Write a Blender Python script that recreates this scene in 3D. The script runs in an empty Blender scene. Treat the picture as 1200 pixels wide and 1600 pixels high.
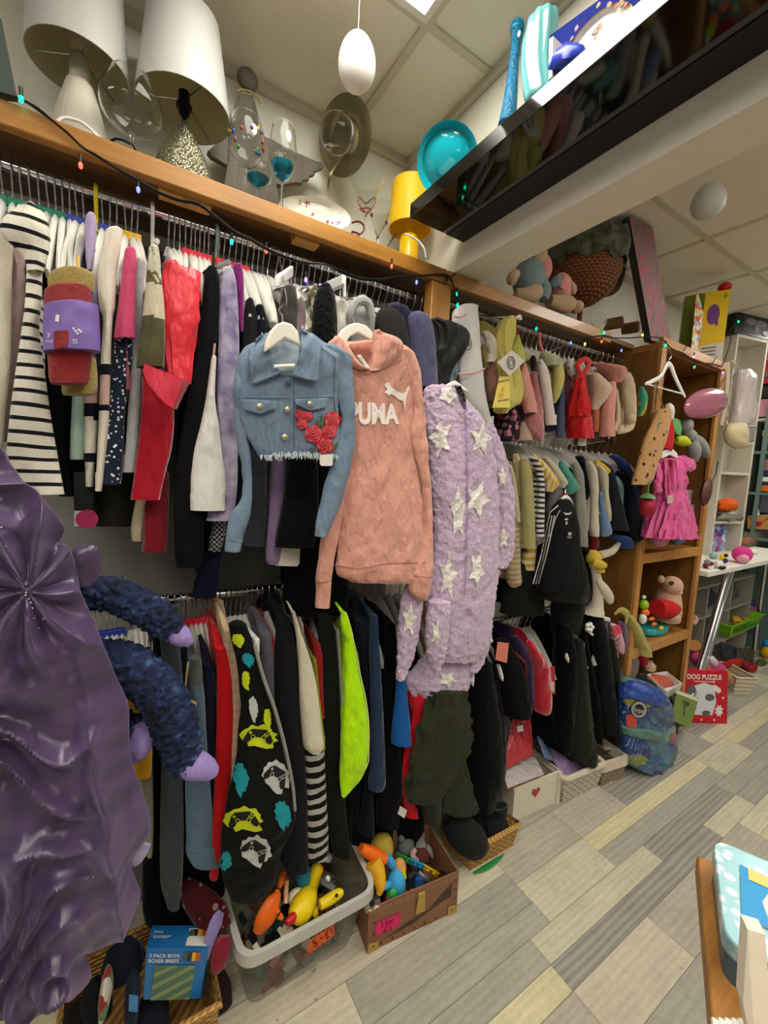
EXPOSURE, AMBIENT, LAMP = 0.62, 0.16, 11.0
import bpy, bmesh, math, random
from mathutils import Vector, Matrix, noise
from mathutils.bvhtree import BVHTree
rnd = random.Random(11)
SC = bpy.context.scene
COL = SC.collection
PI = math.pi
V = Vector
# camera model (frame 1200 x 1600)
FPX = 650.0
YAW, PIT, ROL = [math.radians(a) for a in (32.07, 5.76, 2.75)]
CAM = V((1.6, 0.0, 1.55))
_f = V((-math.cos(YAW) * math.cos(PIT), math.sin(YAW) * math.cos(PIT), -math.sin(PIT)))
_r = _f.cross(V((0, 0, 1))).normalized()
_u = _r.cross(_f)
_c, _s = math.cos(ROL), math.sin(ROL)
_R, _U = _c * _r + _s * _u, -_s * _r + _c * _u
def ray(px, py):
 return _f + _R * ((px - 600) / FPX) - _U * ((py - 800) / FPX)
def W(px, py, x=None, y=None, z=None):
 """point of the place seen at this spot of the photo, on a plane of the place"""
 d = ray(px, py)
 if x is not None: t = (x - CAM.x) / d.x
 elif y is not None: t = (y - CAM.y) / d.y
 else: t = (z - CAM.z) / d.z
 return CAM + d * t
def dep(P): return (P - CAM).dot(_f)
def mpp(P): return dep(P) / FPX
# materials
def lin(h):
 if not isinstance(h, str): return tuple(h) + (1,) if len(h) == 3 else h
 h = h.lstrip('#')
 o = []
 for i in (0, 2, 4):
  v = int(h[i:i + 2], 16) / 255
  o.append(v / 12.92 if v <= .04045 else ((v + .055) / 1.055) ** 2.4)
 return (o[0], o[1], o[2], 1)
class NT:
 def __init__(s, name):
  s.m = bpy.data.materials.new(name); s.m.use_nodes = True
  s.t = s.m.node_tree; s.b = s.t.nodes['Principled BSDF']
 def n(s, typ, ins=None, **props):
  q = s.t.nodes.new(typ)
  for k, v in props.items(): setattr(q, k, v)
  for k, v in (ins or {}).items():
   if hasattr(v, 'links') or isinstance(v, bpy.types.NodeSocket): s.t.links.new(v, q.inputs[k])
   else: q.inputs[k].default_value = v
  return q
 def math(s, op, a, b=0.0, c=None):
  d = {0: a, 1: b}
  if c is not None: d[2] = c
  return s.n('ShaderNodeMath', d, operation=op).outputs[0]
 def mix(s, fac, a, b):
  q = s.n('ShaderNodeMix', data_type='RGBA')
  for k, v in ((0, fac), (6, a), (7, b)):
   if isinstance(v, bpy.types.NodeSocket): s.t.links.new(v, q.inputs[k])
   else: q.inputs[k].default_value = v
  return q.outputs[2]
 def co(s):
  if not hasattr(s, '_co'): s._co = s.n('ShaderNodeTexCoord').outputs['Object']
  return s._co
 def xyz(s):
  if not hasattr(s, '_x'): s._x = s.n('ShaderNodeSeparateXYZ', {0: s.co()}).outputs
  return s._x
 def scaled(s, v):
  return s.n('ShaderNodeMapping', {0: s.co(), 3: v}).outputs[0]
 def noise(s, scale, detail=3, vec=None, rough=.5):
  return s.n('ShaderNodeTexNoise', {'Vector': vec or s.co(), 'Scale': scale, 'Detail': detail, 'Roughness': rough}).outputs
 def ramp(s, fac, stops, interp='LINEAR'):
  q = s.n('ShaderNodeValToRGB', {0: fac}); r = q.color_ramp; r.interpolation = interp
  while len(r.elements) < len(stops): r.elements.new(.5)
  for e, (p, c) in zip(r.elements, stops): e.position = p; e.color = lin(c)
  return q.outputs[0]
 def set(s, **k):
  for a, v in k.items():
   inp = s.b.inputs[a.replace('_', ' ')]
   if isinstance(v, bpy.types.NodeSocket): s.t.links.new(v, inp)
   else: inp.default_value = v
 def bump(s, h, st, dist=.01, prev=None):
  d = {'Height': h, 'Strength': st, 'Distance': dist}
  if prev: d['Normal'] = prev
  return s.n('ShaderNodeBump', d).outputs[0]
MATS = {}
def pattern(t, c, pat):
 """procedural colour: pat = (kind, ...)"""
 k = pat[0]; x, y, z = t.xyz()[:3]
 c = lin(c)
 if k == 'stripe':       # axis, period, duty, colour 2
  a = {'x': x, 'y': y, 'z': z}[pat[1]]
  w = t.noise(9, 1)[0]
  a = t.math('ADD', a, t.math('MULTIPLY', w, pat[2] * .5))
  f = t.math('GREATER_THAN', t.math('FRACT', t.math('DIVIDE', a, pat[2])), pat[3])
  return t.mix(f, c, lin(pat[4]))
 if k == 'dots':         # scale, radius, colour 2
  v = t.n('ShaderNodeTexVoronoi', {'Vector': t.co(), 'Scale': pat[1]})
  f = t.math('LESS_THAN', v.outputs['Distance'], pat[2])
  return t.mix(f, c, lin(pat[3]))
 if k == 'blotch':       # scale, threshold, softness, colour 2
  q = t.noise(pat[1], 4)[0]
  return t.ramp(q, [(max(0, pat[2] - pat[3]), pat_c(c)), (min(1, pat[2] + pat[3]), pat[4])])
 if k == 'check':
  q = t.n('ShaderNodeTexChecker', {'Vector': t.co(), 'Color1': c, 'Color2': lin(pat[2]), 'Scale': pat[1]})
  return q.outputs[0]
 if k == 'plaid':
  f1 = t.math('GREATER_THAN', t.math('FRACT', t.math('DIVIDE', z, pat[1])), .6)
  f2 = t.math('GREATER_THAN', t.math('FRACT', t.math('DIVIDE', y, pat[1])), .6)
  return t.mix(t.math('MULTIPLY', t.math('ADD', f1, f2), .5), c, lin(pat[2]))
 if k == 'multi':        # scale, list of colours
  q = t.n('ShaderNodeTexVoronoi', {'Vector': t.co(), 'Scale': pat[1]})
  g = t.n('ShaderNodeSeparateColor', {0: q.outputs['Color']}).outputs[0]
  n = len(pat[2])
  return t.ramp(g, [(i / n, h) for i, h in enumerate(pat[2])], 'CONSTANT')
def pat_c(c): return c
def mat(name, col, rough=.6, metal=0, bump=0, bs=60, bd=.004, spec=.4, sheen=0, trans=0, ior=1.45, emit=0, alpha=1, pat=None, coat=0, var=0, wr=0, ani=0):
 if name in MATS: return MATS[name]
 t = NT(name)
 c = pattern(t, col, pat) if pat else lin(col)
 if var:
  f = t.noise(35, 4)[0]
  hsv = t.n('ShaderNodeHueSaturation', {'Value': t.math('ADD', 1 - var, t.math('MULTIPLY', f, 2 * var))})
  if isinstance(c, bpy.types.NodeSocket): t.t.links.new(c, hsv.inputs['Color'])
  else: hsv.inputs['Color'].default_value = c
  c = hsv.outputs[0]
 t.set(Base_Color=c, Roughness=rough, Metallic=metal, IOR=ior, Alpha=alpha)
 t.b.inputs['Specular IOR Level'].default_value = spec
 if sheen:
  t.b.inputs['Sheen Weight'].default_value = sheen
  t.b.inputs['Sheen Roughness'].default_value = .4
  if not isinstance(c, bpy.types.NodeSocket): t.b.inputs['Sheen Tint'].default_value = tuple(min(1, a * 1.6 + .1) for a in c[:3]) + (1,)
 if trans: t.set(Transmission_Weight=trans)
 if coat: t.set(Coat_Weight=coat)
 if emit:
  t.set(Emission_Color=c, Emission_Strength=emit)
 nm = None
 if wr: nm = t.bump(t.noise(1, 3, t.scaled((24, 24, 11)), .55)[0], wr, .03)
 if bump: nm = t.bump(t.noise(bs, 2)[0], bump, bd, nm)
 if nm: t.set(Normal=nm)
 MATS[name] = t.m
 return t.m
def fab(name, col, pat=None, rough=.85, sheen=.25, bump=.3, bs=260, wr=.45, var=.1, spec=.15):
 if max(lin(col)[:3]) < .03: sheen, spec, wr = sheen * .25, .08, wr * .6
 return mat('fabric_' + name, col, rough=rough, sheen=sheen, bump=bump, bs=bs, bd=.002, wr=wr, var=var, pat=pat, spec=spec)
# meshes
def cr(p0, p1, p2, p3, t):
 return tuple(.5 * (2 * b + (c - a) * t + (2 * a - 5 * b + 4 * c - d) * t * t + (3 * b - a - 3 * c + d) * t ** 3) for a, b, c, d in zip(p0, p1, p2, p3))
def smooth_rows(rows, sub):
 if sub <= 1 or len(rows) < 2: return rows
 o = []
 for i in range(len(rows) - 1):
  a, b = rows[i], rows[i + 1]
  p = rows[i - 1] if i else tuple(2 * u - v for u, v in zip(a, b))
  q = rows[i + 2] if i + 2 < len(rows) else tuple(2 * v - u for u, v in zip(a, b))
  for k in range(sub): o.append(cr(p, a, b, q, k / sub))
 o.append(rows[-1])
 return o
class MB:
 def __init__(s): s.v, s.f, s.mi, s.cur = [], [], [], 0
 def add(s, vs, fs):
  n = len(s.v); s.v += [V(p) for p in vs]
  for f in fs: s.f.append([i + n for i in f]); s.mi.append(s.cur)
  return s
 def box(s, lo, hi, M=None):
  x0, y0, z0 = lo; x1, y1, z1 = hi
  vs = [V(p) for p in ((x0, y0, z0), (x1, y0, z0), (x1, y1, z0), (x0, y1, z0), (x0, y0, z1), (x1, y0, z1), (x1, y1, z1), (x0, y1, z1))]
  if M: vs = [M @ v for v in vs]
  return s.add(vs, [(3, 2, 1, 0), (4, 5, 6, 7), (0, 1, 5, 4), (1, 2, 6, 5), (2, 3, 7, 6), (3, 0, 4, 7)])
 def hexa(s, b, t):      # four bottom, four top corners
  return s.add(list(b) + list(t), [(3, 2, 1, 0), (4, 5, 6, 7), (0, 1, 5, 4), (1, 2, 6, 5), (2, 3, 7, 6), (3, 0, 4, 7)])
 def loft(s, rings, cap=(True, True), loop=False):
  n = len(rings[0]); o = len(s.v)
  for r in rings: s.v += [V(p) for p in r]
  m = len(rings)
  for i in range(m - 1 if not loop else m):
   for j in range(n):
    a = o + i * n + j; b = o + i * n + (j + 1) % n
    c = o + ((i + 1) % m) * n + (j + 1) % n; d = o + ((i + 1) % m) * n + j
    s.f.append([a, b, c, d]); s.mi.append(s.cur)
  if not loop:
   if cap[0]: s.f.append([o + j for j in range(n)][::-1]); s.mi.append(s.cur)
   if cap[1]: s.f.append([o + (m - 1) * n + j for j in range(n)]); s.mi.append(s.cur)
  return s
 def tube(s, pts, r, n=8, flat=None, sub=1, up=None, cap=True, fuzz=0):
  pts = [V(p) for p in pts]
  if not hasattr(r, '__len__'): r = [r] * len(pts)
  if sub > 1:
   q = smooth_rows([(p.x, p.y, p.z, w) for p, w in zip(pts, r)], sub)
   pts = [V(a[:3]) for a in q]; r = [max(a[3], 1e-4) for a in q]
  rings = []; prev = None
  for i, p in enumerate(pts):
   t = (pts[min(i + 1, len(pts) - 1)] - pts[max(i - 1, 0)])
   if t.length < 1e-9: t = V((0, 0, 1))
   t.normalize()
   if prev is None:
    u = V(up) if up else (V((1, 0, 0)) if abs(t.x) < .9 else V((0, 1, 0)))
   else: u = prev
   u = (u - t * u.dot(t)).normalized(); w = t.cross(u); prev = u
   ring = []
   for j in range(n):
    a = 2 * PI * j / n
    k = 1 + (fuzz * noise.noise(V((math.cos(a) * 3, math.sin(a) * 3, i * .7))) if fuzz else 0)
    ring.append(p + (u * math.cos(a) * (flat or 1) + w * math.sin(a)) * r[i] * k)
   rings.append(ring)
  return s.loft(rings, (cap, cap))
 def lathe(s, prof, c, n=24, M=None, sx=1, sy=1):
  c = V(c); M = M or Matrix.Identity(3)
  rings = [[c + M @ V((r * math.cos(2 * PI * j / n) * sx, r * math.sin(2 * PI * j / n) * sy, z)) for j in range(n)] for r, z in prof]
  return s.loft(rings, (True, True))
 def ball(s, c, r, n=16, m=10, M=None, fuzz=0, fs=4):
  if not hasattr(r, '__len__'): r = (r, r, r)
  c = V(c); M = M or Matrix.Identity(3); rings = []
  for i in range(m + 1):
   th = PI * (i / m) if 0 < i < m else (.02 if i == 0 else PI - .02)
   ring = []
   for j in range(n):
    d = V((math.sin(th) * math.cos(2 * PI * j / n), math.sin(th) * math.sin(2 * PI * j / n), -math.cos(th)))
    k = 1 + (fuzz * noise.noise(d * fs) if fuzz else 0)
    ring.append(c + M @ V((d.x * r[0] * k, d.y * r[1] * k, d.z * r[2] * k)))
   rings.append(ring)
  return s.loft(rings)
 def prism(s, poly, off):
  poly = [V(p) for p in poly]; off = V(off); n = len(poly)
  return s.add(poly + [p + off for p in poly], [list(range(n)), list(range(2 * n - 1, n - 1, -1))] + [[(i + 1) % n, i, n + i, n + (i + 1) % n] for i in range(n)])
 def quad(s, a, b, c, d): return s.add([a, b, c, d], [(0, 1, 2, 3)])
 def grid(s, fn, nu, nv, th=None):
  P = [[V(fn(i / nu, j / nv)) for j in range(nv + 1)] for i in range(nu + 1)]
  o = len(s.v)
  for row in P: s.v += row
  for i in range(nu):
   for j in range(nv):
    a = o + i * (nv + 1) + j
    s.f.append([a, a + nv + 1, a + nv + 2, a + 1]); s.mi.append(s.cur)
  return s
 def bvh(s): return BVHTree.FromPolygons(s.v, s.f)
 def build(s, name, m, parent=None, smooth=True, bevel=0, sub=0, solid=0, origin=None, auto=40):
  if parent is not None:
   o = V((0, 0, 0)); p = parent
   while p: o += p.location; p = p.parent
  elif origin is not None: o = V(origin)
  else:
   o = V((sum(v.x for v in s.v) / len(s.v), sum(v.y for v in s.v) / len(s.v), min(v.z for v in s.v)))
  me = bpy.data.meshes.new(name)
  me.from_pydata([v - o for v in s.v], [], s.f)
  for q in (m if isinstance(m, (list, tuple)) else [m]): me.materials.append(q)
  if any(s.mi): me.polygons.foreach_set('material_index', s.mi)
  bm = bmesh.new(); bm.from_mesh(me); bmesh.ops.recalc_face_normals(bm, faces=bm.faces); bm.to_mesh(me); bm.free()
  if smooth:
   me.polygons.foreach_set('use_smooth', [True] * len(me.polygons))
   if auto: me.set_sharp_from_angle(angle=math.radians(auto))
  me.update()
  ob = bpy.data.objects.new(name, me); COL.objects.link(ob)
  if parent is not None: ob.parent = parent
  else: ob.location = o
  if solid:
   q = ob.modifiers.new('thick', 'SOLIDIFY'); q.thickness = solid; q.offset = 0
  if bevel:
   q = ob.modifiers.new('bev', 'BEVEL'); q.width = bevel; q.segments = 2; q.limit_method = 'ANGLE'
  if sub:
   q = ob.modifiers.new('sub', 'SUBSURF'); q.levels = q.render_levels = sub
  return ob
def tag(o, label=None, cat=None, group=None, kind=None):
 if label: o['label'] = label
 if cat: o['category'] = cat
 if group: o['group'] = group
 if kind: o['kind'] = kind
 return o
def thing(name, label, cat, loc=(0, 0, 0), group=None):
 o = bpy.data.objects.new(name, None); COL.objects.link(o); o.location = V(loc); o.empty_display_size = .05
 return tag(o, label, cat, group)
def copy_tree(o, parent=None):
 c = o.copy(); COL.objects.link(c)
 if parent: c.parent = parent
 for ch in [q for q in bpy.data.objects if q.parent == o]: copy_tree(ch, c)
 return c
def struct(mb, name, m, **k): return tag(mb.build(name, m, **k), kind='structure')
# cloth tubes from silhouettes
WRK = .17
def rings_from_rows(rows, x0, k=.6, n=24, sub=6, fold=(.1, 2.2), seed=0, kmin=.012, kmax=.07):
 """rows: (py, left, right) or (py_l, left, py_r, right), optional trailing x as 5-tuple; silhouettes on the plane x = x0"""
 rr = []
 for r in rows:
  if len(r) == 3: rr.append((r[0], r[1], r[0], r[2], x0))
  elif len(r) == 4:
   rr.append((r[0], r[1], r[0], r[2], r[3]))
  else: rr.append(tuple(r))
 out = []
 for (yl, l, yr, rt, x) in smooth_rows(rr, sub):
  if rt - l < 1: rt = l + 1
  A, B = W(l, yl, x=x), W(rt, yr, x=x)
  c = (A + B) / 2; h = (B - A) / 2
  hw = h.length; ta = abs((c.y - CAM.y) / (c.x - CAM.x))
  hx = min(max(hw * k, kmin), kmax)
  if hx * ta > hw * .8: hx = hw * .8 / max(ta, 1e-3)
  hy = math.sqrt(max(hw * hw - (hx * ta) ** 2, 1e-8)) / hw
  ring = []
  for j in range(n):
   a = 2 * PI * j / n
   d = 1 + fold[0] * noise.noise(V((math.cos(a) * fold[1], math.sin(a) * fold[1] + seed * 3.7, c.z * 2.2 + seed)))
   wz = c.z + hw * 1.1 * math.sin(a) * (1 if seed % 2 > 1 else -1) + .05 * noise.noise(V((a, c.z * 6, seed)))
   d += WRK * (1 - 2.6 * abs(noise.noise(V((math.cos(a) * 1.2 + seed, seed * 1.3 + c.x * 9, wz * 15)))))
   ring.append(c + h * hy * math.sin(a) * (1 if fold[0] < .3 else d) + V((hx * math.cos(a) * d, 0, 0)))
  out.append(ring)
 return out
def cloth(rows, x0, hollow=True, mb=None, **k):
 mb = mb or MB()
 R = rings_from_rows(rows, x0, **k)
 if hollow:
  L = R[-1]; c = sum((V(p) for p in L), V()) / len(L)
  R = R + [[c + (p - c) * .86 + V((0, 0, .002)) for p in L], [c + (p - c) * .8 + V((0, 0, .04)) for p in L]]
 top = R[0]; c = sum((V(p) for p in top), V()) / len(top)
 R = [[c + (p - c) * .55 + V((0, 0, .006)) for p in top]] + R
 return mb.loft(R)
def decal(poly, bvh, off=.003, step=5, mb=None, poke=None):
 """flat print lying on a cloth: photo outline laid on the surface"""
 mb = mb or MB()
 bm = bmesh.new()
 f = bm.faces.new([bm.verts.new((p[0], p[1], 0)) for p in poly])
 f.normal_update(); bmesh.ops.triangulate(bm, faces=[f])
 for _ in range(4):
  L = [e for e in bm.edges if e.calc_length() > step]
  if not L: break
  bmesh.ops.subdivide_edges(bm, edges=L, cuts=1, use_grid_fill=False)
  bmesh.ops.triangulate(bm, faces=[q for q in bm.faces if len(q.verts) > 3])
 vs = []
 last = None
 for v in bm.verts:
  d = ray(v.co.x, v.co.y).normalized()
  h = bvh.ray_cast(CAM, d)
  if h[0] is None:
   t = last if last else 1.2
   P = CAM + d * t
   q = bvh.find_nearest(P)
   P = CAM + d * (q[0] - CAM).dot(d); vs.append(P - d * off)
  else:
   last = h[3]; vs.append(h[0] - d * off)
 bm.verts.index_update()
 mb.add(vs, [[v.index for v in q.verts] for q in bm.faces])
 bm.free()
 return mb
def text_poly(txt, bold=.0, shear=0):
 """outline triangles of a text, normalised to width 0..1, height 0..1"""
 cu = bpy.data.curves.new('t', 'FONT'); cu.body = txt; cu.size = 1; cu.offset = bold; cu.shear = shear; cu.resolution_u = 3
 o = bpy.data.objects.new('t', cu); COL.objects.link(o)
 dg = bpy.context.evaluated_depsgraph_get()
 me = bpy.data.meshes.new_from_object(o.evaluated_get(dg))
 vs = [tuple(v.co) for v in me.vertices]; fs = [tuple(p.vertices) for p in me.polygons]
 bpy.data.objects.remove(o); bpy.data.meshes.remove(me); bpy.data.curves.remove(cu)
 x0, x1 = min(v[0] for v in vs), max(v[0] for v in vs); y0, y1 = min(v[1] for v in vs), max(v[1] for v in vs)
 return [((v[0] - x0) / (x1 - x0), (v[1] - y0) / (y1 - y0)) for v in vs], fs
def text_on(txt, tl, tr, bl, br, bvh=None, plane=None, off=.003, mb=None, bold=0, shear=0):
 """lettering between four photo corners, on a cloth (bvh) or a flat surface (plane=(point, normal))"""
 mb = mb or MB()
 vs, fs = text_poly(txt, bold, shear)
 P = []
 for u, v in vs:
  a = V(tl).lerp(V(tr), u); b = V(bl).lerp(V(br), u); q = b.lerp(a, v)
  d = ray(q.x, q.y).normalized()
  if bvh:
   h = bvh.ray_cast(CAM, d)
   p = h[0] if h[0] else bvh.find_nearest(CAM + d * 1.3)[0]
  else:
   pt, nm = plane
   p = CAM + d * ((pt - CAM).dot(nm) / d.dot(nm))
  P.append(p - d * off)
 return mb.add(P, fs)
def flat_text(txt, o, ux, uz, w, h, off=None, mb=None, bold=0):
 """lettering on a flat face: o lower-left corner, ux / uz unit directions"""
 mb = mb or MB(); vs, fs = text_poly(txt, bold)
 o, ux, uz = V(o), V(ux), V(uz)
 return mb.add([o + ux * (u * w) + uz * (v * h) for u, v in vs], fs)
# camera, world, view
cam = bpy.data.cameras.new('camera'); cam.sensor_fit = 'VERTICAL'; cam.sensor_height = 36; cam.lens = 36 * FPX / 1600; cam.clip_start = .02
co = bpy.data.objects.new('camera', cam); COL.objects.link(co)
co.matrix_world = Matrix(((_R.x, _U.x, -_f.x, CAM.x), (_R.y, _U.y, -_f.y, CAM.y), (_R.z, _U.z, -_f.z, CAM.z), (0, 0, 0, 1)))
SC.camera = co
SC.view_settings.view_transform = 'Standard'; SC.view_settings.look = 'None'; SC.view_settings.gamma = 1; SC.view_settings.use_curve_mapping = False
SC.view_settings.exposure = EXPOSURE
w = bpy.data.worlds.new('world'); SC.world = w; w.use_nodes = True
w.node_tree.nodes['Background'].inputs[0].default_value = (1, .95, .88, 1)
w.node_tree.nodes['Background'].inputs[1].default_value = AMBIENT
# shell
def wood(name, c1, c2, ax='y', sc=1.0, rough=.35, coat=.15):
 if name in MATS: return MATS[name]
 t = NT(name)
 s = {'x': (2, 26, 26), 'y': (26, 2, 26), 'z': (26, 26, 2)}[ax]
 v = t.scaled(tuple(a * sc for a in s))
 n1 = t.noise(1, 5, v, .6)[0]
 n2 = t.noise(1, 3, t.scaled(tuple(a * sc * 4 for a in s)), .5)[0]
 n3 = t.noise(4, 2)[0]
 f = t.math('ADD', t.math('MULTIPLY', n1, .5), t.math('ADD', t.math('MULTIPLY', n2, .2), t.math('MULTIPLY', n3, .3)))
 t.set(Base_Color=t.ramp(f, [(.3, c2), (.62, c1)]), Roughness=rough, Coat_Weight=coat, Normal=t.bump(n1, .12, .003))
 MATS[name] = t.m
 return t.m
HONEY = wood('honey_wood', 'B27C32', '865820', 'y')
UND = wood('shaded_shelf_underside', '7A5428', '583A1A', 'y')  # dark wood, with the shade under the shelf painted in as well
HONEYX = wood('honey_wood_across', 'C89044', '9A6628', 'x')
HONEYZ = wood('honey_wood_upright', 'C48A40', '986228', 'z')
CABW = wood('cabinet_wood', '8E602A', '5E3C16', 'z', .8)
CABL = wood('cabinet_front_wood', 'C08848', '9A662E', 'z', .8)
CABY = wood('cabinet_shelf_wood', 'A87438', '7A4E20', 'y', .8)
CREAM = mat('cream_paint', 'E2E0D2', rough=.7, bump=.08, bs=90, var=.04)
CEIL = mat('ceiling_tile', 'E6E0D0', rough=.9, bump=.15, bs=300, bd=.001, var=.04)
TBAR = mat('ceiling_grid', 'C9C2AE', rough=.5)
WHITEP = mat('white_paint', 'E6E3DA', rough=.5)
CHROME = mat('chrome', 'C8C8CA', rough=.12, metal=1)
STEEL = mat('hook_wire', 'B8B8B8', rough=.25, metal=1)
BLACK = mat('black_plastic', '0C0C0D', rough=.4)
WHITEPL = mat('white_plastic', 'E2E0DA', rough=.35)
def plank_mat(nm, col, fig=.12):
 t = NT('plank_' + nm)
 isl = t.n('ShaderNodeNewGeometry').outputs['Random Per Island']
 off = t.n('ShaderNodeCombineXYZ', {0: t.math('MULTIPLY', isl, 91), 1: t.math('MULTIPLY', isl, 53)}).outputs[0]
 vv = lambda s: t.n('ShaderNodeVectorMath', {0: t.scaled(s), 1: off}, operation='ADD').outputs[0]
 g1 = t.noise(1, 6, vv((60, 7, 1)), .65)[0]; g2 = t.noise(1, 4, vv((9, 5, 1)), .6)[0]; g3 = t.noise(1, 5, vv((70, 45, 1)), .7)[0]
 wv = t.n('ShaderNodeTexWave', {'Vector': vv((9, 1.1, 1)), 'Scale': 1.6, 'Distortion': 6, 'Detail': 2, 'Detail Scale': .7}).outputs[0]
 m = t.math('ADD', t.math('ADD', t.math('MULTIPLY', g1, .55), t.math('MULTIPLY', g2, .5)), t.math('ADD', t.math('MULTIPLY', g3, .55), t.math('MULTIPLY', wv, fig)))
 val = t.math('ADD', .2, t.math('ADD', t.math('MULTIPLY', m, .8), t.math('MULTIPLY', isl, .09)))
 sp = t.n('ShaderNodeTexVoronoi', {'Vector': vv((14, 9, 1)), 'Scale': 1.0}).outputs['Distance']
 val = t.math('MULTIPLY', val, t.math('SUBTRACT', 1, t.math('MULTIPLY', t.math('LESS_THAN', sp, .045), .4)))
 t.set(Base_Color=t.n('ShaderNodeHueSaturation', {'Value': val, 'Color': lin(col)}).outputs[0], Roughness=t.math('ADD', .4, t.math('MULTIPLY', g1, .2)), Normal=t.bump(g1, .1, .002))
 return t.m
TONES = [plank_mat('grey', 'A29E90'), plank_mat('pale', 'C6BFA6'), plank_mat('straw', 'CCC29C'), plank_mat('dark', '8C877E', .5), plank_mat('warm', 'C2B8A2'), plank_mat('drab', 'B0A998'), mat('plank_seam', '4A463C', rough=.8)]
MAN = [(.63, .757, .55, 1.25, 0), (.63, .757, -.1, .55, 1), (.757, .835, .3, 1.25, 0), (.835, .918, .3, 1.14, 0), (.918, .996, .7, 1.14, 2), (.683, .835, 1.25, 1.67, 1), (.835, .918, 1.14, 1.87, 1), (.918, .996, 1.14, 2.235, 3), (.996, 1.147, 1.14, 1.575, 4), (.996, 1.147, .5, 1.14, 5),
 (.683, .757, 1.67, 2.735, 2), (.683, .835, 2.735, 3.14, 1), (.683, .757, 3.14, 3.95, 2), (.757, .835, 1.67, 2.735, 0), (.835, .918, 1.87, 2.6, 3), (.918, .996, 2.235, 2.61, 1), (.918, .996, 2.61, 3.3, 0), (.835, .918, 2.6, 3.4, 0), (.525, .683, 1.25, 1.67, 5), (.525, .683, 1.67, 2.035, 5), (.525, .683, 2.035, 2.74, 3), (.525, .683, 2.74, 3.0, 0), (.525, .63, .9, 1.25, 1), (.525, .63, .2, .9, 4), (.996, 1.147, 1.575, 2.4, 5)]
fl_mb = MB(); fl_mb.cur = 6; fl_mb.box((-.1, -2.6, -.1), (4.6, 6.2, -.0006))
rf = random.Random(21)
def plank(x0, x1, y0, y1, tn):
 g = .0007; fl_mb.cur = tn
 fl_mb.add([(x0 + g, y0 + g, 0), (x1 - g, y0 + g, 0), (x1 - g, y1 - g, 0), (x0 + g, y1 - g, 0)], [(0, 1, 2, 3)])
for q in MAN: plank(*q)
xs_ = [.604 - .079 * i for i in range(7, 0, -1)] + [.604, .683, .757, .835, .918, .996, 1.0715, 1.147] + [1.147 + .079 * i for i in range(1, 44)]
i = 0
while i < len(xs_) - 1:
 x0, x1 = xs_[i], xs_[i + 1]; step = 1
 if (x0 > 1.1 or x0 < .44) and i + 2 < len(xs_) and rf.random() < .5: x1 = xs_[i + 2]; step = 2
 occ = sorted((q[2], q[3]) for q in MAN if min(x1, q[1]) - max(x0, q[0]) > .3 * (x1 - x0))
 y = -2.6 - rf.random() * .6
 while y < 6.2:
  e = y + rf.choice((.42, .62, .85, 1.1)); nxt = [o for o in occ if o[1] > y + .001]
  if nxt and nxt[0][0] <= y + .001: y = nxt[0][1]; continue
  if nxt and e > nxt[0][0] - .1: e = nxt[0][0]
  plank(x0, x1, y, e, rf.choice((0, 0, 1, 2, 3, 4, 5, 5))); y = e
 i += step
tag(fl_mb.build('floor', TONES, smooth=False, origin=(0, 0, 0)), kind='structure')
struct(MB().box((-.1, -2.6, 2.8), (4.6, 6.2, 2.9)), 'ceiling', CEIL, origin=(0, 0, 2.8))
struct(MB().box((-.1, -2.6, 0), (.06, 6.2, 2.8)), 'wall_left', CREAM)
struct(MB().box((.06, 6.0, 0), (4.6, 6.2, 2.8)), 'wall_far', mat('far_wall_paint', 'CFC8B8', rough=.7))
g = MB()
for i in range(-1, 7):
 x = .53 + .6 * i
 if x > .07: g.box((x - .012, -2.6, 2.793), (x + .012, 6, 2.7995))
for j in range(-5, 9):
 y = .735 + .6 * j
 g.box((.06, y - .012, 2.7935), (4.6, y + .012, 2.7995))
struct(g, 'trim_1', TBAR, smooth=False, origin=(2, 2, 2.8))
struct(MB().box((.06, -2.6, 0), (.064, .99, 2.19)), 'wall_shade_panel', mat('wall_shade_grey', '8E8C86', rough=.7, var=.05))  # added panel: shade on the cream wall behind the rails, painted as grey
struct(MB().box((.06, -2.6, 2.775), (.085, 6, 2.7995)).box((.085, .98, 2.775), (4.6, .998, 2.7995)), 'trim_2', TBAR, smooth=False)
struct(MB().box((.06, 1.0, 2.258), (4.6, 1.128, 2.8)), 'beam', mat('beam_paint', 'E2DED0', rough=.6, var=.03), smooth=False)
EMI = mat('light_panel', 'FFFAEE', emit=LAMP)
for n_, (x, y) in enumerate(((.83, .435), (.83, -1.365), (2.03, -.765), (2.03, .435), (2.03, 1.635), (1.43, 2.835), (2.63, 4.035), (3.2, -.765), (3.2, 1.635), (.83, 4.6))):
 L = thing('ceiling_light', 'square white glowing panel light set in the tiled ceiling', 'ceiling light', (x, y, 2.78), 'panel lights in the ceiling')
 q = MB()
 for a, b in (((-.29, -.29), (.29, -.272)), ((-.29, .272), (.29, .29)), ((-.29, -.272), (-.272, .272)), ((.272, -.272), (.29, .272))):
  q.box((x + a[0], y + a[1], 2.782), (x + b[0], y + b[1], 2.798))
 q.build('light_frame', WHITEPL, L, smooth=False)
 MB().box((x - .272, y - .272, 2.786), (x + .272, y + .272, 2.796)).build('diffuser', EMI, L, smooth=False)
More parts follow.
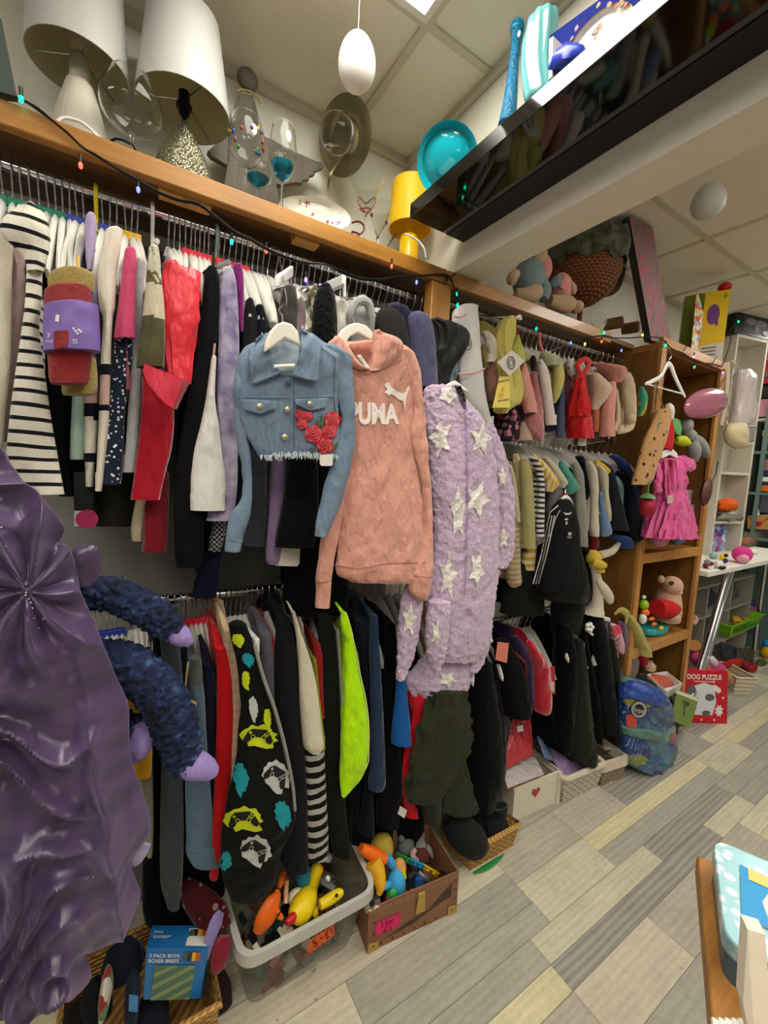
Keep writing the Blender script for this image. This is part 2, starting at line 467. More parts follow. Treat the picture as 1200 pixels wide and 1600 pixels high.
# wooden shelves over the rails
ZS = 2.255
sh = thing('wooden_shelf', 'long honey coloured wooden shelf carrying lamps and glasses above the clothes rail', 'shelf', (.2, .2, 2.2))
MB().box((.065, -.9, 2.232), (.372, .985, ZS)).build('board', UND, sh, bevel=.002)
MB().box((.373, -.9, 2.208), (.4, .965, ZS)).build('front_board', HONEY, sh, bevel=.003)
MB().box((.33, .08, 2.2), (.372, .2, 2.231)).build('batten', HONEYX, sh, bevel=.003)
MB().box((.33, .425, 2.2), (.372, .50, 2.231)).build('batten', HONEYX, sh, bevel=.003)
po = tag(MB().box((.352, .905, 0), (.398, .99, 2.206)).build('wooden_post', HONEYZ, bevel=.004), 'square honey coloured wooden post under the shelf end beside the ceiling beam', 'post')
s2 = thing('wooden_shelf', 'shorter honey coloured wooden shelf carrying soft toys and a wicker basket', 'shelf', (.2, 1.5, 2.2))
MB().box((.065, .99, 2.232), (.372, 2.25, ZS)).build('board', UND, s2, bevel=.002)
MB().box((.373, .97, 2.208), (.4, 1.99, ZS)).build('front_board', HONEY, s2, bevel=.003)
cb = thing('wooden_cabinet', 'tall open brown wooden shelf unit with orange front edges at the rail end', 'cabinet', (.28, 2.64, 0))
Y0, Y1, XC = 2.272, 3.012, .5
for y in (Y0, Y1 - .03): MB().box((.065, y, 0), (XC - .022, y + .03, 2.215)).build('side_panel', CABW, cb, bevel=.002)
MB().box((.065, Y0, 2.216), (XC - .022, Y1, 2.25)).build('top_board', CABY, cb, bevel=.002)
MB().box((XC - .021, Y0 - .004, 2.225), (XC, Y1 + .01, 2.272)).build('top_edging', CABL, cb, bevel=.002)
for y in (Y0, Y1 - .045): MB().box((XC - .021, y, 0), (XC, y + .045, 2.224)).build('front_post', CABL, cb, bevel=.003)
for z in (1.172, .648, .1):
 s_ = MB().box((.085, Y0 + .031, z - .03), (XC - .022, Y1 - .031, z)).build('shelf', CABY, cb, bevel=.002)
 MB().box((XC - .0205, Y0 + .046, z - .05), (XC - .001, Y1 - .046, z + .004)).build('edging', CABL, s_, bevel=.002)
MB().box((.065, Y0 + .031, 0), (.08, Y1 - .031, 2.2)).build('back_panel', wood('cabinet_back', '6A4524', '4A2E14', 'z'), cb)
# clothes rails
def rail(name, z, y0, y1, label, r=.0125, ends=True):
 o = thing(name, label, 'clothes rail', (.3, (y0 + y1) / 2, z))
 MB().tube([(.3, y0, z), (.3, y1, z)], r, 16).build('rail_tube', CHROME, o)
 q = MB()
 for y in (y0 + .15, (y0 + y1) / 2 + .17, y1 - .03):
  q = MB(); q.tube([(.061, y, z - .04), (.12, y, z - .03), (.286, y, z - .008)], .006, 8).lathe([(.02, 0), (.02, .006)], (.0605, y, z - .04), 12, Matrix.Rotation(PI / 2, 3, 'Y'))
  q.build('wall_bracket', CHROME, o)
 MB().lathe([(.0, 0), (.016, 0), (.017, .008), (.014, .016)], (.3, y1 - .005, z), 14, Matrix.Rotation(-PI / 2, 3, 'X')).build('end_cap', CHROME, o)
 return o
ZU, ZL, ZM, ZR = 2.18, 1.152, 1.775, .885
rail('clothes_rail', ZU, -.8, .9, 'long chrome clothes rail just under the shelf with lamps')
rail('clothes_rail', ZL, -.8, .9, 'lower chrome clothes rail running past the cream wall gap')
rail('clothes_rail', ZU + .015, 1.0, 2.262, 'crowded chrome clothes rail holding baby clothes under the toy shelf')
rail('clothes_rail', ZM, 1.0, 2.262, 'clothes rail holding little sweaters and striped t-shirts beside the cabinet')
rail('clothes_rail', ZR, 1.0, 2.262, 'lowest clothes rail holding dark trousers above the white crate')
# hangers
def hanger_proto(name, half, drop, thick, hm, am, cube=None):
 h = MB()
 pts, rr = [], []
 for i in range(-8, 9):
  u = i / 8
  pts.append((u * half, 0, -.098 - drop * abs(u) ** 1.25 - (.004 if abs(u) > .95 else 0))); rr.append(thick * (1.25 - .35 * abs(u)) if abs(u) < .97 else thick * .6)
 h.tube(pts, rr, 8, flat=.3, up=(0, 1, 0))
 h.tube([(0, 0, -.1), (0, 0, -.075)], [.012, .006], 8)
 o = h.build(name, am, origin=(0, 0, 0))
 k = MB(); p = [(0, 0, -.078), (0, 0, -.05), (.012, 0, -.03), (.0165, 0, -.008), (.0165, 0, .002), (.012, 0, .0125), (0, 0, .0172), (-.012, 0, .0125), (-.0172, 0, 0), (-.014, 0, -.012)]
 k.tube(p, .0017, 6, sub=2).build('hook', hm, o)
 if cube: MB().box((-.009, -.009, -.088), (.009, .009, -.066)).build('size_marker', cube, o, bevel=.002)
 return o
def cubem(n, c): return mat('size_marker_' + n, c, rough=.4)
HP = {}
HDEF = {'w': ('white', None, WHITEPL), 'r': ('white', cubem('red', 'E02038'), WHITEPL), 'g': ('white', cubem('green', '0F7A5A'), WHITEPL), 'b': ('white', cubem('blue', '2A3FA0'), WHITEPL),
  'y': ('white', cubem('yellow', 'E2B020'), WHITEPL), 'p': ('white', cubem('purple', '6A4AD0'), WHITEPL)}
def hang(kind, y, z, label, group, tilt=0, small=False, x=.3):
 key = (kind, small)
 if key not in HP:
  _, cu, am = HDEF[kind]
  HP[key] = hanger_proto('clothes_hanger', .135 if small else .175, .075 if small else .165, .015 if small else .021, STEEL, am, cu); o = HP[key]
  HP[key, 'used'] = True
 else: o = copy_tree(HP[key])
 o.location = (x, y, z - .0); o.rotation_euler = (0, 0, tilt)
 tag(o, label, 'clothes hanger', group)
 return o
CUB = {'w': 'plain', 'r': 'red size marker', 'g': 'green size marker', 'b': 'blue size marker', 'y': 'yellow size marker', 'p': 'purple size marker'}
def hang_row(spec, z, where, small=False, py=None):
 for px, kind in spec:
  pyy = py(px) if py else 254 + .322 * px
  y = W(px, pyy, x=.3).y
  lab = 'white clothes hanger with %s %s' % (CUB[kind], where) if kind != 'w' else 'plain white clothes hanger without size marker ' + where
  hang(kind, y, z, lab, lab[:60] if kind == 'w' else 'hangers with %s %s' % (CUB[kind], where), rnd.uniform(-.12, .12), small)
sp = [(p, 'g') for p in (-20, 2, 18, 32, 46, 60, 74, 86, 97)] + [(p, 'b') for p in (108, 119, 130, 160, 171, 182)] + [(p, 'y') for p in (196, 205, 214)] + [(p, 'w') for p in (263, 272, 281)] + \
     [(p, 'r') for p in (290, 298, 305, 312, 319, 326, 342, 350, 358, 368, 377, 386)] + [(p, 'w') for p in (395, 403, 411, 419, 432, 441, 451, 462, 472)] + [(482, 'p'), (491, 'p'), (500, 'y')] + \
     [(p, 'w') for p in (511, 522, 533, 544)] + [(555, 'y'), (563, 'y'), (572, 'y'), (582, 'g'), (592, 'g'), (602, 'y')] + [(p, 'w') for p in (612, 622, 633)] + [(645, 'y'), (656, 'w'), (667, 'w')]
hang_row(sp, ZU, 'on the rail under the lamps')
for px, c, nm in ((150, 'D8C81E', 'yellow'), (238, 'E4E2DE', 'white'), (338, '8A9A98', 'grey')):
 y = W(px, 254 + .322 * px, x=.3).y; m = mat('plastic_%s' % nm, c, rough=.35)
 o = thing('clothes_hanger', 'thick %s plastic hanger hook standing out on the upper rail' % nm, 'clothes hanger', (.3, y, ZU))
 MB().tube([(.3, y, ZU - .09), (.3, y, ZU - .045), (.314, y, ZU - .03), (.319, y, ZU), (.311, y, ZU + .014), (.3, y, ZU + .0195), (.289, y, ZU + .014), (.281, y, ZU)], .0045, 8, sub=2).build('hook', m, o)
 MB().tube([(.3 + u * .17, y, ZU - .09 - .05 * abs(u)) for u in (-1, -.6, -.25, 0, .25, .6, 1)], .006, 8, sub=2).build('arms', m, o)
# garments
def G(name, cat, label, m, rows, x0=.49, k=.7, top=None, bot=None, body=True, bw=.17, bm=None, fold=(.16, 2.0), seed=None, part='sleeve', group=None, zr=None, bt=None, xs=None, yb=None, hem=None, n=24, sub=6, kmax=.07, sh=True):
 """a garment hung side-on: the sleeve or front edge that faces the aisle and the flat hung body behind it"""
 seed = rnd.uniform(0, 99) if seed is None else seed
 if name.endswith('_top'): name = name[:-4] + '_pullover'
 S = cloth(rows, x0, k=k, fold=fold, seed=seed, n=n, sub=sub, kmax=kmax)
 if body and sh and x0 > .36:
  nn = n; bk = min(.15, x0 - .34)
  T0 = S.v[:nn]; cc = sum(T0, V()) / nn; rg = []
  for kk, dz, sc in ((1, .03, .7), (.62, .024, 1.15), (.28, .012, 1.5)): rg.append([cc + (p - cc) * sc + V((-bk * kk, 0, dz - .006)) for p in T0])
  S.loft(rg + [[p + V((0, 0, -.004)) for p in S.v[nn:2 * nn]]])
 zs = [v.z for v in S.v]; ys = [v.y for v in S.v]
 zt = top if top is not None else max(zs) - .01
 zb = bot if bot is not None else min(zs) + .03
 yc = yb if yb is not None else sum(ys) / len(ys)
 if not body:
  o = tag(S.build(name, m, origin=(x0, yc, min(zs))), label, cat, group)
  o['_s'] = 0; del o['_s']
  return o, S
 o = thing(name, label, cat, (.3, yc, zb), group)
 S.build(part, m, o)
 B = MB(); th = bt or .009; R = []; n2 = 24
 xc = .3; hs = [(0, .3), (.03, .55), (.07, .92), (.12, 1), (.4, 1), (.7, 1.02), (1, 1.04)]
 for u, wv in hs:
  z = zt - u * (zt - zb) if u > .12 else zt - u
  if z < zb: z = zb
  xf = x0 - .01; xb = .3 - bw
  cx = (xf + xb) / 2; hx = (xf - xb) / 2 * wv
  R.append([(cx + hx * math.cos(2 * PI * j / n2), yc + th * (1 + 1.0 * noise.noise(V((j * .9, z * 2, seed)))) * math.sin(2 * PI * j / n2) + .012 * noise.noise(V((math.cos(2 * PI * j / n2) * 2, z * 3, seed + 5))), z) for j in range(n2)])
 B.loft(R).build('body', bm or m, o)
 return o, S
def cl(nm): return 'FAB'
F_ = fab
# rail under the lamps
G('knitted_jumper', 'top', 'cream knitted top at the very end of the upper rail', F_('cream_knit', 'D8D0BC'), [(370, -25, 22), (450, -25, 18), (560, -25, 17), (640, -22, 9), (705, -20, 4)], .5, yb=-.27)
G('blouse', 'top', 'dusty pink blouse hanging behind the black and white striped dress', F_('dusty_pink', 'A99090'), [(395, 14, 42), (440, 16, 40), (530, 14, 36), (600, 6, 26), (690, -4, 12)], .47)
stripe = F_('black_white_stripe', 'DAD5C6', pat=('stripe', 'z', .0255, .7, '15151C'))
G('striped_dress', 'dress', 'cream and black striped hooded dress over the purple gown', stripe, [(418, 42, 66), (450, 40, 66), (480, 38, 64), (520, 33, 62), (580, 24, 70), (640, 16, 78), (700, 10, 88), (772, 5, 101)], .53, k=.4, part='skirt', bw=.12, fold=(.1, 2))
o_, _ = G('striped_hood', 'x', 'x', stripe, [(323, 34, 58), (333, 14, 68), (350, 0, 76), (368, 2, 79), (388, 24, 78), (405, 38, 74), (425, 42, 68)], .545, k=.5, body=False)
sd = [q for q in bpy.data.objects if q.name == 'striped_dress'][0]
o_.name = 'hood'; del o_['label']; del o_['category']; o_.parent = sd; o_.location = o_.location - sd.location
blk = F_('black_cotton', '101012', var=.3, sheen=.15)
G('black_top', 'top', 'plain black top behind the pack of red tights', blk, [(430, 66, 90), (600, 70, 100), (700, 76, 114), (775, 92, 118)], .44)
G('lilac_strap_top', 'top', 'pale lilac top folded over a hanger beside the yellow hook', F_('lilac_pale', 'A898BC'), [(338, 134, 150), (360, 132, 151), (400, 134, 148), (424, 136, 145)], .47, k=.5, bot=1.6)
G('mint_top', 'top', 'mint green sleeve showing below the pack of red tights', F_('mint', '8FA89A'), [(560, 116, 132), (620, 113, 132), (680, 110, 131), (718, 109, 131)], .47)
cb_ = F_('colour_block_cream', 'D8D0C0'); nv_ = F_('navy_jersey', '17182A'); pk_ = F_('pale_pink', 'C9A8A0')
def banded(S, bands):
 """bands: list of (photo y of the lower edge, material index)"""
 zz = [(W(150, py, x=.5).z, i) for py, i in bands]
 for fi, f in enumerate(S.f):
  z = sum(S.v[i].z for i in f) / len(f)
  S.mi[fi] = next((i for zb, i in zz if z > zb), zz[-1][1])
def GB(name, cat, label, rows, bands, mats_, x0=.49, **k):
 o, S = G(name, cat, label, mats_[0], rows, x0, body=False, sub=10, **k)
 banded(S, bands)
 for q in mats_[1:]: o.data.materials.append(q)
 o.data.polygons.foreach_set('material_index', S.mi)
 return o
GB('colour_block_sweatshirt', 'sweatshirt', 'cream, navy and pale pink colour block sweatshirt sleeve', [(360, 165, 192), (395, 158, 188), (430, 152, 182), (480, 155, 180), (500, 161, 176), (570, 157, 173), (660, 154, 170), (740, 150, 162), (767, 148, 159)], [(570, 0), (584, 1), (631, 2), (644, 1), (900, 0)], [cb_, nv_, pk_], .5)
GB('striped_jumper', 'sweatshirt', 'pink, navy and cream striped jumper hanging lower beside the mint sleeve', [(600, 130, 156), (640, 131, 156), (700, 131, 152), (730, 133, 148), (760, 134, 146)], [(630, 2), (653, 1), (707, 0), (722, 1), (900, 0)], [cb_, nv_, pk_], .47)
G('pink_top', 'top', 'bright pink top with wide cuffed sleeve and dark lining', F_('raspberry', 'C44A70'), [(391, 195, 212), (410, 192, 214), (440, 189, 213), (480, 184, 212), (515, 179, 212), (529, 178, 212)], .51, bot=1.7)
G('starry_leggings', 'leggings', 'navy leggings sprinkled with white stars, cuffed hem', F_('navy_stars', '20283A', pat=('dots', 105, .28, 'E8E8E8')), [(515, 181, 206), (560, 177, 207), (640, 170, 196), (700, 160, 193), (735, 154, 191), (757, 152, 189)], .49)
G('grey_top', 'top', 'pale grey long sleeved top between starry leggings and red velvet', F_('pale_grey', 'B4B4B8'), [(408, 212, 226), (500, 207, 223), (600, 202, 222), (690, 196, 216), (738, 190, 213)], .475)
ol_ = F_('olive', '4E4C32'); cr_ = F_('bone', 'BDB49C'); cm_ = F_('camouflage', '5A5638', pat=('blotch', 40, .5, .02, (.5, .47, .36, 1)))
GB('colour_block_tee', 't-shirt', 'camouflage, bone and olive colour block tee with wide sleeve', [(388, 232, 248), (410, 230, 251), (440, 228, 253), (480, 224, 257), (530, 218, 258), (560, 214, 257), (574, 213, 256)], [(432, 2), (486, 1), (900, 0)], [ol_, cr_, cm_], .53)
red = F_('red_satin', 'D82838', rough=.4, sheen=.1, spec=.5, bump=.05)
o_, _ = G('red_satin_dress', 'dress', 'bright red satin dress with gathered bodice and broad sash', red, [(412, 262, 278), (440, 257, 300), (470, 256, 306), (500, 255, 308), (530, 257, 306), (560, 260, 300), (585, 263, 299), (600, 264, 297)], .51, k=.45, fold=(.5, 4), part='bodice')
P = MB(); P.loft([[W(a + k * 3, b + k * 4, x=.56 + .012 * k2), W(c + k * 3, d + k * 4, x=.56 + .012 * k2)] + [W(c, d, x=.545), W(a, b, x=.545)] for a, b, c, d, k, k2 in ((226, 568, 223, 580, 0, 0), (240, 574, 229, 597, 0, 1), (256, 580, 243, 615, 0, 2), (272, 586, 258, 630, 0, 2.4), (286, 592, 270, 638, 0, 2), (297, 597, 276, 640, 0, 0))])
P.build('sash', F_('red_sash', 'D03A4C', rough=.45, bump=.1), o_)
P = MB()
for a in ((287, 418, 287, 470), (303, 422, 304, 470)): P.tube([W(a[0], a[1], x=.49), W(a[0] - 2, a[1] + 25, x=.51), W(a[2], a[3], x=.5)], .016, 8, flat=.3, sub=3, up=(1, 0, 0))
P.build('straps', red, o_)
vel = F_('red_velvet', 'A80E24', rough=.5, sheen=.9, bump=.3, bs=120, var=.35)
G('velvet_dress', 'dress', 'long red velvet dress with straight hem under the satin sash', vel, [(590, 222, 262), (640, 221, 272), (700, 215, 268), (740, 210, 258), (781, 204, 249)], .5, k=.45)
G('maroon_dress', 'dress', 'dark maroon hem hanging lowest below the red velvet dress', F_('maroon', '7A1420', sheen=.6), [(740, 240, 264), (790, 226, 264), (835, 223, 262), (861, 221, 260)], .45)
G('dark_red_top', 'top', 'dark red velvet top on a red marked hanger, beside the olive tee', F_('dark_red', '8A1820', sheen=.7), [(412, 254, 276), (440, 254, 272), (480, 255, 270)], .47, bot=1.75)
G('black_hoodie', 'hoodie', 'long black sleeved hoodie beside the lilac tie-dye sweatshirt', blk, [(420, 322, 338), (440, 318, 343), (480, 315, 343), (560, 306, 336), (660, 286, 326), (760, 272, 319), (850, 272, 318), (886, 275, 313)], .5, k=.5)
G('peach_top', 'top', 'thin peach strip of a top beside the white sleeve', F_('peach', 'C88C74'), [(540, 331, 337), (620, 321, 330), (680, 309, 319), (706, 305, 314)], .5)
G('white_sweatshirt', 'sweatshirt', 'white sweatshirt sleeve with ribbed cuff in front of black hoodie', F_('white_cotton', 'DCD8D2'), [(560, 330, 338), (620, 322, 336), (665, 313, 342), (700, 304, 346), (740, 298, 352), (770, 297, 353), (774, 296, 352), (797, 297, 352)], .515, k=.5)
td = fab('lilac_tie_dye', '75688E', pat=('blotch', 22, .52, .18, (.52, .47, .6, 1)))
G('tie_dye_sweatshirt', 'sweatshirt', 'lilac tie-dye sweatshirt with long sleeve beside the denim jacket', td, [(422, 350, 364), (440, 346, 369), (480, 343, 372), (540, 341, 374), (620, 339, 374), (700, 341, 372), (760, 341, 371), (800, 328, 366), (813, 321, 361)], .5, k=.5, bt=.022)
G('magenta_top', 'top', 'magenta top shoulder just behind the lilac tie-dye sweatshirt', F_('magenta', '7A2468'), [(416, 364, 378), (440, 366, 381), (480, 370, 381), (520, 372, 380)], .47)
G('houndstooth_trousers', 'trousers', 'black and white houndstooth hem below the lilac tie-dye sweatshirt', F_('houndstooth', '15151A', pat=('check', 160, '8A8A88')), [(800, 330, 352), (830, 330, 353), (861, 325, 345)], .46, top=1.9)
G('navy_leggings', 'leggings', 'dark navy leggings slanting down towards the lower rail', F_('navy_dark', '14182A'), [(800, 318, 350), (850, 318, 352), (880, 312, 346), (905, 305, 343), (932, 298, 338)], .42, top=1.9)
G('black_trousers', 'trousers', 'wide black trousers hanging longest, between houndstooth and maroon hems', blk, [(700, 276, 330), (800, 272, 325), (880, 275, 312)], .42, top=1.9)
G('olive_trousers', 'trousers', 'dark olive trousers hem against the cream wall', F_('dark_olive', '23221A'), [(700, 150, 240), (760, 148, 236), (790, 148, 225), (822, 150, 212)], .40, k=.3, top=1.9)
G('cream_top', 'top', 'cream hem peeking out beside the maroon dress', F_('cream_cotton', 'B8AC92'), [(770, 214, 233), (820, 205, 226), (845, 206, 222)], .43, top=1.9)
G('black_leggings', 'leggings', 'black leggings behind the mint and striped sleeves', blk, [(600, 112, 150), (700, 112, 150), (800, 116, 148)], .43, top=1.9)
bx = thing('boxed_underwear', 'black carton with white foot and pink round sticker hung low on the upper rail', 'box', W(130, 824, x=.46))
MB().hexa([W(a, 824, x=x) for a, x in ((116, .46), (146, .46), (146, .44), (116, .44))], [W(a, 738, x=x) for a, x in ((115, .46), (146, .46), (146, .44), (115, .44))]).build('carton', mat('black_card', '141414', rough=.5), bx, smooth=False)
MB().hexa([W(a, 823, x=x) for a, x in ((116, .463), (146, .463), (146, .461), (116, .461))], [W(a, 798, x=x) for a, x in ((116, .463), (146, .463), (146, .461), (116, .461))]).build('white_panel', mat('card_white', 'C8C2B8', rough=.5), bx, smooth=False)
c0 = W(136, 811, x=.464)
MB().prism([c0 + V((0, math.cos(a) * .021, math.sin(a) * .021)) for a in [2 * PI * i / 20 for i in range(20)]], (.001, 0, 0)).build('sticker', mat('pink_sticker', 'A8285A', rough=.5), bx, smooth=False)
tp = thing('tights_pack', 'pack of glittery red and gold tights in a purple card sleeve', 'tights', W(110, 612, x=.56))
glr = mat('red_glitter', '8A0A10', rough=.45, bump=1, bs=420, bd=.004, sheen=.2, pat=('dots', 420, .14, 'D83028')); glg = mat('gold_glitter', '9A8436', rough=.45, bump=1, bs=420, bd=.004, sheen=.4, pat=('dots', 420, .22, 'D8C888'))
def pad(rows, x0, m, nm, k=.3): cloth(rows, x0, hollow=False, k=k, fold=(.12, 2), kmin=.02, kmax=.035, n=22).build(nm, m, tp)
pad([(424, 82, 140), (430, 76, 147), (440, 74, 149), (452, 76, 148), (458, 80, 146)], .565, glg, 'gold_roll')
pad([(560, 100, 150), (590, 98, 153), (608, 96, 152), (617, 98, 148)], .55, glg, 'gold_end')
pad([(449, 74, 140), (456, 69, 143), (480, 68, 144), (520, 68, 144), (560, 74, 143), (590, 76, 140), (600, 80, 137)], .585, glr, 'red_roll')
S = cloth([(478, 69, 154), (500, 67, 155.5), (530, 67, 157), (550, 67, 157.5)], .59, hollow=False, k=.25, fold=(.03, 2), kmin=.03, kmax=.045, n=26); sl = S.build('card_sleeve', mat('purple_card', '7A62A8', rough=.45, var=.05), tp)
bv = S.bvh()
decal([(84, 517), (106, 516), (108, 530), (105, 540), (100, 546), (84, 547)], bv, .002).build('window', glr, tp)
T_ = mat('white_print', 'D8D4DC', rough=.5)
L = text_on('TS', (113, 530), (121, 530), (113, 537), (121, 537), bvh=bv, off=.002, bold=.02)
text_on('3', (73, 520), (78, 520), (73, 527), (78, 527), bvh=bv, off=.002, mb=L); text_on('PAIR', (72, 531), (83, 531), (72, 535), (83, 535), bvh=bv, off=.002, mb=L)
for a, b in ((115, 513), (118, 517), (121, 521), (126, 518), (123, 515)): decal([(a - 1.6, b - 1.6), (a + 1.6, b - 1.6), (a + 1.6, b + 1.6), (a - 1.6, b + 1.6)], bv, .002, mb=L)
decal([(87, 491), (93, 492), (92, 503), (86, 502)], bv, .002, mb=L)
L.build('printing', T_, tp, smooth=False)
MB().tube([W(122, 400, x=.5), W(123, 424, x=.56)], .003, 6).build('loop', mat('plastic_yellow2', 'C8A030'), tp)
for a in (('grey_jacket', 'jacket', 'dark grey jacket with zip between hangers above the denim jacket', '3A3632', [(450, 440, 462), (480, 436, 466), (540, 432, 464), (600, 432, 460)]),
          ('camouflage_hoodie', 'hoodie', 'small camouflage hood peeking between white and purple hangers', None, [(448, 486, 496), (462, 480, 500), (480, 484, 498), (520, 478, 496)]),
          ('mauve_jacket', 'jacket', 'mauve jacket edge between grey jacket and camouflage hood', '7A6468', [(468, 466, 474), (490, 463, 478), (540, 462, 476)]),
          ('black_jacket', 'jacket', 'narrow black jacket with zip behind the lilac tie-dye sweatshirt', '1C1C1C', [(470, 384, 396), (500, 380, 402), (560, 378, 400), (700, 380, 402)]),
          ('navy_jacket', 'jacket', 'dark navy jacket just above the denim jacket collar', '14161E', [(480, 398, 412), (520, 398, 420), (600, 396, 420), (700, 396, 424)])):
 G(a[0], a[1], a[2], cm_ if a[3] is None else F_('t_' + a[0], a[3]), a[4], .47)
fur = mat('black_fur', '0B0B0B', rough=.9, sheen=.15, spec=.1, bump=.6, bs=110, bd=.012, var=.5)
G('fluffy_jacket', 'jacket', 'black curly fleece jacket shoulder above the pink hoodie', fur, [(446, 500, 516), (462, 492, 523), (490, 488, 526), (530, 486, 527), (600, 486, 524)], .5, k=.6, fold=(.25, 6))
G('red_trim_top', 'top', 'white top with red collar between black fleece and grey hood', F_('white_red', 'C8C4B8'), [(472, 524, 542), (490, 524, 546), (530, 522, 544)], .47)
q, _ = G('grey_hoodie', 'hoodie', 'light grey hoodie with raised hood above the pink hoodie', F_('light_grey', '9A9C98'), [(465, 556, 574), (474, 548, 582), (495, 546, 586), (530, 547, 584), (600, 550, 584)], .5, k=.6)
MB().tube([W(549, 520, x=.53), W(547, 492, x=.545), W(558, 472, x=.55), W(574, 474, x=.55), W(581, 498, x=.545)], .012, 8, sub=4).build('hood_edge', F_('light_grey', '9A9C98'), q)
G('black_coat', 'coat', 'black coat shoulder beside the light grey hood', F_('charcoal', '282726'), [(478, 598, 606), (490, 588, 625), (510, 585, 634), (560, 590, 640), (640, 596, 640)], .49, k=.6)
G('navy_padded_coat', 'coat', 'navy padded coat collar between black coat and indigo denim jacket', F_('navy_pad', '1E2038'), [(476, 608, 626), (484, 606, 638), (510, 618, 644), (560, 632, 648)], .475)
G('indigo_denim_jacket', 'jacket', 'faded indigo denim jacket with grey sleeve side near the wooden post', F_('indigo_denim', '4A4A66', bump=.6, bs=700, var=.25), [(490, 640, 662), (500, 636, 672), (540, 640, 680), (605, 645, 684)], .5, k=.6)
G('black_puffer', 'coat', 'black puffer jacket shoulder next to the wooden post', F_('black_nylon', '262624', rough=.45, spec=.5), [(500, 672, 690), (512, 670, 722), (535, 672, 727), (555, 672, 720), (580, 674, 704), (610, 676, 700)], .5, k=.6, fold=(.3, 4))
G('pale_denim_shirt', 'shirt', 'pale blue denim sleeve below the black puffer jacket', F_('pale_denim', '6A7C88', bump=.5, bs=600), [(553, 703, 714), (575, 700, 716), (600, 692, 710), (612, 690, 706)], .5, body=False)
G('dark_jeans', 'jeans', 'dark grey-blue jeans hanging below the denim jacket', F_('dark_denim', '2C3038', bump=.5, bs=600), [(640, 386, 412), (720, 388, 416), (800, 384, 416), (852, 380, 415)], .47)
G('lilac_cardigan', 'cardigan', 'lilac cardigan sleeve below the denim jacket', F_('lilac_dull', '7E6C8C'), [(690, 428, 450), (760, 424, 446), (840, 417, 442), (872, 415, 438), (881, 418, 436)], .5)
o_, S = G('curly_coat', 'coat', 'long black curly fur coat with white tag below the denim jacket', fur, [(660, 452, 492), (720, 450, 496), (780, 442, 498), (830, 432, 496), (854, 429, 490)], .53, k=.5, fold=(.2, 6))
MB().prism([W(a, b, x=.51) for a, b in ((430, 855), (469, 856), (468, 880), (464, 885), (430, 884))], (-.004, 0, 0)).build('white_tag', mat('tag_white', 'C8C2B8', rough=.6), o_, smooth=False)
G('black_dress', 'dress', 'long black dress reaching the lower rail behind the pink hoodie sleeve', F_('deep_black', '070708', var=.3), [(700, 470, 520), (800, 460, 530), (880, 448, 540), (930, 440, 545), (958, 446, 540)], .44, k=.4)
for a in (('black_jacket', 'black jacket body filling the gap behind the pink hoodie', [(640, 560, 640), (800, 552, 650), (900, 560, 640)], .45), ('navy_coat', 'navy coat body behind the lilac fleece collar', [(620, 650, 690), (760, 655, 692), (880, 650, 690)], .45)):
 G(a[0], 'jacket', a[1], F_('deep_black', '070708') if 'black' in a[0] else F_('navy_pad', '1E2038'), a[2], a[3], k=.3, top=1.95)
# the three front-facing garments, gown, furry toy
def fuzz(mb, amp, sc, seed=0):
 n = [V((0, 0, 0)) for _ in mb.v]
 for f in mb.f:
  if len(f) > 8: continue
  a, b, c = mb.v[f[0]], mb.v[f[1]], mb.v[f[2]]
  q = (b - a).cross(c - a)
  for i in f: n[i] += q
 for i, v in enumerate(mb.v):
  if n[i].length > 0:
   k = noise.noise(v * sc + V((seed, 0, 0))) + .5 * noise.noise(v * sc * 2.1)
   mb.v[i] = v + n[i].normalized() * (-amp * k)
 return mb
def line(pts, w, bvh, mb=None, off=.003):
 mb = mb or MB()
 for (a, b), (c, d) in zip(pts, pts[1:]):
  t = V((c - a, d - b)).normalized(); q = V((-t.y, t.x)) * (w / 2); e = t * .4
  decal([(a - e.x + q.x, b - e.y + q.y), (c + e.x + q.x, d + e.y + q.y), (c + e.x - q.x, d + e.y - q.y), (a - e.x - q.x, b - e.y - q.y)], bvh, off, 6, mb)
 return mb
def on_s(px, py, bvh, off=0):
 d = ray(px, py).normalized(); h = bvh.ray_cast(CAM, d)
 p = h[0] if h[0] else bvh.find_nearest(CAM + d * 1.3)[0]
 return p - d * off
def arch_hanger(poly, x, hook, label, bar=None):
 o = thing('clothes_hanger', label, 'clothes hanger', W(*poly[0], x=x))
 MB().prism([W(a, b, x=x + .008) for a, b in poly], (-.016, 0, 0)).build('arms', mat('hanger_white', 'E8E4D8', rough=.35), o, bevel=.004)
 MB().tube([W(a, b, x=xx) for a, b, xx in hook], .002, 6, sub=3).build('hook', STEEL, o)
 if bar: MB().tube([W(bar[0], bar[1], x=x), W(bar[2], bar[3], x=x)], .004, 8).build('trouser_bar', mat('hanger_white', 'E8E4D8', rough=.35), o)
 return o
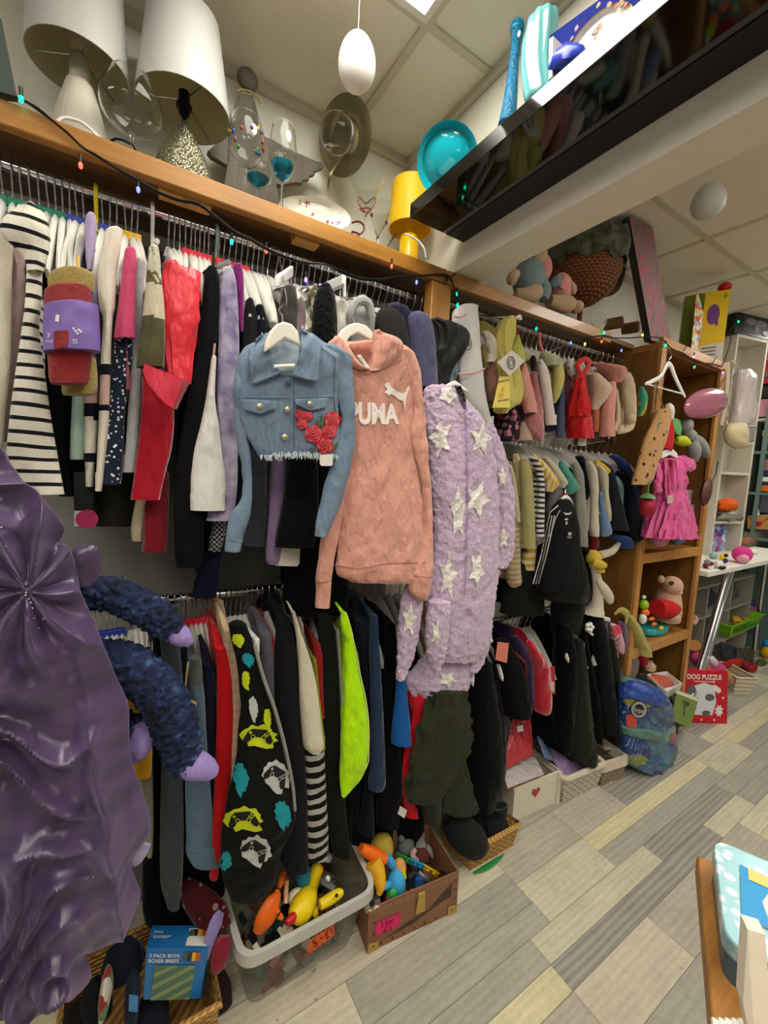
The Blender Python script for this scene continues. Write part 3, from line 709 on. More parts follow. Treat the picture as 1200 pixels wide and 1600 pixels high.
# denim jacket
XD = .64
DEN = fab('denim', '74879C', rough=.9, bump=.5, bs=900, wr=.8, var=.22, sheen=.1); DENL = fab('denim_light', '98A8B4', rough=.9, bump=.4, bs=900); DEND = fab('denim_seam', '4C6078', rough=.9, bump=.3, bs=900); DENS = fab('denim_stitch', '8C9CAC', rough=.9, bump=0)
dj = thing('denim_jacket', 'cropped pale blue denim jacket with red rose patches and frayed hem', 'jacket', W(450, 715, x=XD))
B = cloth([(521, 414, 488), (530, 402, 500), (537, 392, 512), (546, 380, 532), (560, 371, 545), (585, 367, 540), (610, 365, 530), (640, 370, 529), (680, 384, 531), (700, 396, 531), (714, 406, 530)], XD, k=.2, n=48, sub=5, fold=(.12, 3), kmax=.04)
fuzz(B, .003, 22)
B.build('body', DEN, dj); bv = B.bvh()
S = cloth([(541, 498, 528), (556, 512, 548), (580, 521, 551), (620, 527, 553), (655, 533, 555), (690, 526, 554), (730, 515, 548), (760, 506, 541), (790, 499, 532), (815, 494, 520), (838, 491, 509)], XD + .005, k=.5, n=24, sub=5, fold=(.16, 2)); fuzz(S, .003, 22)
sv = S.bvh(); s1 = S.build('sleeve', DEN, dj)
line([(497, 826), (512, 824)], 1.2, sv).build('cuff_seam', DENS, s1)
S = cloth([(556, 372, 386), (590, 366, 382), (624, 364, 380), (660, 366, 383), (700, 372, 390), (740, 378, 394), (775, 378, 394), (805, 360, 391), (835, 354, 381), (861, 351, 376)], XD - .01, k=.5, n=24, sub=5, fold=(.16, 2)); fuzz(S, .003, 22)
sv2 = S.bvh(); s2_ = S.build('sleeve', DEN, dj)
line([(355, 842), (379, 846)], 1.2, sv2).build('cuff_seam', DENS, s2_)
decal([(415, 566), (420, 546), (436, 533), (470, 535), (468, 560), (462, 580), (455, 587), (444, 586), (430, 582)], bv, .003).build('neck_lining', DENL, dj)
C_ = decal([(409, 521), (418, 531), (422, 550), (430, 572), (440, 583), (420, 592), (397, 601), (391, 575), (389, 554), (398, 535)], bv, .012); C_.build('collar', DEN, dj, solid=.006)
C_ = decal([(470, 514), (486, 522), (503, 540), (499, 566), (496, 597), (478, 594), (454, 587), (464, 572), (470, 548)], bv, .013); C_.build('collar', DEN, dj, solid=.006)
L = MB()
for p in ([(393, 597), (420, 588), (436, 581)], [(458, 583), (478, 590), (493, 593)], [(493, 593), (496, 566), (499, 541)], [(393, 597), (393, 576), (392, 556)]): line(p, 1.0, bv, L, .02)
for p in ([(370, 620), (452, 620)], [(460, 620), (525, 618)], [(456, 588), (457, 640), (455, 700)], [(440, 622), (432, 700)], [(404, 650), (418, 705)], [(417, 652), (426, 705)], [(470, 645), (462, 708)], [(525, 560), (524, 620), (526, 650)], [(502, 541), (527, 557)]): line(p, .9, bv, L, .004)
L.build('stitching', DENS, dj)
L = MB()
for p in ([(370, 622.5), (452, 622.5)], [(460, 622.5), (525, 620.5)], [(458, 588), (459, 700)], [(502, 543), (524, 560), (523, 640)]): line(p, 1.3, bv, L, .0035)
L.build('seams', DEND, dj)
for pl in ([(377, 624), (432, 626), (430, 638), (407, 647), (381, 640)], [(461, 623), (512, 622), (508, 637), (485, 642), (463, 632)]):
 fl = decal(pl, bv, .007).build('pocket_flap', DEN, dj, solid=.004)
 Q = MB()
 line([(a * .94 + .06 * pl[4][0] if 0 else a, b - 1.5) for a, b in pl[2:] + pl[:1]], .8, bv, Q, .011); line([pl[1], pl[2]], .8, bv, Q, .011)
 Q.build('stitching', DENS, fl)
BT = mat('brass_button', 'C8BC94', rough=.3, metal=.8)
for a, b in ((406, 635), (484, 631), (449, 640), (445, 683), (450, 597)):
 p = on_s(a, b, bv, .009); MB().ball(p, (.004, .0072, .0072), 14, 8).build('button', BT if b > 600 else DEND, dj)
RC = [mat('rose_red', 'B8202C', rough=.7), mat('rose_coral', 'E0606A', rough=.7), mat('rose_dark', '8E1420', rough=.7)]; LG = mat('rose_leaf', '4A5A34', rough=.7, var=.2)
def rose(cx, cy, r, seed):
 Q = MB(); rr = random.Random(seed)
 o = None
 for i, (k, mi) in enumerate(((1, 0), (.84, 1), (.72, 0), (.56, 1), (.44, 2), (.3, 1), (.17, 2))):
  ph = rr.uniform(0, 6)
  Q.cur = mi
  decal([(cx + r * k * (1 + .1 * math.sin(5 * a + ph)) * math.cos(a), cy + r * k * (1 + .1 * math.sin(5 * a + ph)) * math.sin(a)) for a in [2 * PI * j / 26 for j in range(26)]], bv, .006 + .0012 * i, 6, Q)
 return Q
lf = MB()
for a, b, c, d, wd in ((503, 646, 504, 666, 7), (492, 656, 506, 668, 6), (484, 698, 492, 712, 6), (528, 690, 520, 706, 6), (512, 648, 506, 660, 5), (494, 700, 486, 712, 4)):
 t = V((c - a, d - b)); q = V((-t.y, t.x)).normalized() * wd / 2; m_ = V(((a + c) / 2, (b + d) / 2))
 decal([(a, b), tuple(m_ + q), (c, d), tuple(m_ - q)], bv, .005, 6, lf)
lf.build('rose_leaves', LG, dj)
for i, (a, b, r) in enumerate(((469, 648, 8), (481, 650, 8), (472, 662, 9), (490, 678, 14), (520, 656, 13), (515, 673, 12), (508, 696, 13))):
 rose(a, b, r, i).build('rose', RC, dj)
Q = MB()
for i in range(150):
 u = rnd.random(); a = 405 + 124 * u; b = 713 - 5 * math.sin(u * PI) + rnd.uniform(-3, 2) + (6 if u < .15 else 0)
 p = on_s(a, min(b, 711), bv, .003); Q.tube([p, p + V((.004, rnd.uniform(-.006, .006), -rnd.uniform(.004, .014)))], .0011, 4)
Q.build('frayed_hem', fab('denim_fray', 'B8C4C8', bump=0), dj)
MB().prism([W(a, b, x=XD + .03) for a, b in ((500, 711), (520, 710), (520, 726), (517, 728), (503, 728), (500, 725))], (-.002, 0, 0)).build('swing_tag', mat('tag_paper', 'DCD8CE', rough=.6), dj, smooth=False)
arch_hanger([(414, 550), (416, 532), (424, 515), (434, 505), (445, 502), (457, 506), (466, 517), (471, 540), (446, 528), (430, 540)], XD + .045, [(442, 503, XD + .045), (441, 492, XD - .02), (436, 484, XD - .05), (444, 476, .56), (448, 470, .52), (436, 400, .36), (434, 393, .3)], 'wide white hanger inside the denim jacket collar', (428, 573, 460, 571))
# pink hoodie
XH = .585
PINK = fab('salmon', 'CC9484', rough=.9, bump=.3, bs=500, wr=.9, var=.08); PINKD = fab('salmon_inside', 'AC6A5C', rough=.9)
ho = thing('hoodie', 'salmon pink hoodie with white leaping cat and sports lettering', 'hoodie', W(600, 910, x=XH))
B = cloth([(536, 530, 618), (546, 520, 640), (560, 530, 650), (600, 540, 654), (640, 545, 653), (690, 545, 648), (750, 536, 656), (800, 530, 661), (850, 526, 664), (878, 524, 663), (884, 523, 665), (900, 527, 664), (909, 548, 655)], XH, k=.2, n=64, sub=6, fold=(.14, 3), kmax=.045)
fuzz(B, .005, 9, 3); fuzz(B, .003, 20, 8); B.build('body', PINK, ho); bv = B.bvh()
S = cloth([(548, 620, 642), (570, 634, 655), (610, 642, 660), (650, 645, 664), (690, 640, 668), (740, 654, 672), (790, 660, 675), (840, 659, 677), (890, 640, 677), (899, 637, 676), (925, 638, 672), (937, 650, 668)], XH + .012, k=.5, n=24, sub=5, fold=(.16, 2)); fuzz(S, .003, 18); sv = S.bvh(); a_ = S.build('sleeve', PINK, ho)
line([(637, 899), (676, 903)], 1.3, sv).build('cuff_seam', PINKD, a_)
S = cloth([(700, 532, 550), (760, 524, 542), (800, 511, 535), (850, 500, 527), (900, 494, 518), (912, 494, 517), (949, 493, 514)], XH + .01, k=.5, n=24, sub=5, fold=(.16, 2)); fuzz(S, .003, 18); sv = S.bvh(); a_ = S.build('sleeve', PINK, ho)
line([(494, 912), (517, 908)], 1.3, sv).build('cuff_seam', PINKD, a_)
cloth([(519, 583, 596), (528, 582, 620), (540, 581, 630), (556, 580, 626), (570, 578, 612), (580, 574, 594)], XH + .02, k=.45, n=24, fold=(.2, 3), hollow=False, kmax=.04).build('hood', PINK, ho)
cloth([(529, 520, 530), (536, 512, 538), (546, 514, 548), (558, 526, 556), (570, 543, 566), (578, 556, 578)], XH + .018, k=.45, n=24, fold=(.2, 3), hollow=False, kmax=.035).build('hood', PINK, ho)
decal([(546, 538), (582, 534), (580, 556), (574, 572), (566, 570), (556, 556)], bv, .004).build('hood_lining', PINKD, ho)
decal([(557, 556), (563, 554), (579, 576), (573, 577)], bv, .035).build('neck_label', mat('tag_paper', 'DCD8CE'), ho, solid=.002)
line([(523, 884), (560, 889), (610, 880), (664, 879)], 1.4, bv, None, .004).build('hem_seam', PINKD, ho); line([(545, 582), (575, 584), (600, 576), (628, 562)], 1.2, bv, None, .004).build('neck_seam', PINKD, ho)
PR = mat('hoodie_print', 'E6DAD2', rough=.7)
text_on('PUMA', (546, 627), (623, 631), (546, 664), (624, 663), bvh=bv, off=.004, bold=.045).build('lettering', PR, ho, smooth=False)
decal([(340 + a * .3, 480 + b * .3) for a, b in ((866, 404), (880, 393), (897, 395), (902, 412), (930, 436), (962, 449), (978, 440), (986, 420), (999, 408), (1001, 420), (993, 440), (984, 468), (980, 500), (979, 553), (972, 520), (966, 488), (945, 482), (922, 462), (905, 452), (893, 462), (876, 446), (866, 444), (884, 428), (878, 418))], bv, .004).build('leaping_cat', PR, ho)
arch_hanger([(528, 527), (536, 514), (547, 506), (560, 504), (573, 508), (583, 519), (585, 534), (560, 520), (548, 526), (541, 537)], XH + .003, [(553, 505, XH), (551, 497, XH - .02), (552, 490, .54), (556, 487, .52), (556, 450, .38), (556, 440, .3)], 'wide white hanger inside the pink hoodie hood')
# lilac fleece
XF = .545
def fleece(nm, col):
 t = NT(nm); n1 = t.noise(90, 3)[0]; n2 = t.noise(9, 2)[0]
 t.set(Base_Color=t.ramp(n1, [(.3, tuple(c * .72 for c in lin(col)[:3])), (.7, lin(col))]), Roughness=.95, Normal=t.bump(n1, .5, .012))
 t.b.inputs['Sheen Weight'].default_value = .4
 return t.m
LIL = fleece('lilac_fleece', 'C4ACC6'); WFL = fleece('white_fleece', 'E4DED6')
fl = thing('fleece_robe', 'lilac fluffy fleece onesie with big white stars and zip', 'onesie', W(690, 1090, x=XF))
def flc(rows, x0, nm, k=.3, n=56, kmax=.055, am=.0055):
 S = cloth(rows, x0, k=k, n=n + 24, sub=18, fold=(.2, 3), kmax=kmax); fuzz(S, am, 62); S.build(nm, LIL, fl); return S.bvh()
vb = flc([(604, 668, 708), (612, 662, 716), (640, 662, 742), (670, 664, 764), (700, 667, 776), (760, 672, 780), (820, 676, 782), (880, 672, 780), (940, 664, 772), (1000, 668, 764), (1030, 674, 745)], XF, 'body')
v2 = flc([(664, 754, 770), (690, 760, 783), (730, 768, 795), (780, 775, 803), (830, 776, 804), (868, 774, 800), (887, 770, 790)], XF + .02, 'sleeve', .5, 32)
v3 = flc([(900, 640, 664), (940, 626, 660), (990, 622, 654), (1030, 620, 645), (1062, 619, 632)], XF + .02, 'sleeve', .5, 30)
v4 = flc([(940, 668, 704), (990, 665, 700), (1025, 668, 695), (1047, 676, 688)], XF + .05, 'leg', .5, 30)
v5 = flc([(990, 690, 742), (1040, 650, 742), (1062, 632, 736), (1083, 640, 728), (1091, 660, 726)], XF - .03, 'leg', .25, 40)
v6 = flc([(960, 738, 768), (1000, 742, 768), (1030, 738, 758), (1050, 732, 746)], XF + .0, 'leg', .4, 30)
def star(cx, cy, rx, ry, rot, bvh, mb, inner=.45):
 mb = MB(); decal([(cx + (rx if i % 2 == 0 else rx * inner) * math.sin(rot + i * PI / 5), cy - (ry if i % 2 == 0 else ry * inner) * math.cos(rot + i * PI / 5)) for i in range(10)], bvh, .005, 3, mb)
 fuzz(mb, .0016, 70); mb.build('star', WFL, fl)
Q = None
star(688, 684, 20, 36, -.3, vb, Q); star(752, 686, 20, 28, .2, vb, Q); star(746, 780, 22, 32, .4, vb, Q); star(716, 800, 13, 44, 0, vb, Q, .6); star(700, 616, 15, 16, .5, vb, Q, .7)
star(700, 900, 16, 40, .2, vb, Q); star(745, 890, 14, 34, .5, vb, Q);
star(640, 968, 14, 30, .2, v3, Q); star(700, 1062, 18, 16, .5, v5, Q); star(787, 840, 10, 22, 0, v2, Q); star(682, 990, 9, 26, .4, v4, Q); star(785, 745, 9, 20, 0, v2, Q)
decal([(711, 604), (720, 602), (728, 622), (728, 642), (722, 634)], vb, .004).build('collar_lining', fab('fleece_lining', '5A4E5E'), fl)
line([(727, 640), (730, 700), (731, 780), (729, 860), (727, 930)], 2.2, vb, off=.007).build('zip', fab('zip_lilac', '9A80A4', bump=0), fl)
p = on_s(735, 648, vb, .012); MB().tube([on_s(a, b, vb, .014) for a, b in ((727, 648), (736, 642), (742, 648), (735, 653), (728, 650))], .002, 6).build('zip_pull', mat('cord_white', 'D8CCDC'), fl)
L = MB()
for pts, bb in (([(640, 1066), (660, 1085), (700, 1090), (726, 1088)], v5),): line(pts, 2.5, bb, L, .006)
L.build('hem', fab('hem_lilac', '9C84A4'), fl)
arch_hanger([(690, 606), (706, 597), (712, 594), (718, 598), (735, 612), (728, 612), (712, 602), (700, 608)], XF + .002, [(712, 596, XF), (711, 586, .53), (712, 575, .5), (716, 540, .4), (716, 489, .305)], 'dark grey hanger in the collar of the lilac fleece')
# purple gown
t = NT('purple_satin'); n1 = t.noise(1, 3, t.scaled((10, 10, 26)))[0]; n2 = t.noise(600, 2)[0]
t.set(Base_Color=t.ramp(n1, [(.3, '32223E'), (.7, '543C66')]), Roughness=.33, Normal=t.bump(n2, .12, .001, t.bump(n1, .15, .012)))
t.b.inputs['Sheen Weight'].default_value = .6; t.b.inputs['Sheen Tint'].default_value = (.55, .45, .7, 1); t.b.inputs['Specular IOR Level'].default_value = .7
SATIN = t.m
go = thing('ball_gown', 'purple satin ball gown with swagged folds and silver beads', 'dress', W(30, 1580, x=.66))
D_ = cloth([(500, -110, -70), (530, -112, -60), (600, -100, -48), (660, -75, -20), (700, -60, 6), (722, -70, 12), (745, -75, 32), (765, -80, 58), (785, -85, 72), (806, -90, 90), (824, -90, 101), (845, -92, 93), (856, -95, 110), (885, -100, 118), (914, -100, 124), (945, -105, 134), (975, -110, 148), (1003, -112, 160), (1056, -115, 179), (1106, -118, 200), (1150, -118, 202), (1190, -118, 205), (1240, -120, 222), (1293, -120, 236), (1320, -120, 228), (1350, -120, 204), (1380, -120, 212), (1410, -120, 219), (1450, -115, 194), (1480, -110, 172), (1500, -108, 135), (1537, -105, 142), (1560, -100, 118), (1580, -100, 88)], .68, k=.22, n=190, sub=12, fold=(.05, 2), kmin=.03, kmax=.075)
fx_, rx_, ux_ = _f, _R, _U
for i, v in enumerate(D_.v):
 d = v - CAM; zz = d.dot(_f); u = 600 + FPX * d.dot(_R) / zz; w_ = 800 - FPX * d.dot(_U) / zz
 a, b = u - 42, w_ - 925; r = math.hypot(a, b); an = math.atan2(b, a)
 q = noise.noise(V((u * .006, w_ * .006, 1.3)))
 f1 = (1 - 2 * abs(math.sin(4.5 * an + 1.2 * q + r * .003))) * min(1, r / 45) * math.exp(-r / 190)
 f2 = math.sin((w_ * .95 - u * .42 * (1 if w_ > 1000 else -.6)) / 21 + 3 * q) * min(1, max(0, (abs(b) - 120) / 120))
 f3 = noise.noise(V((u * .012, w_ * .016, 7)))
 m2 = min(1, max(0, (u - 105 - 25 * q) / 50)) * min(1, max(0, (w_ - 985) / 90))
 m1 = (1 - m2) * min(1, max(0, (r - 70) / 130))
 ph = (w_ + (.42 * a + .0022 * a * abs(a)) * (1 if w_ > 925 else -.7)) / (52 + 14 * q) + .8 * noise.noise(V((u * .003, w_ * .0025, 4)))
 g1 = (1 - abs(math.sin(ph))) ** 1.6
 g2 = (1 - abs(math.sin((u - .18 * (w_ - 1000) + 12 * f3) / 36))) ** 1.5
 D_.v[i] = v + V((1, 0, 0)) * (.026 * f1 * (1 - .6 * m2) + .042 * m1 * (g1 - .4) + .04 * m2 * (g2 - .4) + .006 * f3) + V((0, 0, .006 * f1))
D_.build('skirt', SATIN, go, auto=0); bv = D_.bvh()
q = MB().tube([W(118, 858, x=.66), W(126, 868, x=.665), W(138, 885, x=.66), W(128, 905, x=.66), W(118, 915, x=.66)], [.012, .028, .022, .02, .008], 12, flat=.3, sub=4, up=(1, 0, 0)); q.build('frill', SATIN, go)
q = MB().tube([W(196, 1352, x=.64), W(208, 1342, x=.64), W(222, 1318, x=.64)], [.008, .022, .02], 10, flat=.3, sub=3, up=(1, 0, 0)); q.build('underskirt', fab('lilac_lining', 'B0A0C4', rough=.5), go)
SB = mat('silver_bead', 'E0E0E4', rough=.15, metal=.9)
for a, b, r in ((41, 913, 1.6), (41, 926, 1.4), (40, 930, 1.8), (45, 936, 1.6), (48, 942, 1.8), (51, 950, 1.9), (53, 966, 1.3), (61, 982, 1.2), (68, 967, 2.0), (2, 824, 1.6), (146, 1370, 1.3)):
 p = on_s(a, b, bv, .003); MB().ball(p, r * mpp(p) * 1.0, 10, 6).build('bead', SB, go)
# furry toy
t = NT('navy_plush'); n1 = t.noise(60, 4)[0]; n2 = t.noise(16, 2)[0]
t.set(Base_Color=t.ramp(t.math('ADD', t.math('MULTIPLY', n1, .6), t.math('MULTIPLY', n2, .4)), [(.36, '0A1022'), (.54, '1C2C54'), (.68, '4A6490')]), Roughness=.95, Normal=t.bump(n1, .8, .02)); PLUSH = t.m
LP = mat('lilac_plush', '9A86C4', rough=.9, sheen=.5, bump=.3, bs=200, wr=.4)
ft = thing('furry_toy', 'long armed navy furry toy with lilac hands, draped over the lower rail', 'soft toy', W(160, 1190, x=.56))
def limb(pts, nm, m, x=None, am=.011, n=48, flat=1.0, sub=20):
 P = [W(a, b, x=(q[0] if q else x)) for a, b, w_, *q in pts]; R = [w_ / 2 * mpp(p) for (a, b, w_, *q), p in zip(pts, P)]
 S = MB().tube(P, R, n, sub=sub, flat=flat)
 if am: fuzz(S, am, 95)
 return S.build(nm, m, ft, auto=0)
limb([(112, 940, 30, .55), (130, 928, 46, .57), (170, 928, 50, .58), (215, 945, 52, .59), (252, 968, 48, .6), (274, 984, 36, .6)], 'arm', PLUSH)
h_ = limb([(268, 981, 26, .6), (280, 992, 32, .605), (290, 1000, 24, .605), (298, 1006, 10, .605)], 'hand', LP, am=.0012)
limb([(110, 1030, 40, .52), (150, 1028, 54, .56), (192, 1036, 62, .59), (236, 1066, 66, .61), (265, 1112, 64, .62), (281, 1160, 58, .62), (288, 1196, 46, .62)], 'arm', PLUSH)
limb([(284, 1193, 30, .62), (297, 1194, 42, .63), (315, 1198, 38, .63), (330, 1206, 26, .63), (336, 1210, 12, .63)], 'hand', LP, am=.0012)
limb([(180, 1120, 30, .57), (200, 1135, 40, .58), (212, 1142, 34, .59)], 'foot', PLUSH)
limb([(214, 1130, 22, .59), (222, 1148, 34, .6), (214, 1172, 36, .6), (206, 1190, 16, .6)], 'foot_sole', LP, am=.0012)
# lower rail, beside the gown
pl_ = lambda px: 960 - .098 * px
hang_row([(p, 'b') for p in (150, 158, 166, 174, 182, 190)] + [(p, 'w') for p in (203, 212, 221, 231, 241, 252, 262, 272)] + [(p, 'r') for p in (283, 290, 298, 306, 314, 322, 330, 342)] +
         [(p, 'w') for p in (352, 360, 368, 376, 384, 392, 400, 408, 418, 428)], ZL, 'on the lower rail by the wall gap', py=pl_)
hang_row([(p, 'w') for p in (440, 450, 460, 470, 482, 492, 502, 514, 526, 538, 552, 566, 580, 594, 610, 626, 640)], ZL, 'on the lower rail under the pink hoodie', py=pl_)
kl = dict(zr=ZL)
G('yellow_jacket', 't-shirt', 'golden yellow t-shirt held against the furry toy foot', F_('golden', 'D29A12'), [(1060, 196, 218), (1085, 198, 224), (1130, 204, 232), (1170, 206, 238), (1211, 206, 236)], .5)
G('beige_shirt', 'shirt', 'beige shirt tail hanging under the yellow t-shirt', F_('beige', '8C8470'), [(1150, 214, 236), (1220, 218, 239), (1290, 222, 240), (1335, 228, 238)], .48)
slate = F_('slate', '353C3E')
G('charcoal_joggers', 'trousers', 'slate grey joggers with long narrow leg beside the jeans', slate, [(1000, 250, 280), (1100, 258, 288), (1200, 252, 286), (1300, 250, 287), (1350, 250, 286), (1385, 252, 284), (1418, 262, 280)], .5, k=.5)
G('black_joggers', 'trousers', 'black joggers right behind the furry toy arm', F_('deep_black', '070708', var=.3), [(990, 238, 262), (1100, 240, 264), (1300, 236, 258)], .46)
je = F_('mid_denim', '52687A', bump=.6, bs=700, var=.25)
o_, S = G('jeans', 'jeans', 'pale blue jeans with grey elastic waistband and turned cuff', je, [(1062, 297, 317), (1090, 299, 320), (1130, 300, 322), (1200, 290, 326), (1270, 290, 332), (1315, 291, 332), (1321, 290, 336), (1336, 292, 340), (1350, 300, 346)], .51, k=.5, top=.95)
cloth([(1028, 297, 314), (1045, 297, 316), (1064, 297, 317)], .512, k=.5).build('waistband', F_('grey_rib', '52544E'), o_)
MB().tube([W(294, 1034, x=.53), W(291, 1060, x=.535), W(290, 1085, x=.535), W(296, 1096, x=.54), W(303, 1102, x=.54)], [.0025, .0025, .0025, .006, .009], 8, sub=3).build('drawstring', mat('twine', 'A08860', rough=.9), o_)
G('navy_trousers', 'trousers', 'navy trousers between the jeans and the red top', F_('navy_jersey', '17182A'), [(1040, 316, 334), (1100, 318, 337), (1200, 320, 338), (1290, 326, 338)], .49)
G('red_top', 'top', 'long bright red sleeve beside the black gaming overall', F_('bright_red', 'B80A10', rough=.7), [(1012, 336, 353), (1030, 338, 360), (1070, 339, 367), (1130, 338, 366), (1200, 336, 364), (1280, 332, 360), (1330, 329, 347), (1371, 327, 340)], .51, k=.5)
G('plaid_shirt', 'shirt', 'peach and white checked shirt between red top and gaming overall', F_('peach_plaid', 'C8A886', pat=('plaid', .028, (.42, .3, .2, 1))), [(984, 348, 360), (1000, 348, 366), (1030, 354, 373), (1064, 356, 377), (1120, 362, 377), (1200, 356, 375), (1255, 350, 370)], .51, k=.5)
go2 = thing('gaming_overall', 'black zipped overall printed with yellow, white and teal game controllers', 'overall', W(400, 1405, x=.56))
S = cloth([(975, 358, 384), (990, 360, 390), (1010, 364, 396), (1040, 370, 406), (1070, 374, 416), (1100, 375, 426), (1140, 373, 436), (1174, 370, 445), (1205, 364, 452), (1230, 358, 457), (1267, 351, 462), (1290, 348, 456), (1306, 346, 450), (1330, 345, 440), (1360, 346, 436), (1385, 352, 425), (1405, 362, 408)], .56, k=.3, n=44, sub=5, fold=(.15, 3), kmax=.04)
fuzz(S, .004, 14); S.build('body', F_('charcoal_black', '121312', var=.2), go2); bv = S.bvh()
LIME_, WH_, TE_ = mat('print_lime', 'B8C418', rough=.7), mat('print_white', 'B4B4B0', rough=.7), mat('print_teal', '148C96', rough=.7); BK_ = mat('print_black', '101110', rough=.8)
def splash(cx, cy, w, h, rot, m, nm, pad=True, seed=0):
 rr = random.Random(seed); c, s = math.cos(rot), math.sin(rot)
 def T(pts): return [(cx + (a * c - b * s) * w / 2, cy + (a * s + b * c) * h / 2) for a, b in pts]
 Q = MB()
 o_l = []
 for i in range(22):
  a = 2 * PI * i / 22; k = 1 + (rr.uniform(.0, .22) if i % 2 else rr.uniform(-.12, .05)) + (.35 if i in (3, 4) else 0)
  o_l.append((math.cos(a) * k, math.sin(a) * k * .8))
 decal(T(o_l), bv, .002, 5, Q)
 if pad:
  Q.cur = 1
  decal(T([(-.62, -.3), (-.4, -.52), (.4, -.52), (.62, -.3), (.85, .35), (.72, .62), (.5, .5), (.3, .1), (-.3, .1), (-.5, .5), (-.72, .62), (-.85, .35)]), bv, .0035, 4, Q)
  Q.cur = 0
  for a, b, r in ((-.3, .08, .13), (.3, .08, .13), (.48, -.3, .05), (.6, -.18, .05), (.36, -.18, .05), (.48, -.06, .05)):
   decal(T([(a + r * math.cos(t), b + r * 1.3 * math.sin(t)) for t in [2 * PI * j / 10 for j in range(10)]]), bv, .0045, 5, Q)
   if r > .1:
    Q.cur = 1; decal(T([(a + .7 * r * math.cos(t), b + .9 * r * math.sin(t)) for t in [2 * PI * j / 10 for j in range(10)]]), bv, .0055, 5, Q); Q.cur = 0
  decal(T([(-.56, -.26), (-.5, -.26), (-.5, -.34), (-.44, -.34), (-.44, -.26), (-.38, -.26), (-.38, -.19), (-.44, -.19), (-.44, -.11), (-.5, -.11), (-.5, -.19), (-.56, -.19)]), bv, .0045, 5, Q)
 Q.build('controller_print', [m, BK_], go2)
splash(404, 1150, 56, 40, .1, LIME_, 0, True, 1); splash(432, 1212, 44, 50, .5, WH_, 0, True, 2); splash(380, 1280, 58, 44, -.1, LIME_, 0, True, 3)
splash(400, 1328, 50, 48, .6, WH_, 0, True, 4); splash(376, 1214, 26, 48, .8, TE_, 0, False, 5); splash(442, 1272, 26, 44, .7, TE_, 0, False, 6); splash(372, 1000, 20, 22, .4, LIME_, 0, False, 7)
splash(388, 1030, 20, 22, .6, TE_, 0, False, 8); splash(384, 1062, 12, 34, .1, LIME_, 0, False, 9); splash(396, 1106, 14, 40, .5, WH_, 0, False, 10); splash(418, 1122, 12, 34, .3, LIME_, 0, False, 11); splash(352, 1345, 18, 34, -.5, TE_, 0, False, 12)
MB().tube([W(398, 1008, x=.575), W(412, 1060, x=.58), W(430, 1110, x=.585), (W(446, 1170, x=.585)), W(457, 1225, x=.58), W(461, 1266, x=.575)], .0045, 8, sub=4).build('zip', F_('grey_zip', '8A8A84'), go2)
tr = tag(MB().box((-.0, 0, 0), (.01, .01, .01)).build('trouser_hanger', WHITEPL), 'x', 'x'); bpy.data.objects.remove(tr)
def bar_hanger(a, b, h, label, x0, x1):
 o = thing('clothes_hanger', label, 'clothes hanger', W(*a, x=x0))
 A, B = W(*a, x=x0), W(*b, x=x1); d = (B - A).normalized(); n = V((-d.y, d.x, 0)).normalized() * .007
 up = V((0, 0, h))
 MB().hexa([A - n, B - n, B + n, A + n], [p + up for p in (A - n, B - n, B + n, A + n)]).build('bar', WHITEPL, o, bevel=.004)
 MB().tube([B + V((0, 0, -.03)), B + V((0, 0, .005))], .006, 8).build('clip', STEEL, o)
 return o
bar_hanger((374, 990), (402, 1022), .042, 'blocky white trouser hanger jutting out beside the gaming overall', .36, .53)
bar_hanger((432, 449), (455, 432), .03, 'white skirt hanger bar sticking out above the denim jacket', .46, .36)
bar_hanger((500, 462), (538, 447), .03, 'white skirt hanger bar sticking out above the black curly fleece', .36, .5)
G('grey_sweatshirt', 'sweatshirt', 'grey sweatshirt just behind the white trouser hanger', F_('mid_grey', '54545A'), [(990, 406, 424), (1030, 408, 428), (1090, 412, 432), (1150, 418, 440)], .49)
G('red_shirt', 'shirt', 'thin strip of red shirt beside the grey sweatshirt', F_('bright_red', 'B80A10', rough=.7), [(996, 420, 428), (1040, 421, 430), (1090, 424, 434)], .48)
G('black_sweatshirt', 'sweatshirt', 'large black sweatshirt between gaming overall and cream tee', F_('soft_black', '161719', var=.15), [(968, 432, 452), (1000, 430, 460), (1060, 428, 468), (1150, 432, 474), (1250, 444, 480), (1340, 442, 482), (1360, 446, 480)], .5, k=.5)
G('cream_tee', 't-shirt', 'cream t-shirt with wide sleeve over a black and grey striped top', F_('cream_tee', 'CCC4AC'), [(958, 456, 462), (985, 461, 470), (1020, 465, 482), (1060, 467, 493), (1100, 468, 499), (1140, 471, 503), (1165, 474, 506), (1175, 482, 500)], .515, k=.5)
G('lime_top', 'top', 'lime green lining strip along the cream t-shirt', F_('lime', '8E9A14'), [(1030, 488, 494), (1090, 494, 500), (1150, 498, 507), (1168, 499, 508)], .5)
G('dark_red_tee', 't-shirt', 'dull red top between the cream tee and black jackets', F_('brick_red', '8A1A1C'), [(1005, 490, 500), (1030, 491, 505), (1080, 494, 506), (1120, 498, 508)], .49)
G('striped_top', 'top', 'black top with broad grey stripes on its sleeve', fab('black_grey_stripe', '141414', pat=('stripe', 'z', .036, .52, 'A8A49A')), [(1140, 474, 506), (1200, 477, 508), (1260, 478, 511), (1310, 478, 513), (1340, 479, 511)], .5, k=.5)
G('black_jacket', 'jacket', 'long black jacket to the near side of the neon vest', F_('olive_black', '14160F', var=.2), [(962, 496, 518), (1000, 497, 525), (1060, 500, 530), (1160, 502, 536), (1260, 508, 540), (1335, 520, 550)], .49, k=.5)
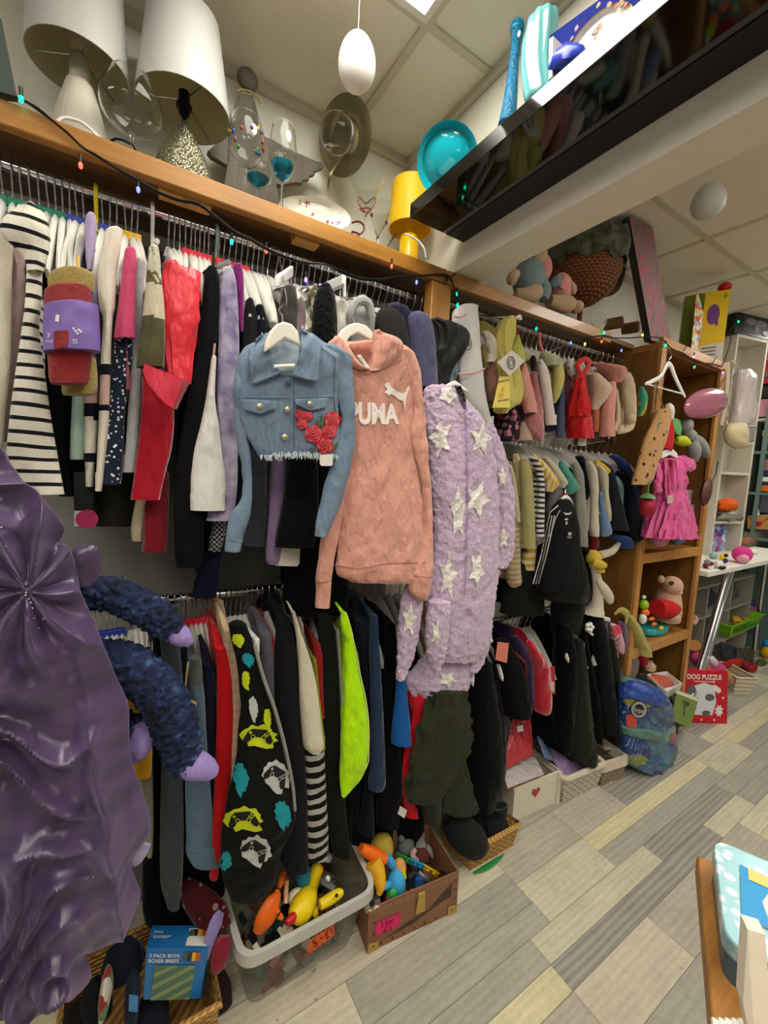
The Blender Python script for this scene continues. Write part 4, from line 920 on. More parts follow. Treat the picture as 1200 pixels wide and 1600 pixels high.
G('piped_jacket', 'jacket', 'black jacket edged by a thin cream pipe beside the neon vest', F_('cream_pipe', 'A8A488'), [(985, 524, 530), (1040, 528, 534), (1120, 530, 537), (1200, 528, 534)], .495)
o_, S = G('neon_vest', 'vest', 'neon yellow high visibility vest hanging as a bright pointed strip', F_('neon', 'AEE600', rough=.6, bump=.1, wr=.8), [(958, 533, 541), (968, 531, 545), (985, 534, 549), (1000, 540, 551), (1012, 538, 554), (1050, 539, 561), (1090, 538, 570), (1130, 535, 575), (1170, 533, 575), (1200, 531, 571), (1222, 531, 560), (1244, 533, 537)], .535, k=.35)
L = MB(); L.tube([W(a, b, x=.545) for a, b in ((541, 958), (549, 985), (552, 1000), (555, 1012), (562, 1050), (571, 1090), (576, 1130), (576, 1170), (572, 1200), (536, 1244))], .0018, 6, sub=3); L.build('binding', F_('neon_binding', 'D8E880'), o_)
G('dark_top', 'top', 'dark navy top immediately past the neon vest', F_('ink', '10131C'), [(970, 554, 568), (1020, 560, 576), (1100, 568, 580), (1200, 572, 582), (1300, 560, 585)], .49)
G('navy_sweatshirt', 'sweatshirt', 'dark blue sweatshirt sleeve between neon vest and blue t-shirt', F_('dark_blue', '1E3048'), [(962, 578, 590), (1000, 577, 592), (1060, 578, 596), (1140, 579, 600), (1200, 577, 602), (1225, 575, 602), (1234, 577, 598)], .515, k=.5)
G('black_cardigan', 'cardigan', 'long black cardigan between dark blue sweatshirt and olive trousers', F_('deep_black', '070708', var=.3), [(975, 602, 618), (1040, 600, 622), (1120, 600, 622), (1220, 590, 628), (1290, 588, 622)], .49, k=.5)
G('blue_tee', 't-shirt', 'bright blue t-shirt sleeve beneath the lilac fleece', F_('bright_blue', '0C5090', rough=.7), [(1050, 620, 634), (1090, 617, 637), (1130, 613, 641), (1158, 611, 643), (1162, 612, 643)], .52, k=.5)
o_, S = G('red_football_shirt', 'shirt', 'bright red shirt showing between blue t-shirt and olive trousers', F_('shirt_red', 'C41020', rough=.6), [(1070, 636, 676), (1090, 636, 680), (1106, 641, 678), (1120, 644, 664), (1160, 634, 656), (1210, 628, 650), (1250, 630, 648), (1276, 634, 654)], .51, k=.4)
MB().prism([W(a, b, x=.53) for a, b in ((626, 1260), (636, 1266), (632, 1279), (622, 1272))], (-.003, 0, 0)).build('white_tag', mat('tag_paper', 'DCD8CE'), o_, smooth=False)
ol2 = F_('olive_drab', '2E3022')
ot = thing('olive_trousers', 'olive green cargo trousers below the lilac fleece robe', 'trousers', W(690, 1290, x=.55))
q = cloth([(1080, 672, 726), (1100, 670, 728), (1130, 660, 731), (1165, 652, 730), (1195, 644, 714), (1220, 638, 700), (1240, 636, 690), (1253, 640, 684)], .55, k=.25, n=44, sub=10, fold=(.3, 4), kmax=.026); fuzz(q, .005, 14); q.build('leg', ol2, ot)
q = cloth([(1160, 702, 722), (1200, 696, 728), (1240, 692, 738), (1265, 690, 743), (1274, 702, 730)], .53, k=.25, n=36, sub=10, fold=(.3, 4), kmax=.02); fuzz(q, .004, 14); q.build('leg', ol2, ot)
cloth([(1240, 650, 690), (1265, 658, 690), (1287, 664, 688)], .53, k=.4).build('cuff', ol2, ot)
for i, (nm, a, b, lab) in enumerate((('black_top', 442, 470, 'black top deep between sweatshirt and cream tee'), ('black_coat', 520, 548, 'black coat deep behind the neon vest'), ('navy_joggers', 556, 580, 'navy joggers deep behind the dark blue sweatshirt'), ('black_tracksuit', 584, 612, 'black tracksuit deep behind the black cardigan'), ('black_skirt', 628, 660, 'black skirt deep behind the red shirt'))):
 G(nm, 'garment', lab, F_('deep_black', '070708', var=.3) if i != 2 else F_('ink', '10131C'), [(985, a, b - 6), (1100, a - 2, b), (1250, a - 8, b + 4), (1330, a - 6, b)], .43, k=.4)
G('black_long_dress', 'dress', 'added black cloth standing in for the shade behind the jeans and slate joggers', F_('deep_black', '070708', var=.3), [(1050, 236, 350), (1250, 226, 350), (1400, 222, 352), (1440, 226, 350)], .38, k=.3)  # added dark sheet imitating the deep shade under the lower rail
G('black_hoodie', 'hoodie', 'black hoodie on the lower rail above the toy tub', F_('soft_black', '161719', var=.15), [(1000, 268, 292), (1100, 266, 294), (1250, 264, 296), (1330, 262, 292)], .45)
# baby rail, under the toys
pu = lambda px: 468 + .33 * (px - 690)
hang_row([(p, 'w') for p in (712, 722, 732, 744, 756, 768, 780, 792, 804, 815, 824, 832, 840, 848, 855, 862, 869, 876, 884, 891, 898, 906, 914, 922, 930, 938, 946, 954)], ZU + .015, 'on the baby clothes rail', small=True, py=pu)
pkh = mat('coral_plastic', 'E07070', rough=.4)
o = thing('clothes_hanger', 'coral pink plastic hanger arching over lime baby clothes', 'clothes hanger', W(850, 540, x=.4))
MB().tube([W(838, 505, x=.3), W(842, 520, x=.36), W(846, 545, x=.42), W(862, 560, x=.46), W(876, 572, x=.48), W(879, 585, x=.48)], .006, 8, sub=4).build('arm', pkh, o)
MB().tube([W(805, 508, x=.32), W(810, 522, x=.36), W(806, 535, x=.4)], .005, 8, sub=3).build('hook', mat('red_plastic', 'C82A38', rough=.4), o)
kb = dict(zr=ZU)
XB = .44
G('sleeping_bag', 'sleeping bag', 'white quilted baby sleeping bag in clear wrapping beside the post', mat('white_quilt', 'B8B4B0', rough=.45, bump=.3, bs=30, bd=.01, spec=.6), [(478, 716, 747), (488, 707, 747), (510, 706, 749), (545, 714, 751), (580, 716, 755), (612, 720, 758), (640, 733, 764), (660, 752, 769), (668, 764, 771)], .5, k=.35, fold=(.2, 4), body=False)
sbg = [o for o in bpy.data.objects if o.name == 'sleeping_bag'][0]
def badge(c, r, tilt_n, m1, txt, parent, u, v_, d=.002):
 c, u, v_ = V(c), V(u).normalized(), V(v_).normalized(); n = u.cross(v_)
 Q = MB(); N = 28
 for a, b in ((r, r * .9),):
  Q.loft([[c + (u * math.cos(2 * PI * i / N) + v_ * math.sin(2 * PI * i / N)) * rr + n * h for i in range(N)] for rr, h in ((a, 0), (a, d), (b, d), (b, 0))], loop=True)
 if txt: flat_text(txt, c - u * r * .5 - v_ * r * .38 + n * d, u, v_, r, r * .75, mb=Q, bold=.02)
 return Q.build('logo', m1, parent, smooth=False)
for a_, b_ in (((716, 584), (757, 576)), ((710, 494), (728, 490))): MB().tube([W(*a_, x=.527), W((a_[0] + b_[0]) / 2, (a_[1] + b_[1]) / 2 + 3, x=.536), W(*b_, x=.527)], .0035, 6, sub=3).build('pink_trim', mat('trim_pink', 'C89A9A', rough=.6), sbg)
badge(W(730, 537, x=.527), .021, 0, mat('ink_print', '2A2A2C'), '8', sbg, (-.1, 1, 0), (0, 0, 1))
G('white_bonnet', 'bonnet', 'white frilled baby bonnet beside the white sleeping bag', F_('bonnet_white', 'C4BCB0'), [(520, 752, 764), (530, 756, 774), (541, 758, 777), (556, 764, 777), (566, 760, 772)], .47, k=.6, fold=(.4, 5), body=False)
G('mauve_trousers', 'trousers', 'mauve baby trousers below the white bonnet', F_('mauve', '94685C'), [(552, 765, 778), (580, 760, 779), (605, 757, 778), (626, 763, 774)], .46, body=False)
G('gold_romper', 'romper', 'small gold and white romper just under the bonnet', F_('gold_white', 'B8A070'), [(540, 754, 764), (560, 754, 766), (575, 757, 764)], .45, body=False)
yl_ = F_('pale_yellow', 'BCB060')
o_, S = G('yellow_baby_dress', 'dress', 'pale yellow gathered baby dress with white diamond tag and card', yl_, [(496, 790, 806), (504, 779, 805), (520, 774, 803), (550, 776, 802), (590, 778, 812), (625, 776, 812), (640, 772, 796), (646, 776, 792)], .48, k=.5, fold=(.3, 4))
MB().tube([W(a, b, x=.49) for a, b in ((806, 498), (812, 494), (813, 500))], .006, 8, sub=3).build('hanger_tip', WHITEPL, o_)
MB().prism([W(a, b, x=.52) for a, b in ((770, 637), (781, 588), (797, 588), (797, 637))], (-.003, 0, 0)).build('card', mat('yellow_card', 'DCCB62', rough=.6), o_, smooth=False)
dk = mat('ink_print', '2A2A2C')
Q = MB()
for y0 in (597, 627): Q.tube([W(778 + i * 1.6, y0 - i * .3 + (1.3 if i % 2 else -1.3), x=.5215) for i in range(12)], .0011, 4)
Q.build('printing', dk, o_, smooth=False)
Q = MB()
for a, b, r in ((786, 608, 3), (783, 618, 4)): Q.prism([W(a + r * math.cos(t), b + r * 1.1 * math.sin(t), x=.5215) for t in [2 * PI * j / 12 for j in range(12)]], (.0008, 0, 0))
Q.build('picture', mat('orange_print', 'D89A48', rough=.6), o_, smooth=False)
MB().prism([W(a, b, x=.535) for a, b in ((777, 566), (800, 547), (820, 564), (796, 588))], (-.002, 0, 0)).build('diamond_tag', mat('tag_white', 'C8C2B8'), o_, smooth=False)
badge(W(798.5, 567, x=.537), .022, 0, dk, '', o_, (-.1, 1, 0), (0, 0, 1)); badge(W(798.5, 567, x=.537), .012, 0, dk, '', o_, (-.1, 1, 0), (0, 0, 1))
G('lime_bib', 'bib', 'lime green triangular baby bib behind the white diamond tag', F_('lime_pale', 'A8AA50'), [(526, 806, 811), (545, 800, 817), (560, 802, 820), (568, 814, 821)], .5, k=.3, body=False)
def B_(name, cat, lab, col, rows, x0=XB, **k):
 return G(name, cat, lab, F_('b_' + col, col) if isinstance(col, str) else col, rows, x0, k=k.pop('k', .5), bw=.1, **k)
pk2 = fab('pink_print', 'C88A80', pat=('dots', 55, .1, '4A3A40'))
B_('pink_sleepsuit', 'sleepsuit', 'pink printed baby sleepsuit sleeve next to the yellow dress', pk2, [(570, 815, 822), (590, 811, 828), (625, 815, 836), (645, 819, 839)], .49)
B_('peach_vest', 'vest', 'peach vest under the yellow baby dress', 'C49A84', [(575, 806, 815), (610, 800, 812), (630, 798, 811)], .46, body=False)
B_('pink_velvet_suit', 'suit', 'dusky pink velvet baby suit hanging below the pink sleepsuit', fab('pink_velvet', 'A86A6A', sheen=.9), [(585, 828, 838), (630, 832, 847), (652, 820, 849), (672, 823, 850), (684, 836, 850), (690, 841, 847)], .47)
B_('floral_dress', 'dress', 'dark floral baby dress behind the pink velvet suit', fab('dark_floral', '1E1A22', pat=('multi', 60, ['1A1820', '2A1E2A', '241A28', 'A86A74', '1C1A22', '6A4A50'])), [(630, 795, 815), (650, 787, 815), (672, 778, 812), (690, 778, 810)], .44)
B_('beige_leggings', 'leggings', 'beige baby leggings low under the dark floral dress', 'A8907C', [(660, 812, 826), (675, 808, 830), (688, 806, 832)], .45, body=False)
B_('white_baby_top', 'top', 'white baby top with straight sleeve beside pink velvet suit', 'CCC0B8', [(564, 840, 848), (580, 841, 857), (610, 846, 862), (640, 850, 866), (664, 852, 870)], .49)
B_('bow_top', 'top', 'black and pink bow on a baby top above the white sleeve', fab('bow_black', '2A1E24'), [(558, 829, 836), (566, 828, 838), (580, 830, 836)], .49, body=False)
B_('lime_cardigan', 'cardigan', 'lime yellow baby cardigan sleeve under the coral hanger', 'B4AC66', [(560, 858, 872), (577, 864, 880), (595, 864, 881), (615, 863, 876), (630, 864, 868)], .48)
B_('sage_top', 'top', 'sage green baby top folded over the coral hanger', '9A9C80', [(551, 845, 858), (560, 843, 872), (572, 848, 874)], .475, body=False)
B_('denim_dungarees', 'dungarees', 'blue denim baby dungarees between white top and red dress', fab('denim_baby', '44506A', bump=.4, bs=500), [(600, 874, 881), (640, 870, 882), (684, 868, 882)], .465)
B_('plum_dress', 'dress', 'faded plum baby dress behind the red tiered dress', '80505A', [(570, 882, 896), (600, 880, 896), (650, 882, 890)], .44)
B_('white_floral_top', 'top', 'white baby top with black floral print above the red dress', fab('white_floral', 'B8B0A4', pat=('dots', 60, .25, '2A2428')), [(563, 884, 896), (580, 886, 902), (594, 894, 900)], .47, body=False)
rd = fab('red_baby', 'B41418', rough=.6)
o_, S = B_('red_tiered_dress', 'dress', 'bright red two tiered baby dress with tied straps', rd, [(590, 900, 914), (605, 897, 916), (625, 892, 919), (645, 889, 921), (651, 889, 921)], .5, fold=(.4, 4))
cloth([(640, 890, 920), (660, 888, 921), (685, 886, 925)], .495, k=.5, fold=(.4, 4)).build('lower_tier', rd, o_)
MB().tube([W(a, b, x=.5) for a, b in ((908, 590), (916, 578), (921, 565), (912, 562), (902, 572), (911, 590))], .012, 8, sub=3, flat=.5).build('straps', rd, o_)
MB().prism([W(a, b, x=.49) for a, b in ((904, 684), (917, 685), (915, 697), (903, 696))], (-.002, 0, 0)).build('white_tag', mat('tag_white', 'C8C2B8'), o_, smooth=False)
B_('cream_bodysuit', 'bodysuit', 'cream baby bodysuit triangle beside the red tiered dress', 'C0A690', [(585, 922, 936), (600, 920, 950), (612, 920, 954), (630, 922, 942), (640, 923, 934)], .48)
B_('orange_shorts', 'shorts', 'orange baby shorts under the cream bodysuit', 'C07050', [(638, 924, 936), (660, 925, 937), (675, 926, 935)], .46, body=False)
B_('bow_headscarf_top', 'top', 'pink printed top with knotted bow at the shoulder', pk2, [(568, 930, 944), (575, 934, 972), (585, 944, 978), (598, 954, 970)], .48)
MB_ = B_('pink_bear_suit', 'suit', 'pink printed baby suit with little bow near the cream fur coat', pk2, [(598, 950, 962), (615, 944, 962), (640, 938, 960), (665, 937, 959), (682, 936, 960)], .49)
crf = mat('cream_fur', 'C0AC90', rough=.95, sheen=.5, bump=.5, bs=160, bd=.006)
o_, S = B_('fur_coat', 'coat', 'cream teddy fur baby coat at the cabinet end of the rail', crf, [(584, 976, 986), (594, 970, 990), (620, 970, 993), (645, 974, 995), (664, 972, 992), (674, 962, 984), (678, 962, 974)], .49)
MB().ball(W(986, 655, x=.51), .022, 12, 8).build('paw', crf, o_)
B_('fur_trousers', 'trousers', 'narrow cream fur trouser leg beside the pink bear suit', crf, [(610, 960, 966), (640, 962, 969), (665, 960, 968), (674, 958, 964)], .48, body=False)
B_('patchwork_toy', 'soft toy', 'colourful patchwork soft toy hanging at the cabinet corner', fab('patchwork', 'C04A30', pat=('multi', 26, ['B83828', '3A9A7A', 'D09040', 'C0A030', '4AA08A'])), [(606, 998, 1006), (622, 996, 1012), (640, 995, 1010), (650, 996, 1004)], .47, body=False)
# middle rail by the cabinet
pm = lambda px: 696 + .1 * (px - 800)
hang_row([(p, 'w') for p in (788, 796, 804, 812, 820, 828, 836, 844, 852, 860, 868, 876, 884, 892, 900, 908, 916, 926, 936, 946, 956)], ZM, 'on the rail of little sweaters', small=True, py=lambda px: 697)
def C_(name, cat, lab, col, rows, x0=XB, **k):
 return G(name, cat, lab, F_('b_' + col, col) if isinstance(col, str) else col, rows, x0, k=k.pop('k', .5), bw=.1, sh=False, **k)
C_('beige_cardigan', 'cardigan', 'cream cardigan sleeve touching the lilac fleece sleeve', 'BCB094', [(728, 792, 800), (750, 796, 806), (785, 800, 811), (816, 804, 814)], .45)
C_('ribbed_suit', 'suit', 'beige striped baby suit leg below the cream cardigan', fab('beige_stripe', 'B4A07E', pat=('stripe', 'z', .022, .5, '9A8468')), [(816, 800, 814), (850, 795, 813), (890, 790, 813), (910, 792, 814), (917, 796, 806)], .44)
C_('duck_top', 'top', 'pale khaki top with duck print beside the olive shirt', fab('duck_print', 'B8AC7C', pat=('dots', 30, .2, 'D8D0B8')), [(711, 800, 810), (730, 802, 818), (755, 806, 818), (775, 808, 815)], .44)
C_('olive_shirt', 'shirt', 'olive green long sleeved shirt on the rail of little sweaters', '9A9260', [(718, 813, 824), (735, 812, 830), (760, 814, 833), (800, 815, 835), (840, 816, 836), (856, 816, 836)], .475)
C_('yellow_striped_romper', 'romper', 'mustard and white striped romper hem below the olive shirt', fab('mustard_stripe', 'B08A28', pat=('stripe', 'z', .03, .5, 'C4B898')), [(845, 824, 840), (870, 815, 838), (890, 814, 836)], .44)
C_('striped_long_top', 'top', 'navy and white striped top with long narrow sleeve', fab('navy_white_stripe', 'C8C4B8', pat=('stripe', 'z', .021, .5, '2C2C3C')), [(714, 824, 836), (728, 832, 846), (745, 839, 850), (770, 840, 851), (810, 838, 850), (839, 837, 850)], .49)
C_('yellow_striped_tee', 't-shirt', 'yellow and white striped t-shirt with short flared sleeve', fab('yellow_stripe', 'D0A028', pat=('stripe', 'y', .022, .5, 'CCC4A8')), [(712, 830, 838), (725, 838, 854), (745, 846, 868), (756, 850, 873), (768, 852, 864)], .485)
C_('grey_marl_top', 'top', 'grey marl sleeve behind the yellow striped t-shirt', '76746E', [(740, 824, 840), (765, 832, 846), (780, 838, 846)], .45, body=False)
C_('cream_trim_tee', 't-shirt', 'cream t-shirt with dark piping between yellow stripes and teal', 'B4B09A', [(716, 848, 858), (730, 855, 872), (748, 864, 884), (754, 868, 887), (762, 872, 882)], .475)
C_('grey_long_top', 'top', 'grey top with long sleeve swinging behind the cream piped tee', '6E6E6C', [(755, 860, 880), (780, 855, 876), (800, 852, 866)], .455)
C_('teal_tee', 't-shirt', 'teal green t-shirt sleeve among the little sweaters', '4A8A7C', [(722, 873, 880), (735, 873, 890), (752, 878, 900), (763, 880, 904), (772, 882, 894)], .48)
C_('grey_marl_sweatshirt', 'sweatshirt', 'light grey marl sweatshirt sleeve beside the black tracksuit top', '85857C', [(726, 893, 902), (738, 894, 911), (770, 897, 914), (810, 896, 917), (853, 895, 918)], .49)
C_('navy_shirt', 'shirt', 'navy shirt strip between grey marl and cream cardigan sleeves', '1E222C', [(714, 898, 912), (735, 910, 922), (770, 914, 925), (815, 914, 924)], .465)
C_('cream_frill_cardigan', 'cardigan', 'cream cardigan sleeve with frilled cuff', 'BCB4A0', [(722, 914, 924), (733, 916, 932), (760, 921, 935), (800, 922, 935), (826, 920, 936), (838, 922, 936)], .49)
C_('pale_blue_shirt', 'shirt', 'pale blue shirt cuff beside the frilled cream cardigan', '6A82A8', [(770, 935, 941), (800, 935, 948), (830, 936, 956), (838, 938, 948)], .475)
C_('cream_knit', 'sweater', 'cream cable knit sweater with scalloped edge', fab('cable_knit', 'B4AE9A', bump=.8, bs=70), [(728, 930, 940), (740, 934, 949), (770, 940, 951), (800, 943, 955), (814, 948, 955)], .485)
C_('yellow_navy_jacket', 'jacket', 'navy jacket with yellow shoulder and pale blue panel', '22262C', [(722, 928, 944), (735, 940, 958), (770, 948, 968), (810, 948, 978), (828, 950, 983)], .465)
MB_ = [o for o in bpy.data.objects if o.name == 'yellow_navy_jacket'][0]
MB().tube([W(930, 722, x=.475), W(940, 728, x=.482), W(952, 737, x=.488)], [.012, .016, .012], 10, flat=.5).build('shoulder_panel', F_('mustard', 'C09A1C'), MB_)
MB().tube([W(962, 745, x=.47), W(970, 760, x=.475), W(971, 785, x=.475), W(973, 805, x=.47)], [.008, .018, .012, .004], 10, flat=.5, sub=3).build('side_panel', F_('ice_blue', '7AA0A8'), MB_)
C_('navy_long_tee', 't-shirt', 'dark navy t-shirt with wide hem nearest the cabinet side', '15171E', [(740, 968, 980), (770, 974, 992), (810, 975, 1002), (838, 976, 1006), (845, 984, 1000)], .475)
C_('royal_blue_jumper', 'jumper', 'royal blue jumper shoulder last on the rail of little sweaters', '1C3474', [(712, 950, 966), (722, 960, 980), (745, 972, 990), (775, 986, 998), (798, 992, 999)], .465)
C_('blue_shorts', 'shorts', 'bright blue shorts hem below the dark navy t-shirt', '24489A', [(838, 950, 985), (850, 962, 990), (856, 968, 988)], .44, body=False)
C_('burgundy_top', 'top', 'burgundy top hem above the yellow billed duck toy', '6A1420', [(835, 920, 932), (850, 920, 936), (862, 922, 930)], .45, body=False)
ts = thing('tracksuit', 'black tracksuit top and trousers with white side stripes and flower badge', 'tracksuit', W(880, 980, x=.49))
tb = F_('tracksuit_black', '0E0F10', rough=.6)
S = cloth([(782, 872, 892), (795, 862, 898), (820, 856, 904), (860, 850, 908), (900, 842, 918), (925, 838, 921), (938, 850, 918)], .51, k=.3, n=30, sub=5, fold=(.2, 3)); S.build('top', tb, ts); bv = S.bvh()
cloth([(925, 858, 918), (960, 860, 912), (988, 862, 906)], .46, k=.3).build('trousers', tb, ts)
L = MB()
for dx in (0, 4.2, 8.4): line([(858 + dx * 1.0, 806), (852 + dx, 838), (845 + dx * .95, 870), (833 + dx, 912)], 1.9, bv, L, .003)
line([(872, 790), (860, 800), (855, 820)], 2.0, bv, L, .004); line([(875, 797), (868, 810), (862, 830), (858, 838)], 1.2, bv, L, .004)
L.build('white_stripes', mat('print_white', 'B4B4B0'), ts)
Q = MB()
for an in (-.55, 0, .55):
 c, s = math.cos(an), math.sin(an)
 decal([(890.5 + (x * c - y * s), 836 + (x * s + y * c)) for x, y in ((0, 1.5), (-1.9, -1.5), (0, -5.5), (1.9, -1.5))], bv, .003, 4, Q)
for k in (0, 1.9): line([(887, 838.5 + k), (894, 838.5 + k)], .8, bv, Q, .003)
Q.build('flower_badge', mat('print_white', 'B4B4B0'), ts)
Q = MB()
for pl in ([(880, 800), (884, 805), (890, 804), (891, 801), (886, 802)], [(882, 810), (888, 810), (887, 813), (883, 813)], [(884, 815), (887, 815), (886, 820), (884, 820)], [(889, 802), (893, 799), (892, 804)]): decal(pl, bv, .003, 5, Q)
Q.build('chest_print', mat('print_white', 'B4B4B0'), ts)
oh = thing('clothes_hanger', 'small white hanger with red marker holding the black tracksuit', 'clothes hanger', W(884, 780, x=.5))
MB().tube([W(a, b, x=.505) for a, b in ((875, 786), (880, 778), (886, 777), (892, 784), (896, 794))], [.005, .008, .009, .008, .005], 8, sub=3, flat=.5).build('arms', WHITEPL, oh)
MB().box(W(881, 777, x=.5) + V((-.006, 0, 0)), W(885, 771, x=.5) + V((.006, 0, 0))).build('size_marker', cubem('red', 'E02038'), oh)
MB().tube([W(883, 771, x=.5), W(883, 760, x=.48), W(884, 730, x=.4), W(884, 697, x=.305)], .002, 6, sub=3).build('hook', STEEL, oh)
G('black_fleece_trousers', 'trousers', 'black trousers hanging behind the tracksuit above the lowest rail', F_('deep_black', '070708', var=.3), [(860, 905, 925), (900, 898, 926), (935, 892, 924)], .45)
G('dark_green_jacket', 'jacket', 'very dark green jacket behind the tracksuit, over the lowest rail', F_('bottle_black', '14160E', var=.2), [(880, 800, 850), (920, 788, 850), (958, 780, 850)], .42, k=.3)
dt = thing('duck_toy', 'white plush duck with yellow bill and floppy wing hung by the cabinet', 'soft toy', W(935, 960, x=.47))
DW = mat('plush_white', 'BCB2A0', rough=.95, sheen=.5, bump=.3, bs=150); DY = mat('plush_yellow', 'C0A23C', rough=.95, sheen=.4, bump=.3, bs=150)
cloth([(884, 920, 930), (895, 922, 938), (920, 922, 942), (945, 920, 943), (960, 908, 944)], .49, k=.7, hollow=False).build('body', DW, dt)
MB().ball(W(926, 872, x=.48), .04, 14, 10).build('head', DY, dt)
MB().tube([W(926, 878, x=.5), W(938, 882, x=.52), W(947, 884, x=.53)], [.024, .022, .012], 12, flat=.6, sub=3).build('bill', DY, dt)
MB().tube([W(930, 890, x=.5), W(940, 892, x=.52), W(945, 893, x=.53)], [.014, .013, .008], 12, flat=.6, sub=3).build('bill', DY, dt)
MB().tube([W(934, 905, x=.51), W(944, 920, x=.52), W(953, 935, x=.52), W(955, 942, x=.52)], [.012, .026, .028, .014], 12, flat=.5, sub=3).build('wing', DW, dt)
MB().tube([W(935, 868, x=.48), W(955, 862, x=.46), W(966, 850, x=.44), W(967, 842, x=.42)], [.02, .018, .012, .006], 10, sub=3).build('leg', DW, dt)
# lowest rail on the cabinet side
pr = lambda px: 965 - .16 * (px - 770)
hang_row([(p, 'w') for p in (748, 756, 766, 774, 782, 790, 798, 806, 814, 822, 830, 840, 850, 862, 874, 886, 898, 910, 924, 940)], ZR, 'on the lowest rail above the white crate', py=pr)
def white_tip(px, py, x, lab, a2):
 o = thing('clothes_hanger', lab, 'clothes hanger', W(px, py, x=x))
 MB().tube([W(a2[0], a2[1], x=.36), W((px + a2[0]) / 2 + 2, (py + a2[1]) / 2 - 4, x=(x + .36) / 2), W(px, py, x=x), W(px + 1, py + 6, x=x)], [.01, .012, .013, .006], 10, flat=.45, sub=4).build('arm', WHITEPL, o)
white_tip(783, 1056, .52, 'white hanger tip poking out under the lilac fleece hem', (758, 1000)); white_tip(738, 1064, .53, 'small white hanger end at the edge of the fleece hem', (734, 1040))
white_tip(886, 1028, .53, 'long white hanger arm crossing the black jacket near the red tags', (860, 990)); white_tip(911, 1011, .5, 'short white hanger end among the dark tracksuits', (904, 998))
R_ = lambda *a, **k: C_(*a, **k)
db = F_('deep_black', '070708', var=.3); sb = F_('soft_black', '161719', var=.15); dg = F_('dark_grey_green', '24261F', var=.15)
R_('black_trousers', 'trousers', 'black trousers hanging beside the olive cargo trousers', db, [(1035, 735, 768), (1080, 730, 775), (1140, 728, 784), (1210, 726, 785), (1262, 728, 770)], .5)
R_('velour_trousers', 'trousers', 'black velour trousers just behind the red bagged clothes', F_('velour_black', '120C14', sheen=.6), [(1040, 762, 782), (1110, 764, 790), (1200, 760, 790), (1240, 752, 782)], .46)
o_, S = R_('black_blazer', 'jacket', 'black jacket with salmon price tag on the lowest rail', db, [(1000, 774, 796), (1030, 772, 812), (1060, 774, 822), (1090, 776, 826), (1116, 780, 828)], .48)
MB().prism([W(a, b, x=.515) for a, b in ((778, 1003), (795, 1005), (792, 1036), (774, 1031))], (-.002, 0, 0)).build('price_tag', mat('salmon_card', 'D07868', rough=.6), o_, smooth=False)
MB().tube([W(a, b, x=.5) for a, b in ((803, 1018), (814, 1028), (821, 1040), (822, 1070), (822, 1100))], .0035, 6, sub=3).build('red_piping', F_('brick_red', '8A1A1C'), o_)
R_('purple_cardigan', 'cardigan', 'deep purple cardigan beside the red velvet sleeve', F_('deep_purple', '2E1A40'), [(995, 800, 812), (1015, 806, 824), (1040, 812, 832), (1080, 824, 833), (1113, 824, 832)], .48)
R_('red_velvet_top', 'top', 'bright red velvet top with rounded sleeve on the lowest rail', vel, [(1002, 823, 832), (1012, 822, 840), (1030, 826, 854), (1050, 830, 861), (1080, 832, 862), (1105, 832, 861), (1113, 836, 856)], .5)
ht = thing('hang_tag', 'red and white card tag hanging next to the red velvet top', 'tag', W(864, 1085, x=.48))
MB().prism([W(a, b, x=.485) for a, b in ((860, 1042), (867, 1041), (868, 1085), (861, 1083))], (-.002, 0, 0)).build('card', mat('tag_red', 'B03038', rough=.5), ht, smooth=False)
MB().prism([W(a, b, x=.487) for a, b in ((861, 1066), (866, 1065), (866, 1081), (862, 1080))], (-.001, 0, 0)).build('white_strip', mat('tag_white', 'C8C2B8'), ht, smooth=False)
R_('black_long_coat', 'coat', 'black coat reaching towards the wicker baskets', db, [(975, 866, 888), (1010, 864, 900), (1060, 864, 902), (1120, 862, 898), (1175, 866, 892)], .485)
R_('charcoal_tracksuit', 'tracksuit', 'charcoal green tracksuit legs dipping into the white wicker basket', dg, [(1000, 896, 912), (1050, 894, 918), (1100, 888, 922), (1150, 882, 928), (1186, 884, 931)], .5)
R_('black_school_trousers', 'trousers', 'black school trousers between charcoal tracksuit and zipped jackets', db, [(980, 900, 916), (1040, 912, 926), (1100, 920, 938), (1160, 926, 942)], .47)
R_('zipped_black_jacket', 'jacket', 'black zipped jacket with white zip pulls near the blue backpack', sb, [(962, 920, 942), (990, 922, 950), (1030, 928, 956), (1090, 930, 962), (1145, 936, 966)], .49)
R_('dark_school_jacket', 'jacket', 'dark jacket closest to the blue patterned backpack', dg, [(1000, 950, 960), (1040, 952, 968), (1090, 955, 970), (1140, 950, 970)], .475)
o_, S = R_('pink_striped_top', 'top', 'pink and white striped top with red tag near the backpack', fab('pink_stripe', 'C87088', pat=('stripe', 'y', .02, .5, 'D0B8BC')), [(976, 948, 966), (995, 952, 974), (1015, 960, 975), (1021, 966, 974)], .485)
MB().prism([W(a, b, x=.515) for a, b in ((956, 980), (968, 976), (973, 988), (960, 994))], (-.002, 0, 0)).build('price_tag', mat('tag_red2', 'C84058', rough=.5), o_, smooth=False)
R_('lilac_puffer', 'coat', 'lilac padded coat between striped top and khaki collar', '7E6C80', [(972, 964, 978), (995, 970, 983), (1030, 970, 984), (1056, 966, 980)], .47)
kh = F_('khaki_yellow', 'A49A52')
o_, S = R_('khaki_jacket', 'jacket', 'khaki yellow jacket with collar at the end of the lowest rail', kh, [(962, 972, 990), (975, 976, 999), (995, 982, 1008), (1012, 988, 1016), (1023, 990, 1018)], .49)
